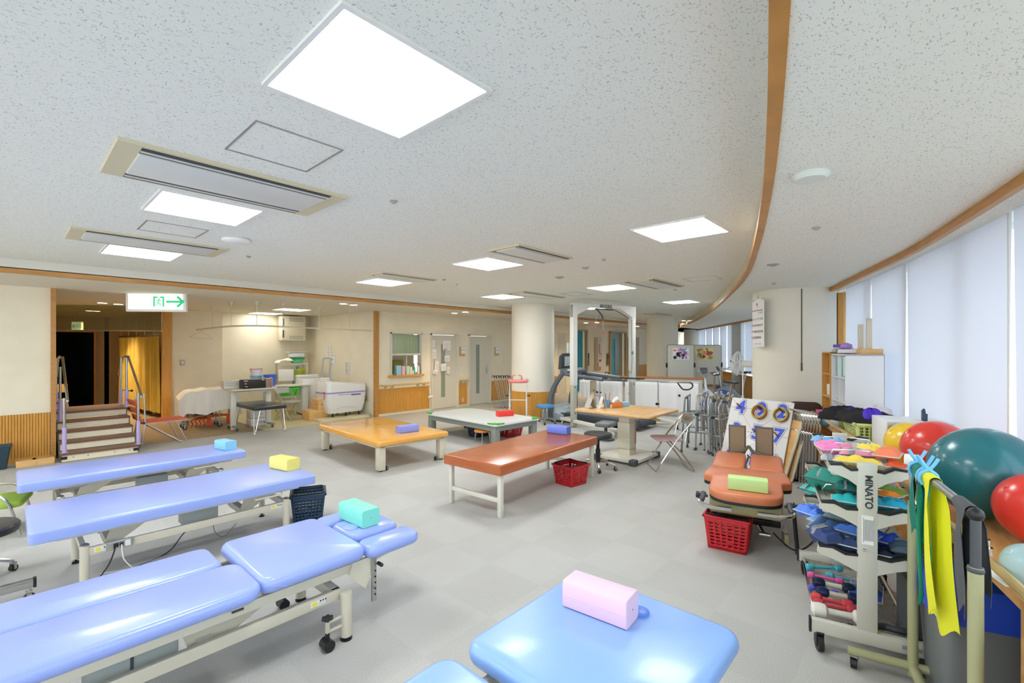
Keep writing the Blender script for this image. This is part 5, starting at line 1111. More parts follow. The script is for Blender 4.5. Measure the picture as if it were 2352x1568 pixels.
# walking canes leaning in a bundle
for k in range(8):
    px = 1136+k*4.6; q = P(px+14, 936+(k % 2)*2); T = None
    b = MB(); sl = .16-.01*k; top = Vector((-.20+.01*k, .05, .86)); b.tube([(0, 0, .02), top*.97], .012, 8); 
    col = thing('walking_cane', 'silver walking cane with dark handle leaning in the bundle beside the closed grey door', 'cane', (q.x, q.y, 0), .0, 'silver canes bundled by the grey door')
    build('shaft', b, M_ALU, col)
    b = MB(); b.tube([top*.97, top, top+Vector((-.03, 0, .04)), top+Vector((-.08, 0, .035)), top+Vector((-.10, 0, -.01))], .013, 8, 3); build('crook_handle', b, M_BLACK if k % 2 else mat('brown_handle', '8a6238', .5), col)
    b = MB(); b.lathe([(.018, 0), (.014, .035)], n=10); build('rubber_tip', b, M_DGREY, col)
q = P(1160, 936); T = thing('cane_stand', 'low wire stand holding the bundle of canes', 'stand', (q.x-.05, q.y-.02, 0))
b = MB(); b.tube([(a, c, .35) for a, c in rr(.62, .2, .04, 3)], .008, 6, closed=True); b.tube([(a, c, .02) for a, c in rr(.62, .2, .04, 3)], .008, 6, closed=True)
for a in (-1, 1):
    for c in (-1, 1): b.cyl((a*.3, c*.09, .02), (a*.3, c*.09, .35), .007)
build('stand_frame', b, M_STEEL, T)
# ============================================================ GAIT GANTRY AND TREADMILL
T = thing('gait_gantry', 'white arch-shaped body-weight support gantry over the treadmill', 'gantry', (8.0, 5.52, 0), math.radians(-18)); GW = 1.66; GH = 2.60
for x in (0, GW): b = MB(); b.box((x, 0, 1.74), (.115, .12, 1.72), .006); build('post_sleeve', b, mat('gantry_white', 'e6e7e2', .4), T)
b = MB(); b.T = Matrix.Rotation(PI/2, 4, 'X')
b.loft([[(x, z, y) for x, z in ((-.0575, 2.30), (.0575, 2.36), (.42, 2.53), (GW-.42, 2.53), (GW-.0575, 2.36), (GW+.0575, 2.30), (GW+.0575, GH-.03), (GW-.12, GH), (.12, GH), (-.0575, GH-.03))] for y in (-.062, .062)]); ar = build('arch_beam', b, mat('gantry_white', 'e6e7e2', .4), T)
b = MB(); b.T = Matrix.Translation((GW/2, -.066, 2.562)) @ Matrix.Rotation(PI/2, 4, 'X'); b.text('BIODEX', .095, .002, .001); build('lettering', b, M_INK, ar)
for x in (0, GW):
    b = MB(); b.box((x, 0, .46), (.10, .105, .88), .004); po = build('lower_post', b, mat('gantry_grey', 'b4b5a8', .45), T)
    b = MB()
    for z in (.30, .84): b.cyl((x, -.06, z), (x, -.052, z), .012, n=10)
    build('bolts', b, M_BLACK, po) if 0 else build('fixing_bolt', b, M_BLACK, po)
    b = MB(); b.box((x, -.45, .13), (.10, 1.75, .06), .006); ft = build('base_rail', b, M_OFFW, T)
    for y in (-1.28, .38): caster(ft, x, y, .05, .12, fork=M_STEEL, tyre=M_LGREY if x == 0 else M_BLACK, ang=.5)
b = MB(); b.box((GW/2, .40, .13), (GW, .08, .05), .004); build('cross_rail', b, M_OFFW, T)
b = MB(); b.box((GW/2+.0, 0, 2.505), (.5, .03, .03)); b.tube([(GW/2-.2, 0, 2.5), (GW/2-.05, 0, 2.36), (GW/2-.03, 0, 2.28)], .018, 8); b.tube([(GW/2+.1, 0, 2.5), (GW/2+.3, 0, 2.50), (GW/2+.45, -.02, 2.44), (GW-.1, -.02, 2.32)], .008, 6, 4); sp = build('spreader_arm', b, M_DGREY, T)
for x, z in ((GW/2-.22, 2.16), (GW/2-.03, 2.0)):
    b = MB(); b.cyl((x, 0, z), (x, 0, z+.34), .004, n=6); b.sph((x, 0, z+.2), .012, 8, 6); cr = build('pull_cord', b, M_LGREY, sp)
    b = MB(); b.lathe([(.015, 0), (.02, .05), (.01, .08)], (x, 0, z-.06), 10); build('red_grip', b, mat('coral_grip', 'dd6a62', .5), cr)
b = MB(); b.tube([(GW-.07, -.07, 2.3), (GW-.09, -.08, 1.9), (GW-.07, -.07, 1.4), (GW-.12, -.09, 1.1), (GW-.2, -.1, 1.15), (GW-.2, -.1, 1.0)], .008, 6, 5); b.box((GW-.07, -.08, 1.55), (.04, .04, .07), .005); build('harness_cord', b, mat('olive_cord', '8b9378', .6), T)
b = MB(); b.tube([(.07, -.02, .8), (.085, -.02, .5), (.06, -.03, .38), (.09, -.03, .3)], .008, 6, 4); build('side_cord', b, M_DGREY, T)
M_TG = mat('treadmill_grey', '5d666d', .4); M_TD = mat('treadmill_dark', '3a4046', .5); M_TH = mat('treadmill_hood', 'a9b8c0', .35)
T = thing('treadmill', 'dark grey treadmill with curved uprights and console, under the white gantry', 'treadmill', (8.78, 4.30, 0), .03)
b = MB(); b.box((0, .95, .20), (.56, 1.75, .02)); build('running_belt', b, mat('belt', '6b7378', .6), T)
for s_ in (-1, 1): b = MB(); b.slab((s_*.34, .9), .13, 1.9, .06, .22, .03, .02, .01, 3, 2); build('side_rail', b, M_TD, T)
b = MB(); b.cyl((-.36, .0, .14), (.36, .0, .14), .075, n=18); b.box((-.38, .02, .14), (.06, .18, .19), .03); b.box((.38, .02, .14), (.06, .18, .19), .03); build('rear_roller_cover', b, M_TD, T)
b = MB(); b.loft([[(x*w_, 1.72+y, z) for x, z in ((-1, .05), (1, .05), (1, .05+h*.6), (.8, .05+h), (-.8, .05+h), (-1, .05+h*.6))] for y, w_, h in ((0, .42, .19), (.2, .44, .26), (.45, .43, .30), (.62, .38, .24), (.70, .30, .10))]); build('motor_hood', b, M_TH, T)
b = MB(); b.T = Matrix.Translation((-.02, 1.80, .325)) @ Matrix.Rotation(.3, 4, 'X'); b.tube([(-.26+.03*k, .02*math.sin(k*1.3), 0) for k in range(16)], .006, 5); build('hood_script', b, M_PAPER, T)
for s_ in (-1, 1):
    b = MB(); pts = smooth([Vector(p) for p in ((s_*.42, 2.05, .10), (s_*.43, 2.06, .5), (s_*.42, 1.93, .85), (s_*.41, 1.72, 1.12))], 6); b.tube(pts, .05, 8, rad=[.075-.025*i/len(pts) for i in range(len(pts))]); build('upright', b, M_TG, T)
    b = MB(); b.tube([(s_*.40, 1.80, 1.10), (s_*.40, 1.5, 1.06), (s_*.40, 1.1, 1.03), (s_*.40, .75, 1.0)], .04, 8, 4, rad=None); build('arm_rest', b, M_TG, T)
    b = MB(); b.tube([(s_*.40, .9, 1.0), (s_*.40, .2, 1.0)], .018, 8); build('rear_bar', b, M_TD, T)
b = MB(); b.box((0, 1.72, 1.13), (.86, .22, .13), .05, rot=(.25, 0, 0)); build('console_base', b, M_TG, T)
b = MB(); b.loft([[(x, y, z) for x, z in ((-.36, 1.18), (.36, 1.18), (.32, 1.47), (.2, 1.54), (-.2, 1.54), (-.32, 1.47))] for y in (1.83, 1.90)]); co = build('console', b, M_TD, T)
b = MB(); b.box((0, 1.822, 1.36), (.44, .012, .22), .004); build('display_panel', b, mat('display', 'c5ccd2', .3), co)
b = MB(); b.tube([(-.25, 1.70, 1.08), (-.25, 1.35, 1.02), (-.2, 1.22, .98), (.2, 1.22, .98), (.25, 1.35, 1.02), (.25, 1.70, 1.08)], .02, 8, 4); build('front_grip', b, M_TD, T)
b = MB(); b.box((.1, 1.87, 1.60), (.28, .02, .36), .003); build('paper_sheet', b, M_PAPER, co)
# grey padded seat plate near the gantry
q = P(1388, 985, .16); T = thing('step_cushion', 'dark grey padded footstool in front of the treadmill', 'footstool', (q.x-.15, q.y-.12, 0), .2)
b = MB(); b.slab((0, 0), .42, .30, .25, .32, .06, .03, .02, 4, 3); build('pad', b, mat('slate_vinyl', '6b7277', .35), T); b = MB(); b.cyl((0, 0, .0), (0, 0, .25), .03); b.lathe([(.16, 0), (.15, .02), (.03, .03)], n=18); build('pedestal', b, M_DGREY, T)
# ============================================================ FOREARM WALKERS
def forearm_walker(label, x, y, rz, padm, h=1.02, m=M_ALU):
    T = thing('forearm_walker', label, 'walker', (x, y, 0), rz)
    b = MB(); b.tube([(-.22, -.17, h), (0.0, -.19, h), (.16, -.15, h), (.21, 0, h), (.16, .15, h), (.0, .19, h), (-.22, .17, h)], .04, 8, 4); build('arm_pad', b, padm, T)
    for s_ in (-1, 1):
        b = MB(); b.cyl((0, s_*.19, .45), (0, s_*.19, h-.02), .014); b.cyl((0, s_*.19, .1), (0, s_*.19, .55), .019); p = build('upright_tube', b, m, T)
        b = MB(); b.tube([(.32, s_*.27, .08), (.2, s_*.24, .12), (0, s_*.19, .14), (-.2, s_*.24, .12), (-.33, s_*.28, .08)], .014, 8, 3); build('base_tube', b, m, T)
        for k in (.32, -.33): caster(p, k, s_*.27, .04, .1)
        b = MB(); b.cyl((0, s_*.19, .6), (.0, s_*.24, .6), .01); b.sph((0, s_*.25, .6), .02, 8, 6); build('clamp_knob', b, M_BLACK, p)
        b = MB(); b.tube([(.18, s_*.10, h+.02), (.24, s_*.10, h+.12), (.25, s_*.03, h+.14)], .013, 8, 3); build('hand_grip', b, M_BLACK if padm != M_PINK else padm, T)
    b = MB(); b.tube([(.30, -.26, .12), (.32, 0, .14), (.30, .26, .12)], .012, 8, 4); b.cyl((0, -.19, .5), (0, .19, .5), .01); build('cross_tube', b, m, T)
    return T
M_PINK = mat('coral_pad', 'ee8f8e', .45)
q = PD(1190, 10.25); forearm_walker('forearm walker with coral-pink arm pads in front of the thick pillar', q.x, q.y, math.radians(215), M_PINK, .93, M_WHITE)
q = PD(1372, 11.2); forearm_walker('forearm walker with black U-shaped pad behind the treadmill', q.x, q.y, math.radians(-40), M_BLACK, .93)
# ============================================================ PARALLEL BARS UNDER WHITE SHEETS
M_CLOTH = mat('white_cloth', 'f4f4f4', .9, bump=.25, bs=5)
A = PD(1604, 10.9); B_ = PD(1330, 12.15); D = (B_-A); Ln = D.length; ang = math.atan2(D.y, D.x)
T = thing('parallel_bars', 'ivory parallel walking bars hung with white sheets, right of the gantry', 'parallel bars', (A.x, A.y, 0), ang)
for off in (0, -.55):
    b = MB(); b.cyl((0, off, .80), (Ln, off, .80), .019); build('bar', b, M_STEEL, T)
    for k in (.42, 1.6, Ln-.5):
        b = MB(); b.cyl((k, off, .03), (k, off, .80), .024); lg = build('post', b, M_IVORY, T); b = MB(); b.sph((k, off+(.05 if off == 0 else -.05), .52), .03, 10, 6); build('knob', b, M_BLACK, lg)
for k in (.42, 1.6, Ln-.5): b = MB(); b.box((k, -.275, .015), (.09, .75, .03), .004); build('base_plate', b, M_IVORY, T)
for i, (u0, u1, off, zb, l) in enumerate(((.0, 1.72, 0, .14, 'white sheet hanging over the parallel bars, right-hand wide one'), (1.78, 2.45, 0, .18, 'white sheet on the parallel bars behind the gantry post'), (2.62, Ln-.02, 0, .38, 'white sheet on the left end of the parallel bars behind the treadmill'))):
    def cl(u, v):
        x = u0+(u1-u0)*u; s = v*2-1; f = .012*math.sin(x*17)+.008*math.sin(x*41)
        if abs(s) < .08: return (x, .024*s/.08, .823)
        z = .82-(abs(s)-.08)/.92*(.82-zb-(.03*math.sin(x*9))); z = z if s > 0 else .82-(.82-z)*.85
        return (x, (1 if s > 0 else -1)*(.026+f*abs(s)+.012), z)
    b = MB(); b.grid(cl, 44, 26, .003); solo('cloth', b, M_CLOTH, l, 'sheet', (A.x, A.y, 0), ang)
T = thing('grab_frame', 'steel tube frame with a black looped grip in front of the parallel bars', 'grab frame', tuple(PD(1512, 10.2)), math.radians(-48))
b = MB(); b.tube([(0, 0, .03), (0, 0, .86), (.04, 0, .90), (.68, 0, .89), (.72, 0, .86)], .016, 8, 2); build('tube', b, M_STEEL, T)
b = MB(); b.tube([(.42, 0, .90), (.50, 0, .79), (.56, 0, .74), (.68, 0, .74), (.76, 0, .80), (.74, 0, .88), (.66, 0, .89)], .015, 8, 4); build('loop_grip', b, M_BLACK, T)
b = MB(); b.cyl((0, 0, 0), (0, 0, .5), .024); b.box((0, 0, .015), (.4, .5, .03)); build('stand', b, M_IVORY, T); b = MB(); b.cyl((0, 0, .42), (-.05, -.03, .42), .03); build('clamp_knob', b, M_BLACK, T)
# low wall with wooden cap behind
A2 = PD(1618, 12.2); B2 = PD(1395, 13.3); D2 = B2-A2
T = thing('low_partition', 'low partition with a brown wooden cap rail behind the parallel bars', 'partition', (A2.x, A2.y, 0), math.atan2(D2.y, D2.x))
b = MB(); b.box((D2.length/2, 0, .845), (D2.length, .10, .05), .01); build('cap_rail', b, mat('cap_wood', 'bf7a3a', .4), T)
b = MB(); b.box((D2.length*.33, 0, .41), (D2.length*.62, .05, .82)); build('panel', b, mat('partition_panel', 'd9d6cc', .6), T)
# whiteboard partitions with pictures
def art(T, x, z, w_, h, seed, cols, bgc):
    b = MB(); b.box((x, -.022, z), (w_, .004, h)); pc = build('picture', b, mat('art_bg_%d' % seed, bgc, .7), T)
    R = random.Random(seed)
    for i, c in enumerate(cols):
        b = MB(); b.T = Matrix.Translation((x, -.0245-.0006*i, z)) @ Matrix.Rotation(PI/2, 4, 'X')
        for k in range(7):
            rx, ry = R.uniform(.02, .07), R.uniform(.02, .06); cx, cy = R.uniform(-w_/2+rx, w_/2-rx), R.uniform(-h/2+ry, h/2-ry)
            b.loft([[(cx+rx*math.cos(t*.7), cy+ry*math.sin(t*.7), q) for t in range(9)] for q in (0, .0005)])
        build('painted_shape', b, mat('art_%s' % c, c, .7), pc)
for (px, d, rz, w_, l, seed, bgc, cols, ax) in ((1563, 12.9, YAW-PI/2+.12, .78, 'left grey display board with a pink and white child-like painting', 3, 'f4ecef', ['e06a72', '7fd0c6', 'b48ad0', 'f0b7c4', '3b3440'], 0), (1622, 13.5, YAW-PI/2-.35, .80, 'right grey display board with a blue and orange painting', 8, 'e9dca0', ['4aa7e0', 'e88a55', '5faa68', 'd9c23f', 'c64f50'], -.05)):
    q = PD(px, d); T = thing('display_board', l, 'display board', (q.x, q.y, 0), rz)
    b = MB(); b.T = Matrix.Rotation(PI/2, 4, 'X'); b.T = Matrix.Translation((0, 0, 1.17)) @ b.T; b.slab((0, 0), w_, 1.15, -.012, .012, .06, .003, .003, 5, 2); bd = build('board_panel', b, mat('board_grey', 'cdccbe', .45), T)
    b = MB(); b.T = Matrix.Translation((0, 0, 1.17)) @ Matrix.Rotation(PI/2, 4, 'X'); b.tube([(x, y, 0) for x, y in rr(w_, 1.15, .06, 5)], .014, 6, closed=True); build('board_frame', b, mat('frame_brown', '8b8570', .4), T)
    for s_ in (-1, 1):
        b = MB(); b.cyl((s_*(w_/2+.02), 0, .03), (s_*(w_/2+.02), 0, 1.2), .012); st = build('side_post', b, M_STEEL, T); b = MB(); b.box((s_*(w_/2+.02), -.01, 1.18), (.045, .05, .13), .012); build('black_clamp', b, M_BLACK, st)
        b = MB(); b.box((s_*(w_/2+.02), 0, .02), (.04, .5, .03), .005); build('foot', b, M_GREYM, st)
    art(T, ax, 1.50, .48, .33, seed, cols, bgc)
# ============================================================ EXERCISE BIKES
def bike(label, px, d, rz, seatz, hexc='c3cbd6', tall=False):
    q = PD(px, d); T = thing('exercise_bike', label, 'exercise bike', (q.x, q.y, 0), rz)
    b = MB(); b.T = Matrix.Rotation(PI/2, 4, 'X'); b.loft([[(x*(1-.08*abs(k)), z, k*.07) for x, z in ((-.38, .12), (.34, .12), (.46, .3), (.44, .52), (.25, .62), (.0, .55), (-.12, .42), (-.30, .3))] for k in (-1, 0, 1)]); bd = build('body_shell', b, mat('bike_'+hexc, hexc, .4), T)
    b = MB(); b.lathe([(.19, -.085), (.19, .085)], n=28); 
    b.bm.free(); b = MB(); b.cyl((.22, -.08, .37), (.22, .08, .37), .16, n=28); build('wheel_cover', b, mat('bike_blue', '4a63a8', .4), bd)
    b = MB(); b.cyl((-.22, 0, .35), (-.30, 0, seatz-.04), .022); sp_ = build('seat_post', b, M_STEEL, T)
    b = MB(); b.loft([[(x, y, seatz+z) for x, y in pts] for z, pts in ((-.035, [(-.41+.0, -.05), (-.41, .05), (-.30, .07), (-.12, .015), (-.12, -.015), (-.30, -.07)]), (.0, [(-.44, -.09), (-.44, .09), (-.32, .10), (-.10, .02), (-.10, -.02), (-.32, -.10)]), (.02, [(-.43, -.07), (-.43, .07), (-.32, .08), (-.12, .015), (-.12, -.015), (-.32, -.08)]))]); build('saddle', b, M_BLACKV, T)
    b = MB(); b.tube([(.30, 0, .55), (.36, 0, .95), (.33, 0, 1.05)], .024, 8, 3); b.tube([(.15, -.22, 1.08), (.28, -.2, 1.05), (.34, 0, 1.04), (.28, .2, 1.05), (.15, .22, 1.08)], .013, 8, 3); build('handlebar', b, M_STEEL, T)
    b = MB(); b.box((.38, 0, 1.10), (.05, .18, .13), .02, rot=(0, .5, 0)); build('console', b, M_DGREY, T)
    for k in (-.38, .38): b = MB(); b.box((k, 0, .04), (.08, .50, .06), .02); build('foot_bar', b, M_LGREY, T)
    for s_ in (-1, 1): b = MB(); b.box((.06+s_*.1, s_*.13, .33-s_*.08), (.1, .08, .03), .006); b.cyl((.06, s_*.1, .33), (.06+s_*.1, s_*.1, .33-s_*.08), .012); build('pedal', b, M_BLACK, T)
bike('exercise bike with black saddle right beside the display boards', 1630, 11.35, math.radians(40), 1.04); bike('exercise bike whose saddle is lower, just left of the fan', 1652, 10.3, math.radians(75), .92, 'b6bec8')
bike('tall-saddle exercise bike behind the fan, farther along the windows', 1672, 13.6, math.radians(60), 1.28, '8e99a6'); bike('exercise bike half hidden behind the fan by the wooden ledge', 1684, 12.4, math.radians(100), 1.02, '8e99a6')
bike('exercise bike seen in the gap between fan and broad pillar', 1745, 10.6, math.radians(20), .80, '40454c')
# ============================================================ FLOOR FAN
q = PD(1706, 8.75); T = thing('floor_fan', 'white pedestal fan turned away, in front of the far windows', 'fan', (q.x, q.y, 0), math.radians(-48))
b = MB(); b.lathe([(.20, 0), (.19, .03), (.05, .045)], n=28); build('base', b, M_WHITE, T); b = MB(); b.cyl((0, 0, .04), (0, 0, .75), .022); b.cyl((0, 0, .7), (0, 0, 1.30), .015); build('pole', b, M_WHITE, T)
Rf = Matrix.Translation((.0, 0, 1.36)) @ Vector((-.77, .64, .05)).to_track_quat('Z', 'Y').to_matrix().to_4x4()
b = MB(); b.T = Rf; b.cyl((0, 0, -.16), (0, 0, .0), .06, .065, n=18); b.sph((0, 0, -.16), (.06, .06, .03), 14, 6); build('motor_housing', b, M_WHITE, T)
b = MB(); b.T = Rf
for k in range(44):
    a = 2*PI*k/44; b.tube([(.03*math.cos(a), .03*math.sin(a), .17), (.16*math.cos(a), .16*math.sin(a), .16), (.225*math.cos(a), .225*math.sin(a), .10), (.16*math.cos(a), .16*math.sin(a), .02), (.07*math.cos(a), .07*math.sin(a), .0)], .0014, 4, 2)
for r, z in ((.227, .10), (.228, .09), (.16, .16), (.15, .015), (.08, .17)): b.torus((0, 0, z), r, .004, 36, 6)
build('wire_guard', b, M_WHITE, T)
b = MB(); b.T = Rf
for k in range(5):
    a0 = 2*PI*k/5; b.grid(lambda u, v: ((.04+.16*u)*math.cos(a0+(v-.5)*1.0*(.6+.6*u)), (.04+.16*u)*math.sin(a0+(v-.5)*1.0*(.6+.6*u)), .09+.035*(v-.5)), 5, 5, .002)
b.cyl((0, 0, .06), (0, 0, .12), .035); build('fan_blades', b, mat('blade_clear', 'e6eaf0', .3), T)
# ============================================================ WALKING FRAMES
def walker(label, loc, rz, lean=0, fold=.22, h=.86, gripc=None, m=None, group=None, wheels=False):
    T = thing('folding_walker', label, 'walking frame', loc, rz, group); T.rotation_euler = (0, lean, rz); m = m or M_ALU
    for s_ in (-1, 1):
        y = s_*fold
        b = MB(); b.tube([(.20, y*1.15, .02), (.12, y, .70), (.09, y, h-.04), (.04, y, h), (-.10, y, h), (-.15, y, h-.05), (-.20, y*1.1, .02)], .0135, 8, 3); fr = build('side_frame', b, m, T)
        b = MB(); b.cyl((-.06, y, h), (.03, y, h), .019, n=10); build('hand_grip', b, gripc or M_DGREY, fr)
        b = MB(); b.cyl((.165, y*1.08, .32), (-.175, y*1.05, .32), .011); b.cyl((.135, y, .58), (-.165, y, .58), .010); build('side_rung', b, m, fr)
        for x in (.20, -.20):
            b = MB()
            if wheels and x > 0: b.cyl((x, y*1.15-.012, .035), (x, y*1.15+.012, .035), .035, n=16)
            else: b.lathe([(.020, 0), (.017, .02), (.016, .05)], (x, y*1.15 if x > 0 else y*1.1, 0), 10)
            build('rubber_tip', b, M_DGREY, fr)
    b = MB(); b.tube([(.13, -fold, .60), (.15, 0, .62), (.13, fold, .60)], .012, 8, 3); b.tube([(.16, -fold*1.05, .34), (.18, 0, .34), (.16, fold*1.05, .34)], .012, 8, 3); b.cyl((.14, 0, .35), (.14, 0, .62), .018); build('front_brace', b, m, T)
    b = MB(); b.box((.15, 0, .62), (.05, .06, .03), .006); build('fold_latch', b, M_BLACK, T)
    return T
GM = mat('walker_grey', '8b959b', .4, .6); MB_ = mat('blue_grip', '4f86c0', .5); MY_ = mat('amber_grip', 'd9a13c', .5); MI_ = mat('ivory_grip', 'e6e0c0', .5)
ws = [(1606, 7.35, 190, GM, M_DGREY, .03, .20, .85, 'grey walking frame at the left front of the walker cluster'), (1616, 7.75, 200, GM, M_DGREY, .0, .22, .84, 'grey walking frame right behind the leftmost one'),
      (1628, 7.5, 170, M_ALU, MI_, .12, .10, .90, 'silver walking frame with cream grips in the walker cluster'), (1640, 7.9, 175, M_ALU, MB_, .14, .12, .88, 'silver walking frame with blue grips, middle of the cluster'),
      (1650, 7.45, 165, M_ALU, M_DGREY, .16, .10, .86, 'leaning silver walking frame with grey grips in the cluster centre'), (1660, 7.9, 168, M_ALU, MB_, .15, .10, .86, 'silver walking frame with blue grips at the rear of the cluster'),
      (1664, 7.2, 160, M_ALU, M_DGREY, .18, .09, .84, 'front leaning silver walking frame beside the number board'), (1672, 7.6, 160, M_ALU, MY_, .16, .10, .86, 'silver walking frame with amber grips against the number board')]
for i, (px, d, rz, m_, g_, ln, fo, h_, l) in enumerate(ws): walker(l, tuple(PD(px, d)), math.radians(rz), ln, fo, h_, g_, m_, wheels=(i in (2, 3, 5, 6)))
# small things on the work table
tx, ty = 6.3, 3.5
T = thing('tissue_box', 'orange tissue box cover with a white tissue on the wood-topped table', 'tissue box', (6.38, 3.60, .735), -.5)
b = MB(); b.box((0, 0, .04), (.17, .10, .08), .004); build('box', b, mat('orange_box', 'e08a48', .6), T)
b = MB(); b.grid(lambda u, v: (-.06+.12*u, -.03+.06*v+.02*math.sin(u*9), .08+.09*math.sin(PI*u)*(.5+.5*math.sin(v*3.1))), 12, 8, .002); build('tissue', b, M_PAPER, T)
q = P(1447, 933, .79); cardbox('tissue_box', 'light blue tissue box behind the orange one on the wooden table', 'tissue box', 6.55, 3.58, .735, .18, .10, .07, mat('sky_box', '9fd0ee', .6), -.4)
T = thing('pencil_cup', 'blue cup full of pencils on the wood-topped table', 'pencil cup', (6.30, 3.72, .735))
b = MB(); b.lathe([(.045, 0), (.05, .11), (.045, .11), (.04, .01)], n=20); build('cup', b, mat('cup_blue', '7fb4e6', .4), T)
for k, c in enumerate(('e8b04a', 'c9823c', 'd8a25a', '3f4fae', 'e0c27a', 'b0562c')): a = k*1.05; b = MB(); b.cyl((.02*math.cos(a), .02*math.sin(a), .02), (.045*math.cos(a), .045*math.sin(a), .20+.012*(k % 3)), .0045, n=6); build('pencil', b, mat('pen_'+c, c, .5), T)
T = thing('desk_calendar', 'small tent-shaped desk calendar on the wood-topped table', 'desk calendar', (6.16, 3.72, .735), -.7)
for s_ in (-1, 1): b = MB(); b.box((s_*.03, 0, .085), (.004, .12, .18), rot=(0, s_*-.33, 0)); build('page', b, M_PAPER if s_ < 0 else M_LGREY, T)
T = thing('photo_stand', 'second tent-shaped grey calendar stand left of the white one', 'desk calendar', (6.05, 3.86, .735), -.5)
for s_ in (-1, 1): b = MB(); b.box((s_*.035, 0, .08), (.004, .15, .17), rot=(0, s_*-.4, 0)); build('page', b, M_LGREY if s_ < 0 else mat('cal_grey', '9b9a92', .6), T)
b = MB(); b.lathe([(.012, 0), (.02, .02), (.018, .05), (.012, .06)], n=12); solo('figurine', b, mat('peach', 'eab88a', .5), 'tiny peach-coloured figure between calendar and pencil cup', 'figurine', (6.22, 3.60, .735))
# ============================================================ RIGHT SIDE
def off(pl, dist, x0=None, x1=None):
    out = []
    for i, p in enumerate(pl):
        d = (pl[min(i+1, len(pl)-1)]-pl[max(i-1, 0)]).normalized(); q = p+Vector((d.y, -d.x, 0))*dist
        if (x0 is None or q.x >= x0) and (x1 is None or q.x <= x1): out.append(q)
    return out
# counter along the windows
CT = .735
ins = off(WIN, -.37, .6, 7.75); outs = off(WIN, .28, .6, 8.0)
T = thing('window_counter', 'long honey-coloured wooden counter curving along the window wall', 'counter', (4, 0, 0)); o = Vector((4, 0, 0))
b = MB(); b.T = Matrix.Translation(-o)
n = min(len(ins), len(outs)); idx = lambda L, i: L[round(i*(len(L)-1)/(n-1))]
b.loft([[(idx(ins, i).x, idx(ins, i).y, z0), (idx(ins, i).x, idx(ins, i).y, z1), (idx(outs, i).x, idx(outs, i).y, z1), (idx(outs, i).x, idx(outs, i).y, z0)][:4] for i in range(n) for z0, z1 in ((CT-.04, CT),)]); build('worktop', b, M_DESK, T)
def at_s(pl, x):
    for a, c in zip(pl, pl[1:]):
        if a.x <= x <= c.x: t = (x-a.x)/(c.x-a.x); return a.lerp(c, t), (c-a).normalized()
    return pl[-1], (pl[-1]-pl[-2]).normalized()
for x in (1.66, 2.62, 3.95, 5.0, 6.1, 7.2):
    a, d = at_s(off(WIN, -.33), x); n_ = Vector((d.y, -d.x, 0)); c = a+n_*.28
    b = MB(); b.T = Matrix.Translation(Vector((c.x, c.y, 0))-o) @ Matrix.Rotation(math.atan2(d.y, d.x), 4, 'Z'); b.box((0, 0, (CT-.04)/2), (.035, .54, CT-.04)); build('support_panel', b, M_DESK, T)
# handrail in front of the counter
rl = off(WIN, -.40, 1.5, 8.1); T = thing('wall_handrail', 'long round wooden handrail on chrome brackets above the counter edge', 'handrail', (4, 0, 0))
b = MB(); b.T = Matrix.Translation(-o); b.tube([Vector((p.x, p.y, .80)) for p in rl], .019, 10); build('rail', b, mat('rail_wood2', 'c9ab72', .4), T)
for x in (2.3, 2.95, 3.9, 4.9, 5.9, 6.9):
    a, d = at_s(rl, x); n_ = Vector((d.y, -d.x, 0)); b = MB(); b.T = Matrix.Translation(-o); p = Vector((a.x, a.y, .785)); q_ = p+n_*.09
    b.cyl((p.x, p.y, .79), (p.x, p.y, .755), .01, n=8); b.tube([(p.x, p.y, .755), (q_.x, q_.y, .75), (q_.x, q_.y, CT)], .01, 8); b.cyl((q_.x, q_.y, CT), (q_.x, q_.y, CT+.02), .026); b.cyl((q_.x, q_.y, CT+.02), (q_.x, q_.y, .79), .018); build('chrome_bracket', b, M_CHROME, T)
# exercise balls
def ball(label, px, d, r, hexc, ridges=False, z=CT):
    q = PD(px, d); T = thing('exercise_ball', label, 'exercise ball', (q.x, q.y, z))
    b = MB(); n, m = 48, 40; R = []
    for j in range(m+1):
        a = -PI/2+PI*j/m; rr_ = r*(1+(.004*math.cos(a*36) if ridges and abs(a) < 1.1 else 0)); k = max(math.cos(a), .003)
        R.append([(rr_*k*math.cos(2*PI*i/n), rr_*math.sin(a), rr_*k*math.sin(2*PI*i/n)+r) for i in range(n)])
    b.loft(R); build('ball_skin', b, mat('ball_'+hexc, hexc, .28, coat=.3), T, sharp=80)
    b = MB(); b.T = Matrix.Translation((0, 0, r)) @ Matrix.Rotation(2.6, 4, 'Z') @ Matrix.Rotation(.9, 4, 'Y'); b.lathe([(.014, r-.002), (.013, r+.003), (.003, r+.004)], n=14); build('valve_plug', b, mat('ball_'+hexc, hexc, .28), T)
    T.rotation_euler = (0, 0, -.6); return T
ball('large dark teal exercise ball with ridges on the window counter', 2261, 2.50, .24, '1f6f78', True)
ball('red exercise ball behind the large teal one', 2150, 3.25, .20, 'e23a2e'); ball('yellow exercise ball at the far end of the row, partly hidden by red', 2090, 3.62, .165, 'efc92e')
ball('red exercise ball cut off by the right edge, in front of the teal one', 2393, 2.13, .165, 'e8372c'); ball('small pale aqua ball at the lower right edge on the counter', 2368, 1.74, .085, 'b9d8da')
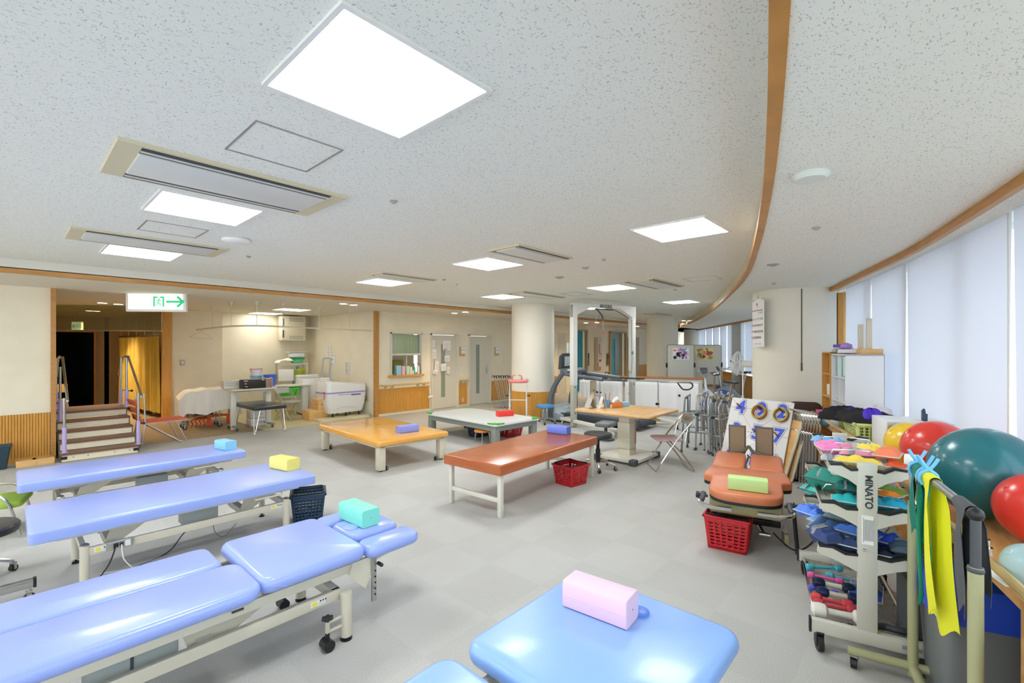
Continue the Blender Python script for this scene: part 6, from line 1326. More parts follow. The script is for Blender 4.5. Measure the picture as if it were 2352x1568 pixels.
# --- number ring-toss board
BL, TLp, TRp = Vector((6.67, 2.18, 0)), Vector((7.01, 2.09, .95)), Vector((6.79, 1.29, .95))
ux = (TRp-TLp).normalized(); uz = (TLp-BL).normalized(); ux = (ux-uz*ux.dot(uz)).normalized(); un = ux.cross(uz)   # un faces away or towards
if un.dot(Vector((1, .3, 0))) > 0: un = -un
Mb = Matrix(((ux.x, uz.x, un.x, BL.x), (ux.y, uz.y, un.y, BL.y), (ux.z, uz.z, un.z, BL.z), (0, 0, 0, 1)))
BW, BH = .84, (TLp-BL).length
T = bpy.data.objects.new('number_board', None); COL.objects.link(T); T.matrix_world = Mb; tag(T, 'large white leaning ring-toss board with blue outlined numbers and wooden pegs', 'game board')
b = MB(); b.box((BW/2, BH/2, -.009), (BW, BH, .018), .002); bd = build('board', b, mat('board_white', 'eeeeec', .25), T)
M_LN = mat('line_red', 'c98a86', .6); M_LN2 = mat('line_grey', 'b9bcbc', .6)
us, vs = (.155, .44, .72), (.865, .545, .20)
b = MB()
for v in vs: b.box((BW/2, v*BH, .0008), (BW, .004, .001))
for a, c in (((0, 1), (.5, .52)), ((1, 1), (.3, .4)), ((0, 0), (.5, .4))): b.cyl((a[0]*BW, a[1]*BH, .0008), (c[0]*BW, c[1]*BH, .0008), .002, n=4)
build('red_lines', b, M_LN, bd); b = MB()
for u in us: b.box((u, BH/2, .0006), (.003, BH, .0008))
build('grey_lines', b, M_LN2, bd)
M_NUM = mat('number_blue', '4a5fe0', .5)
for i, row in enumerate(('492', '357', '816')):
    for j, ch in enumerate(row):
        u, v = us[j], vs[i]*BH
        for (off_, z, m_, nm) in ((.026, .0012, mat('num_edge', '6a6f80', .6), 'outline'), (.020, .002, M_PAPER, 'white_edge'), (.010, .0032, M_NUM, 'numeral')):
            b = MB(); b.T = Matrix.Translation((u, v, z)); b.text(ch, .25, .0005, off_); pr_ = build(nm, b, m_, bd)
        b = MB(); b.cyl((u-.0, v+.0, .0), (u-.01, v+.03, .10), .009, n=10); build('peg', b, mat('peg_brown', '7a4a35', .5), T)
wp_ = lambda u, v, z: Mb @ Vector((u, v, z))
Rb = Mb.to_euler()
for j, cols in ((1, ('c8862f', 'b5532a', 'd9a23c', 'b06a2c', 'c8b02f')), (2, ('8c3a2a', 'b5532a', 'c3b52c', 'c8c02f'))):
    for k, c in enumerate(cols):
        b = MB(); b.torus((0, 0, 0), .088-.003*(k % 2), .008, 30, 8); p = wp_(us[j]+.004*math.sin(k*2), vs[0]*BH-.045+.004*math.cos(k*3), .014+.0145*k)
        solo('toss_ring', b, mat('ring_'+c, c, .35), '%s ring hung on the number %s of the board, %s' % ({'c8862f': 'amber', 'b5532a': 'rust-red', 'd9a23c': 'golden', 'b06a2c': 'brown', 'c8b02f': 'olive-yellow', '8c3a2a': 'dark red', 'c3b52c': 'mustard', 'c8c02f': 'yellow-green'}[c], ('nine', 'two')[j-1], 'innermost' if k == 0 else ('outermost' if k == len(cols)-1 else '%s in the ring stack' % ['', 'second', 'third', 'fourth'][k])), 'ring', p, rot=Rb)
# --- leaning folding table panels and stacked folding chairs
def lean_panel(label, px, py, w_, h, rz, lean, m, edge):
    q = P(px, py)+Vector((fw[0], fw[1], 0))*.25; T = thing('leaning_panel', label, 'folded table', (q.x, q.y, 0)); T.rotation_euler = (lean, 0, rz)
    b = MB(); b.T = Matrix.Rotation(PI/2, 4, 'X'); b.T = Matrix.Translation((0, 0, h/2)) @ b.T; b.slab((0, 0), w_, h, -.012, .012, .05, .003, .003, 4, 2); p = build('panel', b, m, T)
    b = MB(); b.tube([(x, 0, y+h/2) for x, y in rr(w_, h, .05, 4)], .016, 6, closed=True); build('white_edge', b, edge, T); return T
lean_panel('folded table with white rim leaning beside the number board', 1798, 1105, .55, .86, YAW, .30, M_PALEWOOD, M_IVORY)
lean_panel('second folded table, wood surface and white rim, leaning against the first', 1818, 1108, .50, .74, YAW, .26, M_PALEWOOD, M_IVORY)
def folded_chair(label, loc, rz, lean, group):
    T = thing('folded_chair', label, 'chair', loc, 0, group); T.rotation_euler = (lean, 0, rz)
    b = MB(); b.tube([(-.2, 0, .02), (-.21, 0, .3), (-.21, 0, .72), (-.17, 0, .84), (-.10, .02, .87), (.10, .02, .87), (.17, 0, .84), (.21, 0, .72), (.21, 0, .3), (.2, 0, .02), (.17, 0, .0), (-.17, 0, .0), (-.2, 0, .02)], .0115, 8, 3); build('outer_frame', b, M_CHROME, T)
    b = MB(); b.tube([(-.17, .022, .06), (-.18, .022, .5), (-.15, .025, .62), (.15, .025, .62), (.18, .022, .5), (.17, .022, .06), (.14, .022, .03), (-.14, .022, .03), (-.17, .022, .06)], .0105, 8, 3); build('inner_frame', b, M_STEEL, T)
    b = MB(); b.box((0, .02, .42), (.30, .022, .34), .008); build('seat', b, mat('brown_grey_vinyl', '8d7f78', .5), T)
    b = MB(); b.box((0, -.005, .76), (.36, .014, .13), .006); build('backrest', b, M_STEEL, T); return T
q0, q1 = P(1838, 1108), P(1884, 1122); cnt = 7
ord_ = ['leftmost', 'second', 'third', 'middle', 'fifth', 'sixth', 'rightmost']
prot = None
for k in range(cnt):
    t = k/(cnt-1); p = q0.lerp(q1, t)+Vector((fw[0], fw[1], 0))*.22; rz = YAW; l = 'chrome folded chair, %s of the leaning row beside the weight cart' % ord_[k]
    if prot is None: prot = folded_chair(l, p, rz, .05, 'folded chairs leaning in a row')
    else: dup(prot, p, label=l, rot=(.05-.004*k, 0, rz-.01*k))
# --- tan tilting table
T = thing('tilt_table', 'tan-orange padded tilting table with chrome handle and upright foot plates', 'tilt table', (3.81, 1.05, 0), math.radians(14)); TZ = .52
def poly_pad(name, pts, z0, z1, m, par, e=.02):
    n_ = len(pts); cx = sum(p[0] for p in pts)/n_; cy = sum(p[1] for p in pts)/n_
    def sc(i): return [(cx+(x-cx)*(1-i/.45), cy+(y-cy)*(1-i/.33)) for x, y in pts]
    b = MB(); b.loft([[(x, y, z) for x, y in sc(i)] for i, z in ((e*.4, z0), (0, z0+.01), (0, z1-e), (e*.3, z1-e*.35), (e, z1))]); return build(name, b, m, par, 50)
half = smooth([Vector(p) for p in ((0, 0, 0), (.01, .13, 0), (.06, .22, 0), (.16, .265, 0), (.40, .27, 0), (.50, .275, 0), (.53, .31, 0), (.56, .34, 0), (.64, .345, 0), (.90, .315, 0), (.92, .29, 0))], 4)
pts = [(p.x, -p.y) for p in half][::-1][:-1]+[(p.x, p.y) for p in half]
poly_pad('body_pad', [(x, y) for x, y in pts], TZ-.065, TZ, M_ORANGEV, T)
poly_pad('pad_base', [(.01+x*.98, y*.99) for x, y in pts], TZ-.09, TZ-.06, M_BLACK, T, .004)
for s_ in (-1, 1):
    pad(T, 1.26, s_*.165, .62, .29, TZ-.065, TZ+.005, .05, M_ORANGEV, name='leg_pad', tilt=(0, -.03, 0))
    b = MB(); b.T = Matrix.Translation((1.66, s_*.13-.02, TZ-.035)) @ Matrix.Rotation(-.12, 4, 'Y')
    pl = [(-.13, 0), (.13, 0), (.13, .30), (-.13, .30)]
    b.loft([[(x, y, z) for y, z in ((-.085, .04), (-.05, -.03), (.05, -.03), (.085, .04), (.085, .33), (-.085, .33))] for x in (-.012, .012)]); fp = build('foot_plate', b, mat('plate_edge', '6b6357', .6), T)
    b = MB(); b.T = Matrix.Translation((1.645, s_*.13-.02, TZ-.035)) @ Matrix.Rotation(-.12, 4, 'Y'); b.loft([[(x, y, z) for y, z in ((-.07, .045), (-.042, -.01), (.042, -.01), (.07, .045), (.07, .315), (-.07, .315))] for x in (-.005, .0)]); build('tread_mat', b, mat('mat_brown', '8f7e66', .8), fp)
    b = MB(); b.tube([(.09, s_*.315, TZ-.09), (.06, s_*.325, TZ-.11), (.03, s_*.29, TZ-.125), (.02, s_*.22, TZ-.13), (.02, s_*.09, TZ-.13)], .017, 10, 4); build('push_handle', b, M_CHROME, T)
    b = MB(); b.tube([(.14, s_*.305, TZ-.06), (.09, s_*.31, TZ-.09), (.065, s_*.322, TZ-.105)], .022, 10, 3); build('grip_sleeve', b, M_DGREY, T)
    b = MB(); b.cyl((.12, s_*.27, TZ-.075), (.12, s_*.345, TZ-.075), .012); b.cyl((.12, s_*.335, TZ-.075), (.12, s_*.36, TZ-.075), .026, n=16); build('side_knob', b, M_BLACK, T)
    caster(T, .53, s_*.29, .05, .16, fork=M_STEEL, tyre=mat('cream_tyre', 'cfc79a', .6), ang=.3); caster(T, 1.40, s_*.24, .05, .16, fork=M_STEEL, tyre=mat('cream_tyre', 'cfc79a', .6))
b = MB(); b.tube([(.95, 0, TZ-.02), (1.2, .02, TZ-.03), (1.55, 0, TZ-.03)], .012, 8, 3); b.tube([(1.52, -.2, TZ+.0), (1.56, -.05, TZ+.03), (1.58, 0, TZ+.08), (1.56, .05, TZ+.03), (1.52, .2, TZ+.0)], .016, 8, 4); build('strap', b, mat('olive_strap', '5d5a48', .8), T)
b = MB(); b.box((.98, 0, .17), (.98, .42, .05), .006); b.box((.52, 0, .17), (.06, .52, .05), .004); b.box((1.40, 0, .17), (.06, .48, .05), .004); build('base_frame', b, M_BLACK, T)
b = MB(); b.box((.76, 0, TZ-.11), (1.1, .36, .04), .004); build('upper_frame', b, M_BLACK, T)
b = MB(); b.T = Matrix.Translation((.19, 0, .375)) @ Matrix.Rotation(PI/2, 4, 'X'); b.lathe([(.06, -.26), (.07, -.25), (.07, .25), (.06, .26)], n=24); build('padded_roll', b, mat('khaki_vinyl', 'a39d6f', .4), T)
b = MB(); b.box((.70, .0, .29), (.34, .26, .18), .01); build('motor_box', b, M_DGREY, T)
b = MB(); b.cyl((.5, -.1, .14), (.36, -.14, .12), .014); b.cyl((.36, -.18, .12), (.36, -.10, .12), .02); build('pedal_bar', b, M_STEEL, T)
b = MB(); b.grid(lambda u, v: (.12+.16*u+.02*v, -.33-.012*math.sin(u*9)-.03*v, TZ-.12-.36*v+.04*u), 10, 10, .004); build('hanging_strap', b, mat('black_cloth', '24262a', .9), T)
b = MB(); b.tube([(.35, -.2, .15), (.4, -.35, .02), (.7, -.5, .006), (1.2, -.6, .006)], .006, 6, 5); build('power_cable', b, M_BLACK, T)
# --- weight cart
M_CART = mat('cart_grey', 'cbcabd', .4); RC = .24
T = thing('weight_cart', 'light grey three-tier cart of cuff weights with mesh bottom shelf', 'cart', (2.985, .475, 0), RC); cartT = T
CLn, CWd = .96, .48
for x in (0, CLn): b = MB(); b.box((x, -CWd/2, .135), (.035, CWd+.02, .07), .003); bb = build('base_beam', b, M_CART, T); b = MB(); b.box((x, .012, .135), (.04, .012, .074), .002); b.box((x, -CWd-.012, .135), (.04, .012, .074), .002); build('end_cap', b, M_BLACK, bb)
b = MB(); b.T = Matrix.Translation((-.0195, -.42, .135)) @ Matrix.Rotation(-PI/2, 4, 'Z') @ Matrix.Rotation(PI/2, 4, 'X'); b.box((.0, 0, 0), (.08, .02, .001)); build('maker_plate', b, mat('plate_grey', '8a8f96', .4), T)
b = MB(); b.tube([(0, -.02, .125), (CLn, -.02, .125)], .011, 8); b.tube([(0, -CWd+.02, .125), (CLn, -CWd+.02, .125)], .011, 8); build('side_tube', b, M_CHROME, T)
b = MB()
for k in range(34): t = k/33; b.cyl((.02+t*(CLn-.04), -.02, .118), (.02+t*(CLn-.04), -CWd+.02, .118), .0018, n=4)
for k in range(16): t = k/15; b.cyl((.02, -.02-t*(CWd-.04), .120), (CLn-.02, -.02-t*(CWd-.04), .120), .0018, n=4)
build('mesh_shelf', b, M_STEEL, T)
for x in (.0, CLn):
    for y in (-.03, -CWd+.0): caster(T, x, y, .045, .10, fork=M_BLACK, ang=0.2)
for x in (0, CLn):
    b = MB(); b.box((x, -CWd/2, .60), (.03, .085, .90), .003); po = build('post', b, M_CART, T)
    if x == 0:
        b = MB(); b.T = Matrix.Translation((-.0165, -CWd/2-.004, .90)) @ Matrix.Rotation(-PI/2, 4, 'Z') @ Matrix.Rotation(PI/2, 4, 'X') @ Matrix.Rotation(-PI/2, 4, 'Z'); b.text('MINATO', .045, .001, .0012); build('lettering', b, M_INK, po)
        b = MB(); b.box((-.0165, -CWd/2, .70), (.002, .05, .15)); lb = build('spec_label', b, M_PAPER, po)
        b = MB()
        for k in range(9): b.box((-.018, -CWd/2+.018-.005*k, .70), (.001, .0015, .11 if k else .13))
        build('label_print', b, M_INK, lb)
tiers = (.975, .765, .525); TW = (.14, .18, .19)
for ti, z in enumerate(tiers):
    w_ = TW[ti]
    for s_ in (-1, 1):
        b = MB(); b.loft([[(x, -CWd/2+s_*y, zz) for y, zz in ((.0, z+.012), (w_, z+.012), (w_+.022, z+.045), (w_+.027, z+.045), (w_+.012, z-.012), (w_, z-.015), (.0, z+.0))] for x in (.03, CLn-.03)]); tr = build('tray', b, M_CART, T)
        for x in (0, CLn):
            b = MB(); b.loft([[(x+e, -CWd/2+s_*y, zz) for y, zz in ((.03, z+.03), (w_*.5, z+.025), (w_*.8, z+.05), (w_+.025, z+.045), (w_+.03, z+.015), (w_*.6, z-.02), (.03, z-.06))] for e in (-.014, .014)]); br = build('end_bracket', b, M_CART, T)
            b = MB(); b.loft([[(x+e, -CWd/2+s_*y, zz) for y, zz in ((.04, z+.03), (w_*.5, z+.025), (w_*.8, z+.05), (w_+.02, z+.046), (w_+.024, z+.056), (w_*.78, z+.064), (w_*.5, z+.04), (.04, z+.043))] for e in (-.017, .017)]); build('black_saddle', b, M_BLACK, br)
    for k in range(3):
        x = .25+.22*k; b = MB(); b.tube([(x, -CWd/2+w_*.85, z+.02), (x, -CWd/2+w_*.85, z+.085), (x, -CWd/2-w_*.85, z+.085), (x, -CWd/2-w_*.85, z+.02)], .004, 6, 2); build('wire_divider', b, M_CHROME, T)
Mc = Matrix.Translation((2.985, .475, 0)) @ Matrix.Rotation(RC, 4, 'Z')
def cuff(label, hexc, lx, ly, z, L, W, rz, th=.03, fold=0.0, seed=0, tilt=(0, 0), trimc='c9ccc8'):
    """soft sand-filled ankle weight: quilted pillow with bound edge"""
    m = mat('cuff_'+hexc, hexc, .8, bump=.25, bs=40); ti = 0 if z > .96 else (1 if z > .72 else (2 if z > .4 else 3)); ly = -.24+(ly+.24)*(.62, .72, .78, 1)[ti]; L *= .80; W *= .9; th *= 1.5; z += .006; p = Mc @ Vector((lx, ly, z)); T = thing('cuff_weight', label, 'cuff weight', p); T.rotation_euler = (tilt[0], tilt[1], rz+RC)
    def fn(u, v, s_=1):
        x, y = (u-.5)*L, (v-.5)*W; e = min(1, 6*min(u, 1-u, v*1.0, 1-v)); q = abs(math.sin(u*PI*3))**.5 if 0 < u < 1 else 0
        bend = fold*(x/L)**2*4; wv = .006*math.sin(u*11+seed)+.005*math.sin(v*7+seed*2)
        return (x, y, bend+wv*e+s_*th/2*e*(.55+.45*q)+th/2+.004)
    b = MB(); b.grid(lambda u, v: fn(u, v, 1), 26, 10); b.grid(lambda u, v: fn(u, v, -1), 26, 10); bmesh.ops.remove_doubles(b.bm, verts=b.bm.verts, dist=.0005); build('pouch', b, m, T)
    b = MB(); pts = [fn(u, 0) for u in [i/14 for i in range(15)]]+[fn(1, v) for v in (.25, .5, .75)]+[fn(1-u, 1) for u in [i/14 for i in range(15)]]+[fn(0, 1-v) for v in (.25, .5, .75)]
    b.tube(pts, .0035, 5, closed=True); build('bound_edge', b, mat('bind_'+trimc, trimc, .7), T)
    if int(seed*10) % 3 == 0: b = MB(); b.grid(lambda u, v: (L*(.12+.18*u), (v-.5)*W*.96, fn(.2+u*.2, v)[2]+.004), 4, 8, .002); build('strap', b, mat('cuff_strap', '8d9296', .8), T)
    return T
q3 = -CWd/2
cuffs = [
 ('sky blue cuff weight at the far left of the cart top tier', '7fb2ee', .80, q3+.15, tiers[0]+.005, .24, .13, 1.4, .03),
 ('pink cuff weight in the middle of the cart top tier', 'f48fb4', .62, q3+.12, tiers[0]+.01, .26, .13, 1.5, .035),
 ('rolled pink cuff weight at the left edge of the cart top tier', 'f286c0', .42, q3+.20, tiers[0]+.02, .18, .12, .2, .04),
 ('pale pink cuff weight between two wire dividers on the cart top tier', 'f09fb8', .37, q3-.02, tiers[0]+.01, .24, .12, 1.6, .035),
 ('yellow folded cuff weight right of the pink ones on the top tier', 'efd95a', .42, q3-.16, tiers[0]+.03, .20, .12, .5, .04),
 ('yellow cuff weight nearest the cart post on the top tier', 'f3d24a', .13, q3+.04, tiers[0]+.02, .27, .12, 1.5, .03),
 ('light grey cuff weight at the near left corner of the top tier', 'b7b9b6', .16, q3+.18, tiers[0]+.01, .20, .12, 1.5, .03),
 ('orange-coral cuff weight at the right end of the top tier', 'f0835c', .24, q3-.21, tiers[0]+.05, .22, .13, -.3, .035),
 ('rust-orange cuff weight under the coral one', 'd9582c', .16, q3-.25, tiers[0]+.02, .20, .10, -.3, .02),
 ('grey-backed yellow cuff weight at the rear of the middle tier', 'f0cf3c', .66, q3+.16, tiers[1]+.02, .24, .13, 1.3, .03),
 ('amber cuff weight along the middle tier behind the post', 'f0a030', .52, q3+.0, tiers[1]+.03, .30, .13, 1.5, .03),
 ('lavender cuff weight on the right of the middle tier', 'b3a0d0', .55, q3-.18, tiers[1]+.02, .24, .13, 1.4, .03),
 ('large green-teal cuff weight heaped on the left of the middle tier', '2f8f7e', .36, q3+.16, tiers[1]+.02, .30, .20, 1.0, .085),
 ('olive green cuff weight on the right of the middle tier', '86a83a', .38, q3-.20, tiers[1]+.025, .26, .12, .9, .03),
 ('bright orange cuff weight near the post on the right of the middle tier', 'f08a2c', .24, q3-.14, tiers[1]+.045, .22, .12, .9, .025),
 ('dark teal cuff weight in the wire holder of the middle tier', '146e66', .20, q3+.06, tiers[1]+.055, .20, .12, 1.5, .035),
 ('turquoise cuff weight at the near edge of the middle tier left of the post', '1fb5bd', .08, q3+.09, tiers[1]+.02, .20, .13, 1.5, .035),
 ('turquoise-blue cuff weight right of the post on the middle tier', '1f9ab5', .10, q3-.15, tiers[1]+.02, .22, .14, 1.5, .035),
 ('aqua cuff weight drooping off the left side of the middle tier', '49c2b8', .42, q3+.29, tiers[1]-.03, .16, .10, .9, .025),
 ('bright blue cuff weight at the left end of the lowest tier', '5d8cf0', .50, q3+.26, tiers[2]+.03, .20, .15, .9, .05),
 ('pale blue cuff weight beside the grey one on the lowest tier', '82b6f5', .38, q3+.17, tiers[2]+.03, .22, .14, 1.0, .035),
 ('slate grey cuff weight on top of the lowest tier', '6f8288', .34, q3+.07, tiers[2]+.075, .24, .17, 1.2, .045),
 ('denim blue cuff weight in the middle of the lowest tier', '3c5f8f', .22, q3+.16, tiers[2]+.03, .28, .16, 1.2, .05),
 ('royal blue cuff weight bending over the denim one', '4a80dc', .16, q3+.03, tiers[2]+.055, .26, .11, 1.1, .045),
 ('dark navy cuff weight at the near left of the lowest tier', '2f4378', .08, q3+.22, tiers[2]+.02, .22, .13, .5, .06),
 ('navy cuff weight at the near edge of the lowest tier beside the post', '223763', .05, q3+.08, tiers[2]+.025, .20, .12, 1.3, .045),
 ('deep blue cuff weight right of the post on the lowest tier', '2c55c8', .20, q3-.10, tiers[2]+.03, .26, .11, 1.1, .045),
 ('dark slate cuff weight at the right end of the lowest tier', '4a6070', .10, q3-.23, tiers[2]+.045, .22, .15, -.1, .03),
 ('black-navy cuff weight under the slate one on the lowest tier', '1c2740', .06, q3-.20, tiers[2]+.01, .26, .12, 1.4, .03),
]
for i, c in enumerate(cuffs): cuff(*c[:-1], th=c[-1], seed=i*1.7, trimc='c9ccc8' if i % 3 else '4e545a')
T_ = cuff('flat bright blue cuff on the mesh shelf right of the post', '3f6fd8', .52, q3-.08, .13, .30, .18, -.2, .02, seed=3)
# dumbbells
def dumbbell(label, lx, ly, z, L, r, hc, hexh, rz):
    p = Mc @ Vector((lx, ly, z)); T = thing('dumbbell', label, 'dumbbell', (p.x, p.y, z+r), rz+RC)
    b = MB(); b.T = Matrix.Rotation(PI/2, 4, 'Y'); b.lathe([(r*.48, -L/2+r), (r*.40, 0), (r*.48, L/2-r)], n=14); build('handle', b, mat('db_'+hexh, hexh, .5), T)
    for s_ in (-1, 1):
        b = MB(); b.T = Matrix.Translation((s_*(L/2-r*.8), 0, 0)) @ Matrix.Rotation(PI/2, 4, 'Y'); b.lathe([(r*.55, -r), (r*.9, -r*.7), (r, 0), (r*.9, r*.7), (r*.55, r), (.002, r*1.02)], n=16); build('weight_head', b, mat('db_'+hc, hc, .3), T)
    return T
R90 = -PI/2
for l, lx, ly, L, r, hc, hh, rz, z in (('aqua dumbbell at the far left of the mesh shelf', .78, -.13, .22, .024, '4db6c8', '4db6c8', -1.2, .122), ('second aqua dumbbell behind the pink one on the mesh shelf', .66, -.24, .22, .024, '4aa9ba', '4aa9ba', -1.7, .122), ('hot pink dumbbell on the mesh shelf', .62, -.12, .19, .020, 'ee5fa8', 'ee5fa8', -1.6, .125),
                         ('dumbbell with navy heads and cream handle, farther one', .50, -.15, .21, .034, '16233f', 'd8d4c2', -1.55, .122), ('dumbbell with navy heads and cream handle, nearer one', .38, -.16, .21, .033, '1b2c55', 'd8d4c2', -1.55, .122), ('small violet-blue dumbbell between the navy-headed pair', .44, -.09, .15, .018, '5a5fc8', '5a5fc8', -1.6, .122),
                         ('red dumbbell in the middle of the mesh shelf, farther one', .29, -.12, .20, .028, 'd9454c', 'd9454c', -1.6, .124), ('red dumbbell with blue ends in front of its twin', .225, -.13, .21, .028, 'c94a55', 'd24b54', -1.5, .124), ('large white dumbbell nearest the camera on the mesh shelf', .13, -.14, .26, .040, 'e8e5da', 'ddd9cb', -1.5, .122), ('small dark dumbbell beside the large white one', .06, -.155, .07, .015, '1b2230', '2b3340', -1.3, .122)):
    dumbbell(l, lx, ly, z, L, r, hc, hh, rz)
p = Mc @ Vector((.10, -.36, .13)); b = MB(); b.tube([(0, -.09, .02), (0, -.03, .025), (.03, .02, .02), (.0, .08, .025)], .018, 8, 3, ); solo('hand_gripper', b, M_DGREY, 'dark grey hand gripper on the mesh shelf right of the cart post', 'hand gripper', p, .5)
p = Mc @ Vector((.10, -.275, .125)); b = MB(); b.box((0, 0, .012), (.05, .08, .024), .008); solo('yellow_cloth', b, mat('yellow_band', 'e6dc2a', .6), 'small yellow piece on the mesh shelf right of the cart post', 'cloth', p, .3)
# --- towel rack with exercise bands
M_OLIVE = mat('olive_tube', 'a9a97f', .45)
T = thing('band_rack', 'olive steel tube stand with a chrome cross bar for exercise bands', 'rack', (0, 0, 0)); p1, p2 = Vector((3.0, .06, 0)), Vector((2.24, -.118, 0)); BZ = 1.08
T.location = p1; D = p2-p1
for k, p in enumerate((Vector((0, 0, 0)), D)):
    b = MB(); b.cyl((p.x, p.y, .04), (p.x, p.y, BZ-.18), .021, n=18); ps = build('upright_post', b, M_OLIVE, T)
    b = MB(); b.cyl((p.x, p.y, BZ-.20), (p.x, p.y, BZ), .015, n=14); b.sph((p.x, p.y, BZ-.19), (.024, .024, .018), 14, 8); build('inner_tube', b, M_CHROME if k == 0 else M_DGREY, ps)
    n_ = Vector((-D.y, D.x, 0)).normalized(); a, c = p-n_*.26, p+n_*.26
    b = MB(); b.cyl((a.x, a.y, .085), (c.x, c.y, .085), .021, n=14); ft = build('foot_tube', b, M_OLIVE, T)
    for q_ in (a, c): caster(ft, q_.x*.9+p.x*.1, q_.y*.9+p.y*.1, .026, .07)
b = MB(); b.cyl((0, 0, .085), (D.x, D.y, .085), .022, n=12); build('lower_bar', b, M_OLIVE, T)
b = MB(); b.cyl((-D.x*.03, -D.y*.03, BZ), (D.x*1.0, D.y*1.0, BZ), .0155, n=16); cb_ = build('cross_bar', b, M_STEEL, T)
b = MB(); b.cyl((-D.x*.03, -D.y*.03, BZ), (D.x*.30, D.y*.30, BZ), .0195, n=16); b.box((-D.x*.02, -D.y*.02, BZ+.02), (.03, .06, .05), .006); build('white_sleeve', b, M_WHITE, cb_)
b = MB(); b.sph((D.x, D.y, BZ), .024, 14, 8); build('black_end_cap', b, M_BLACK, cb_)
dn = D.normalized(); nn = Vector((-dn.y, dn.x, 0))
def band(label, t0, t1, zf, zb, hexc, seed, spread=1.0, sway=.0, flip=1):
    c = p1+D*((t0+t1)/2); w_ = (t1-t0)*D.length; T = thing('exercise_band', label, 'exercise band', (c.x, c.y, 0))
    def side(s_, zz):
        def fn(u, v):
            k = (u-.5)*w_*(1+(spread-1)*v); f = .008*math.sin(u*7+seed)*min(1, v*3)+.010*math.sin(u*3+v*4+seed)*v; bl = min(1, v*6)
            r = nn*(s_*(.021*(1-bl)+bl*(.003+.028*u*(spread)))+f+sway*v)+dn*(k+.01*v*math.sin(seed)); z = BZ-.0-(BZ-zz)*v+(.03*math.sin(u*8+seed) if v > .98 else 0)
            return (r.x, r.y, z)
        return fn
    m = mat('band_'+hexc, hexc, .7)
    b = MB(); b.grid(side(flip, zf), 14, 22, .0012); build('front_fall', b, m, T); b = MB(); b.grid(side(-flip, zb), 14, 22, .0012); build('rear_fall', b, m, T)
    b = MB(); b.grid(lambda u, v: tuple(nn*(.0215*math.cos(PI*v))+dn*((u-.5)*w_)+Vector((0, 0, BZ+.0215*math.sin(PI*v)))), 6, 8, .0012); build('top_wrap', b, m, T)
band('dark green exercise band hanging at the far end of the rack bar', .035, .20, .76, .80, '167a68', 1.0, 1.15); band('long green-teal exercise band behind the yellow one', .215, .262, .60, .5, '178f7c', 2.2, 1.0)
band('long bright yellow exercise band clipped to the rack bar', .285, .455, .44, .52, 'ecec2e', .5, 1.2, .02); band('charcoal exercise band at the near end of the rack bar', .80, .97, .78, .72, '55585a', 2.0, 1.1)
def clip(label, t, rot):
    c = p1+D*t; T = thing('clothes_peg', label, 'clip', (c.x, c.y, BZ)); m = mat('peg_blue', '6fc3f2', .4); T.rotation_euler = (0, 0, math.atan2(dn.y, dn.x)+rot)
    for s_ in (-1, 1):
        b = MB(); b.tube([(.0, s_*.020, -.035), (0, s_*.030, -.012), (0, s_*.026, .012), (0, s_*.006, .030), (0, -s_*.012, .048), (0, -s_*.032, .085)], .007, 8, 4, rad=None); build('jaw', b, m, T)
    b = MB(); b.torus((0, 0, .036), .012, .002, 16, 5, rot=(0, PI/2, 0)); build('spring', b, M_STEEL, T)
clip('light blue clip holding the dark green band, farthest one', .10, 0); clip('light blue clip just behind the yellow band', .26, .3); clip('light blue clip gripping the yellow band, nearest one', .33, -.1)
# --- bins under the counter
q = PD(2236, 2.12); T = thing('large_bin', 'tall grey bin with a royal blue lid under the counter', 'bin', (q.x, q.y, 0), .3)
b = MB(); b.loft([[(x, y, z) for x, y in rr(w_, w_, .05, 4)] for w_, z in ((.28, 0), (.33, .5))]); build('bin_body', b, mat('bin_grey', '777b7c', .5), T)
b = MB(); b.loft([[(x, y, z) for x, y in rr(w_, w_, .06, 4)] for w_, z in ((.37, .44), (.38, .55), (.33, .60), (.1, .61))]); build('lid', b, mat('bin_lid_blue', '2a50c8', .4), T)
q = PD(2150, 2.5); cardbox('storage_bin', 'dark grey box bin on the floor behind the yellow band', 'bin', q.x, q.y, 0, .22, .30, .40, mat('bin_dark', '54585a', .5), .25, bev=.02)
q = PD(2195, 2.45); cardbox('storage_bin', 'second grey box bin right of the dark one under the counter', 'bin', q.x+.04, q.y-.22, 0, .22, .26, .42, mat('bin_grey', '777b7c', .5), .25, bev=.02)
b = MB(); b.box((0, 0, .002), (.21, .15, .004)); q = PD(2325, 1.84); solo('paper_sheet', b, M_PAPER, 'white printed sheet on the counter behind the handrail at the right edge', 'paper', (q.x, q.y, CT), .4)
# --- bookcases on the counter by the pillar
cd = Vector((.94, .34, 0)).normalized(); cn = Vector((cd.y, -cd.x, 0)); ra = math.atan2(cd.y, cd.x)
def shelfcase(name, label, x, y, w_, d, h, cols, rows, m, z=CT):
    T = thing(name, label, 'shelf', (x, y, z), ra); t = .018
    for k in (0, 1): b = MB(); b.box((w_*k+(t/2 if k == 0 else -t/2), -d/2, h/2), (t, d, h)); build('side_panel', b, m, T)
    b = MB(); b.box((w_/2, -d/2, h-t/2), (w_, d, t)); build('top_panel', b, m, T); b = MB(); b.box((w_/2, -d+.004, h/2), (w_, .008, h)); build('back_panel', b, m, T)
    for i in range(rows): b = MB(); b.box((w_/2, -d/2, h*i/rows+t/2), (w_-2*t, d-.01, t)); build('shelf_board', b, m, T)
    for j in range(1, cols): b = MB(); b.box((w_*j/cols, -d/2, h/2), (t*.8, d-.01, h-2*t)); build('divider', b, m, T)
    return T
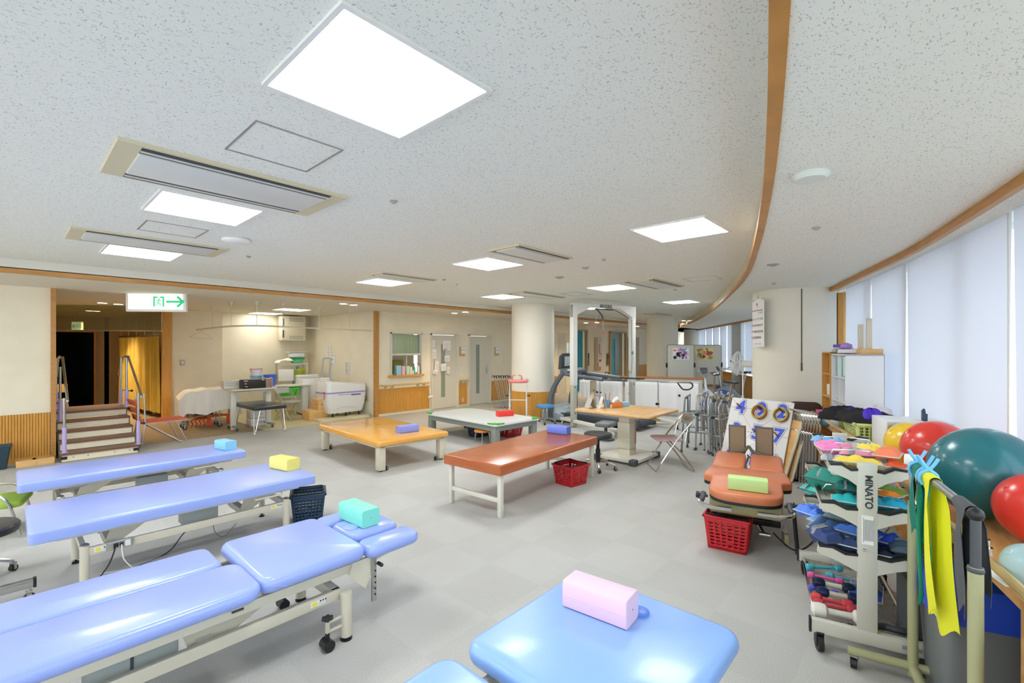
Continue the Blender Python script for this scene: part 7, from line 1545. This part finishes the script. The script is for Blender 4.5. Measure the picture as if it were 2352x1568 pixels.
M_MEL = mat('white_melamine', 'e9ecee', .4)
SX, SY = 6.36, .70
shelfcase('white_bookcase', 'white melamine bookcase standing on the counter, side panel towards the camera', SX, SY, .60, .36, .85, 2, 3, M_MEL)
wx_, wy_ = SX+cd.x*.62, SY+cd.y*.62-.02; shelfcase('wooden_shelf_unit', 'tall natural wood shelf unit just beyond the white bookcase', wx_, wy_+.03, .42, .36, .87, 1, 3, M_WOOD)
def onshelf(kind, label, cat, u, v, z, w_, d, h, hexc, X=SX, Y=SY, rz=0, group=None):
    p = Vector((X, Y, 0))+cd*u+cn*v; return cardbox(kind, label, cat, p.x, p.y, CT+z, w_, d, h, mat('s_'+hexc, hexc, .6), ra+rz, group, .002)
fc = (('efe6ea', 'pale pink folder, first in the upper left cell of the white bookcase'), ('f4d8c8', 'peach folder beside the pale pink one in the white bookcase'), ('dce8e6', 'pale aqua folder in the upper row of the white bookcase'), ('7fc4b4', 'mint green folder in the upper row of the white bookcase'), ('5aa896', 'darker green folder at the end of the upper row'), ('d8e8ee', 'pale blue binder in the right upper cell of the white bookcase'), ('9fb8c4', 'grey-blue binder in the right upper cell of the white bookcase'))
for i, (c, l) in enumerate(fc): onshelf('file_folder', l, 'folder', .05+.072*i+(.03 if i > 3 else 0), .15, .59, .045, .24, .21+.01*(i % 3), c, rz=.06*((i*3) % 4-1.5))
onshelf('small_box', 'small red-topped box in the middle row of the white bookcase', 'box', .18, .12, .30, .09, .1, .05, 'f0a090'); onshelf('small_box', 'pale blue box on the shelf under the red-topped one', 'box', .18, .12, .352, .09, .1, .04, '9fc8ee'); onshelf('small_bottle_box', 'dark red figure-like bottle in the middle row of the white bookcase', 'bottle', .24, .11, .30, .04, .04, .15, '8a2f35')
onshelf('tissue_pack', 'white soft pack in the middle row of the white bookcase', 'pack', .10, .10, .30, .10, .08, .09, 'f4f2f0'); onshelf('lime_box', 'lime green box in the bottom row of the white bookcase', 'box', .14, .12, .02, .12, .1, .1, 'c9dc6a')
onshelf('binder_stack', 'grey files lying in the top of the wooden shelf unit', 'files', .18, .14, .65, .26, .2, .05, '8b8580', wx_, wy_); onshelf('cream_box', 'cream box under the grey files in the wooden unit', 'box', .18, .14, .58, .2, .2, .06, 'f0e6b8', wx_, wy_)
onshelf('white_basket', 'white perforated tray box in the middle of the wooden unit', 'box', .19, .10, .31, .32, .18, .14, 'eef0ee', wx_, wy_); onshelf('white_jug', 'white handled jug on the lower shelf of the wooden unit', 'jug', .2, .10, .02, .12, .1, .2, 'f2f2ee', wx_, wy_)
onshelf('pink_case', 'pink and dark case at the foot of the shelf units', 'case', -.02+.62, -.10, .0, .16, .1, .14, 'e0609a'); onshelf('glass_jar', 'clear grey jar standing on the counter below the shelf units', 'jar', .40, -.12, .0, .08, .08, .12, 'b8c0c0')
# things lying on the tops
for i, (u, v, w_, d, h, z, c, l) in enumerate(((.70, .12, .24, .18, .03, .87, 'b9b9b4', 'grey stack of papers on top of the wooden unit'), (.68, .14, .22, .16, .03, .90, 'd9d6cc', 'pale papers on top of the grey stack'), (.62, .12, .16, .14, .035, .93, '6a55c0', 'violet box on the pile of papers'), (.44, .12, .24, .18, .045, .88, 'e6e4ea', 'white book lying beside the violet box'), (.50, .10, .10, .12, .08, .85, '77707c', 'dark grey small box on the bookcase top'))):
    onshelf('stacked_item', l, 'stacked item', u, v, z-(.02 if u < .6 else 0), w_, d, h, c, rz=.2*(i % 3)-.2)
b = MB(); b.sph((0, 0, .04), (.07, .06, .045), 16, 8); p = Vector((SX, SY, 0))+cd*.52+cn*.13; solo('purple_pouch', b, mat('purple_pouch', 'b48fd8', .7), 'light purple rounded pouch on the bookcase top', 'pouch', (p.x, p.y, CT+.90))
p = Vector((SX, SY, 0))+cd*.22+cn*.24; T = thing('peg_stand', 'wooden base with two tall ivory posts on the bookcase top', 'peg stand', (p.x, p.y, CT+.85), ra-PI/2)
b = MB(); b.box((.04, .05, .03), (.20, .34, .06), .003); build('wood_base', b, M_PALEWOOD, T)
for x, y, h in ((.04, .0, .36), (.0, .15, .30)): b = MB(); b.box((x, y, .05+h/2), (.05, .035, h), .004); build('ivory_post', b, M_IVORY, T)
# brown chair back behind
q = PD(1876, 6.2); T = thing('brown_chair', 'brown chair back behind the counter beside the wooden unit', 'chair', (q.x-.1, q.y+.12, 0), ra-PI/2)
b = MB(); b.T = Matrix.Translation((0, 0, .76)) @ Matrix.Rotation(PI/2, 4, 'X'); b.slab((0, 0), .40, .34, -.02, .02, .09, .012, .012, 6, 3); build('backrest', b, mat('dark_brown', '4a3a30', .5), T)
b = MB(); b.slab((0, .2), .42, .40, .42, .47, .06); build('seat', b, mat('dark_brown', '4a3a30', .5), T)
for a in (-1, 1): b = MB(); b.tube([(a*.17, 0, .6), (a*.18, 0, .02)], .012); build('leg', b, M_STEEL, T); b = MB(); b.tube([(a*.17, .36, .43), (a*.18, .38, .02)], .012); build('leg', b, M_STEEL, T)
# --- laundry basket with dark clothes, drawer unit
q = PD(1968, 4.55); LB = basket('yellow-green laundry basket full of dark clothes on the counter', 'dbe794', q.x+.02, q.y-.10, .44, .34, .20, ra, CT, .86, False, 'laundry_basket', rows=5, cols=(9, 7), vert=True)
q2 = PD(1925, 4.95); basket('lime basket with round holes behind the yellow-green one', 'b9d65a', q2.x, q2.y-.17, .30, .28, .17, ra, CT, .86, False, 'laundry_basket', rows=5, cols=(8, 7), vert=True)
def heap(name, label, x, y, z, a, c, h, hexc, seed):
    b = MB(); n, m = 30, 12; R = []
    for j in range(m+1):
        t = PI/2*j/m; R.append([(a*math.cos(t)*math.cos(2*PI*i/n)*(1+.13*math.sin(5*2*PI*i/n+seed)+.06*math.sin(11*2*PI*i/n+j)), c*math.cos(t)*math.sin(2*PI*i/n)*(1+.10*math.sin(4*2*PI*i/n+seed)), h*math.sin(t)*(1+.18*math.sin(i*.9+seed)*math.cos(t)+.1*math.sin(i*2.1+j))) for i in range(n)])
    b.loft(R); return solo(name, b, mat('cloth_'+hexc, hexc, .9, bump=.5, bs=18), label, 'clothing', (x, y, z), seed)
qx, qy = q.x+.02, q.y-.10
heap('clothing', 'black garments heaped over the laundry basket', qx, qy, CT+.19, .30, .22, .12, '1a1a1d', 1.0); heap('clothing', 'black garment on the left end of the heap over the lime basket', q2.x-.02, q2.y-.06, CT+.165, .24, .20, .13, '202024', 2.3)
heap('clothing', 'purple garment hanging over the basket front edge', qx+.14, qy+.15, CT+.17, .13, .10, .13, '4a35b8', .6); heap('clothing', 'purple sleeve tucked among the black garments', qx-.08, qy-.02, CT+.235, .12, .10, .10, '5138c0', 3.1); heap('clothing', 'white and grey striped garment folded on top of the heap', qx+.12, qy-.04, CT+.27, .22, .13, .075, 'e4dde4', .2)
q = PD(2012, 4.05); T = thing('drawer_organizer', 'white drawer organizer with chrome-fronted drawers on the counter', 'drawer unit', (q.x-.05, q.y-.06, CT), ra)
b = MB(); b.box((.15, -.14, .15), (.34, .28, .30), .006); build('case', b, M_MEL, T)
for i in range(2):
    for j in range(2): b = MB(); b.box((-.022, -.075-.13*j, .075+.145*i), (.006, .12, .13), .002); d_ = build('drawer', b, M_LGREY if j else M_STEEL, T); b = MB(); b.cyl((-.026, -.075-.13*j, .08+.145*i), (-.042, -.075-.13*j, .08+.145*i), .014, n=12); build('knob', b, M_CHROME, d_)
q = PD(2045, 4.0); T = thing('wooden_cabinet', 'small pale wooden box with a white tray top beside the balls', 'cabinet', (q.x+.04, q.y-.12, CT), ra)
b = MB(); b.box((.14, -.12, .13), (.30, .26, .26), .003); build('box_body', b, M_PALEWOOD, T); b = MB(); b.box((.14, -.12, .275), (.40, .34, .03), .008); build('tray_top', b, M_WHITE, T)
b = MB(); b.box((0, 0, .035), (.08, .02, .07), .006); b.box((.02, 0, .08), (.05, .015, .04), .004, rot=(0, .5, 0)); solo('trinket', b, mat('dark_blue_piece', '2f4a66', .5), 'small dark blue piece standing on the white tray top', 'trinket', (q.x+.12, q.y-.22, CT+.29), ra)
b = MB(); b.T = Matrix.Identity(4); b.tube([(0, 0, 0), (.22, -.03, .05), (.42, .02, .13)], .018, 8, 2); q = PD(1840, 6.1, .86)
p = PD(1868, 5.5); T = cardbox('blue_pouch', 'blue pouch on the counter corner beside the brown chair', 'pouch', p.x+.12, p.y-.10, CT, .16, .1, .08, mat('pouch_blue', '4f9ad8', .6), ra, bev=.02)
p = PD(1930, 4.9); b.bm.free()
for k, (px, d, l) in enumerate(((1913, 5.35, 'clear bottle on the counter by the folded chairs, left one'), (1922, 5.3, 'clear bottle on the counter by the folded chairs, right one'))):
    p = PD(px, d); b = MB(); b.lathe([(.03, 0), (.032, .08), (.014, .11), (.014, .14)], n=14); solo('clear_bottle', b, mat('clear_plastic', 'c9d2cf', .2), l, 'bottle', (p.x, p.y, CT))
for k, (px, d, hexc, l) in enumerate(((1905, 4.9, '2b2f33', 'dark cloth lying on the counter in front of the lime basket'),)):
    p = PD(px+25, 4.5); heap('dark_cloth', l, p.x, p.y+.05, CT, .10, .07, .04, hexc, 1.2)
# --- wall calendar on the pillar
c = PD(1821, 7.3); a = PD(1748, 6.95); d = Vector((a.x-c.x, a.y-c.y, 0)).normalized(); cz1 = HZ(687, 7.1); cz0 = HZ(796, 7.1); H_ = cz1-cz0; W_ = .40
pos = PD(1742, 7.1); d = Vector((fw[0], fw[1], 0))*.085-Vector((rt[0], rt[1], 0))*.996; T = thing('wall_calendar', 'white September wall calendar hanging on the broad pillar', 'calendar', (pos.x, pos.y, cz0)); ang_ = math.atan2(d.y, d.x)+PI/2; T.rotation_euler = (0, 0, ang_)
b = MB(); b.grid(lambda u, v: ((u-.5)*W_, .0-.02*(1-abs(2*u-1))*0-.012*(1-v)*math.sin(u*3), H_*(1-v)), 8, 14, .004); build('page', b, M_PAPER, T)
b = MB(); b.box((0, -.006, H_-.01), (W_+.01, .012, .025)); b.tube([(-.02, 0, H_), (0, 0, H_+.06), (.02, 0, H_)], .003, 5); b.cyl((0, 0, H_+.06), (0, 0, LZ-cz0), .002, n=5); build('hanger_bar', b, M_LGREY, T)
def ctext(s_, x, z, size, m, nm='date_numeral'):
    b = MB(); b.T = Matrix.Translation((x, -.022, z)) @ Matrix.Rotation(PI/2, 4, 'X'); b.text(s_, size, .0006, .001); return build(nm, b, m, T)
ctext('9', -.0, H_-.10, .10, M_REDINK, 'month_numeral')
b = MB(); b.box((0, -.019, H_-.175), (W_*.9, .002, .008)); build('rule_line', b, M_INK, T)
for r_ in range(5):
    for c_ in range(7):
        n_ = r_*7+c_-3
        if 1 <= n_ <= 30: ctext(str(n_), -W_/2+.035+.055*c_, H_-.215-.095*r_, .042, M_REDINK if (c_ == 0 or n_ in (19, 23)) else M_INK)
b = MB(); b.box((-.04, -.022, .045), (.10, .002, .012)); b.box((.09, -.022, .045), (.09, .002, .012)); build('footer_print', b, M_LGREY, T)
# dado rail on the broad pillar
T = thing('pillar_handrail', 'pale curved handrail around the broad pillar above its slatted base', 'handrail', (c.x, c.y, 0))
b = MB(); b.tube([(.63*math.cos(t), .63*math.sin(t), .78) for t in [2.3+2.4*i/20 for i in range(21)]], .018, 8); build('rail', b, mat('rail_wood2', 'c9ab72', .4), T)
for t in (2.6, 3.5, 4.3): b = MB(); b.cyl((.575*math.cos(t), .575*math.sin(t), .77), (.63*math.cos(t), .63*math.sin(t), .77), .01); build('bracket', b, M_STEEL, T)
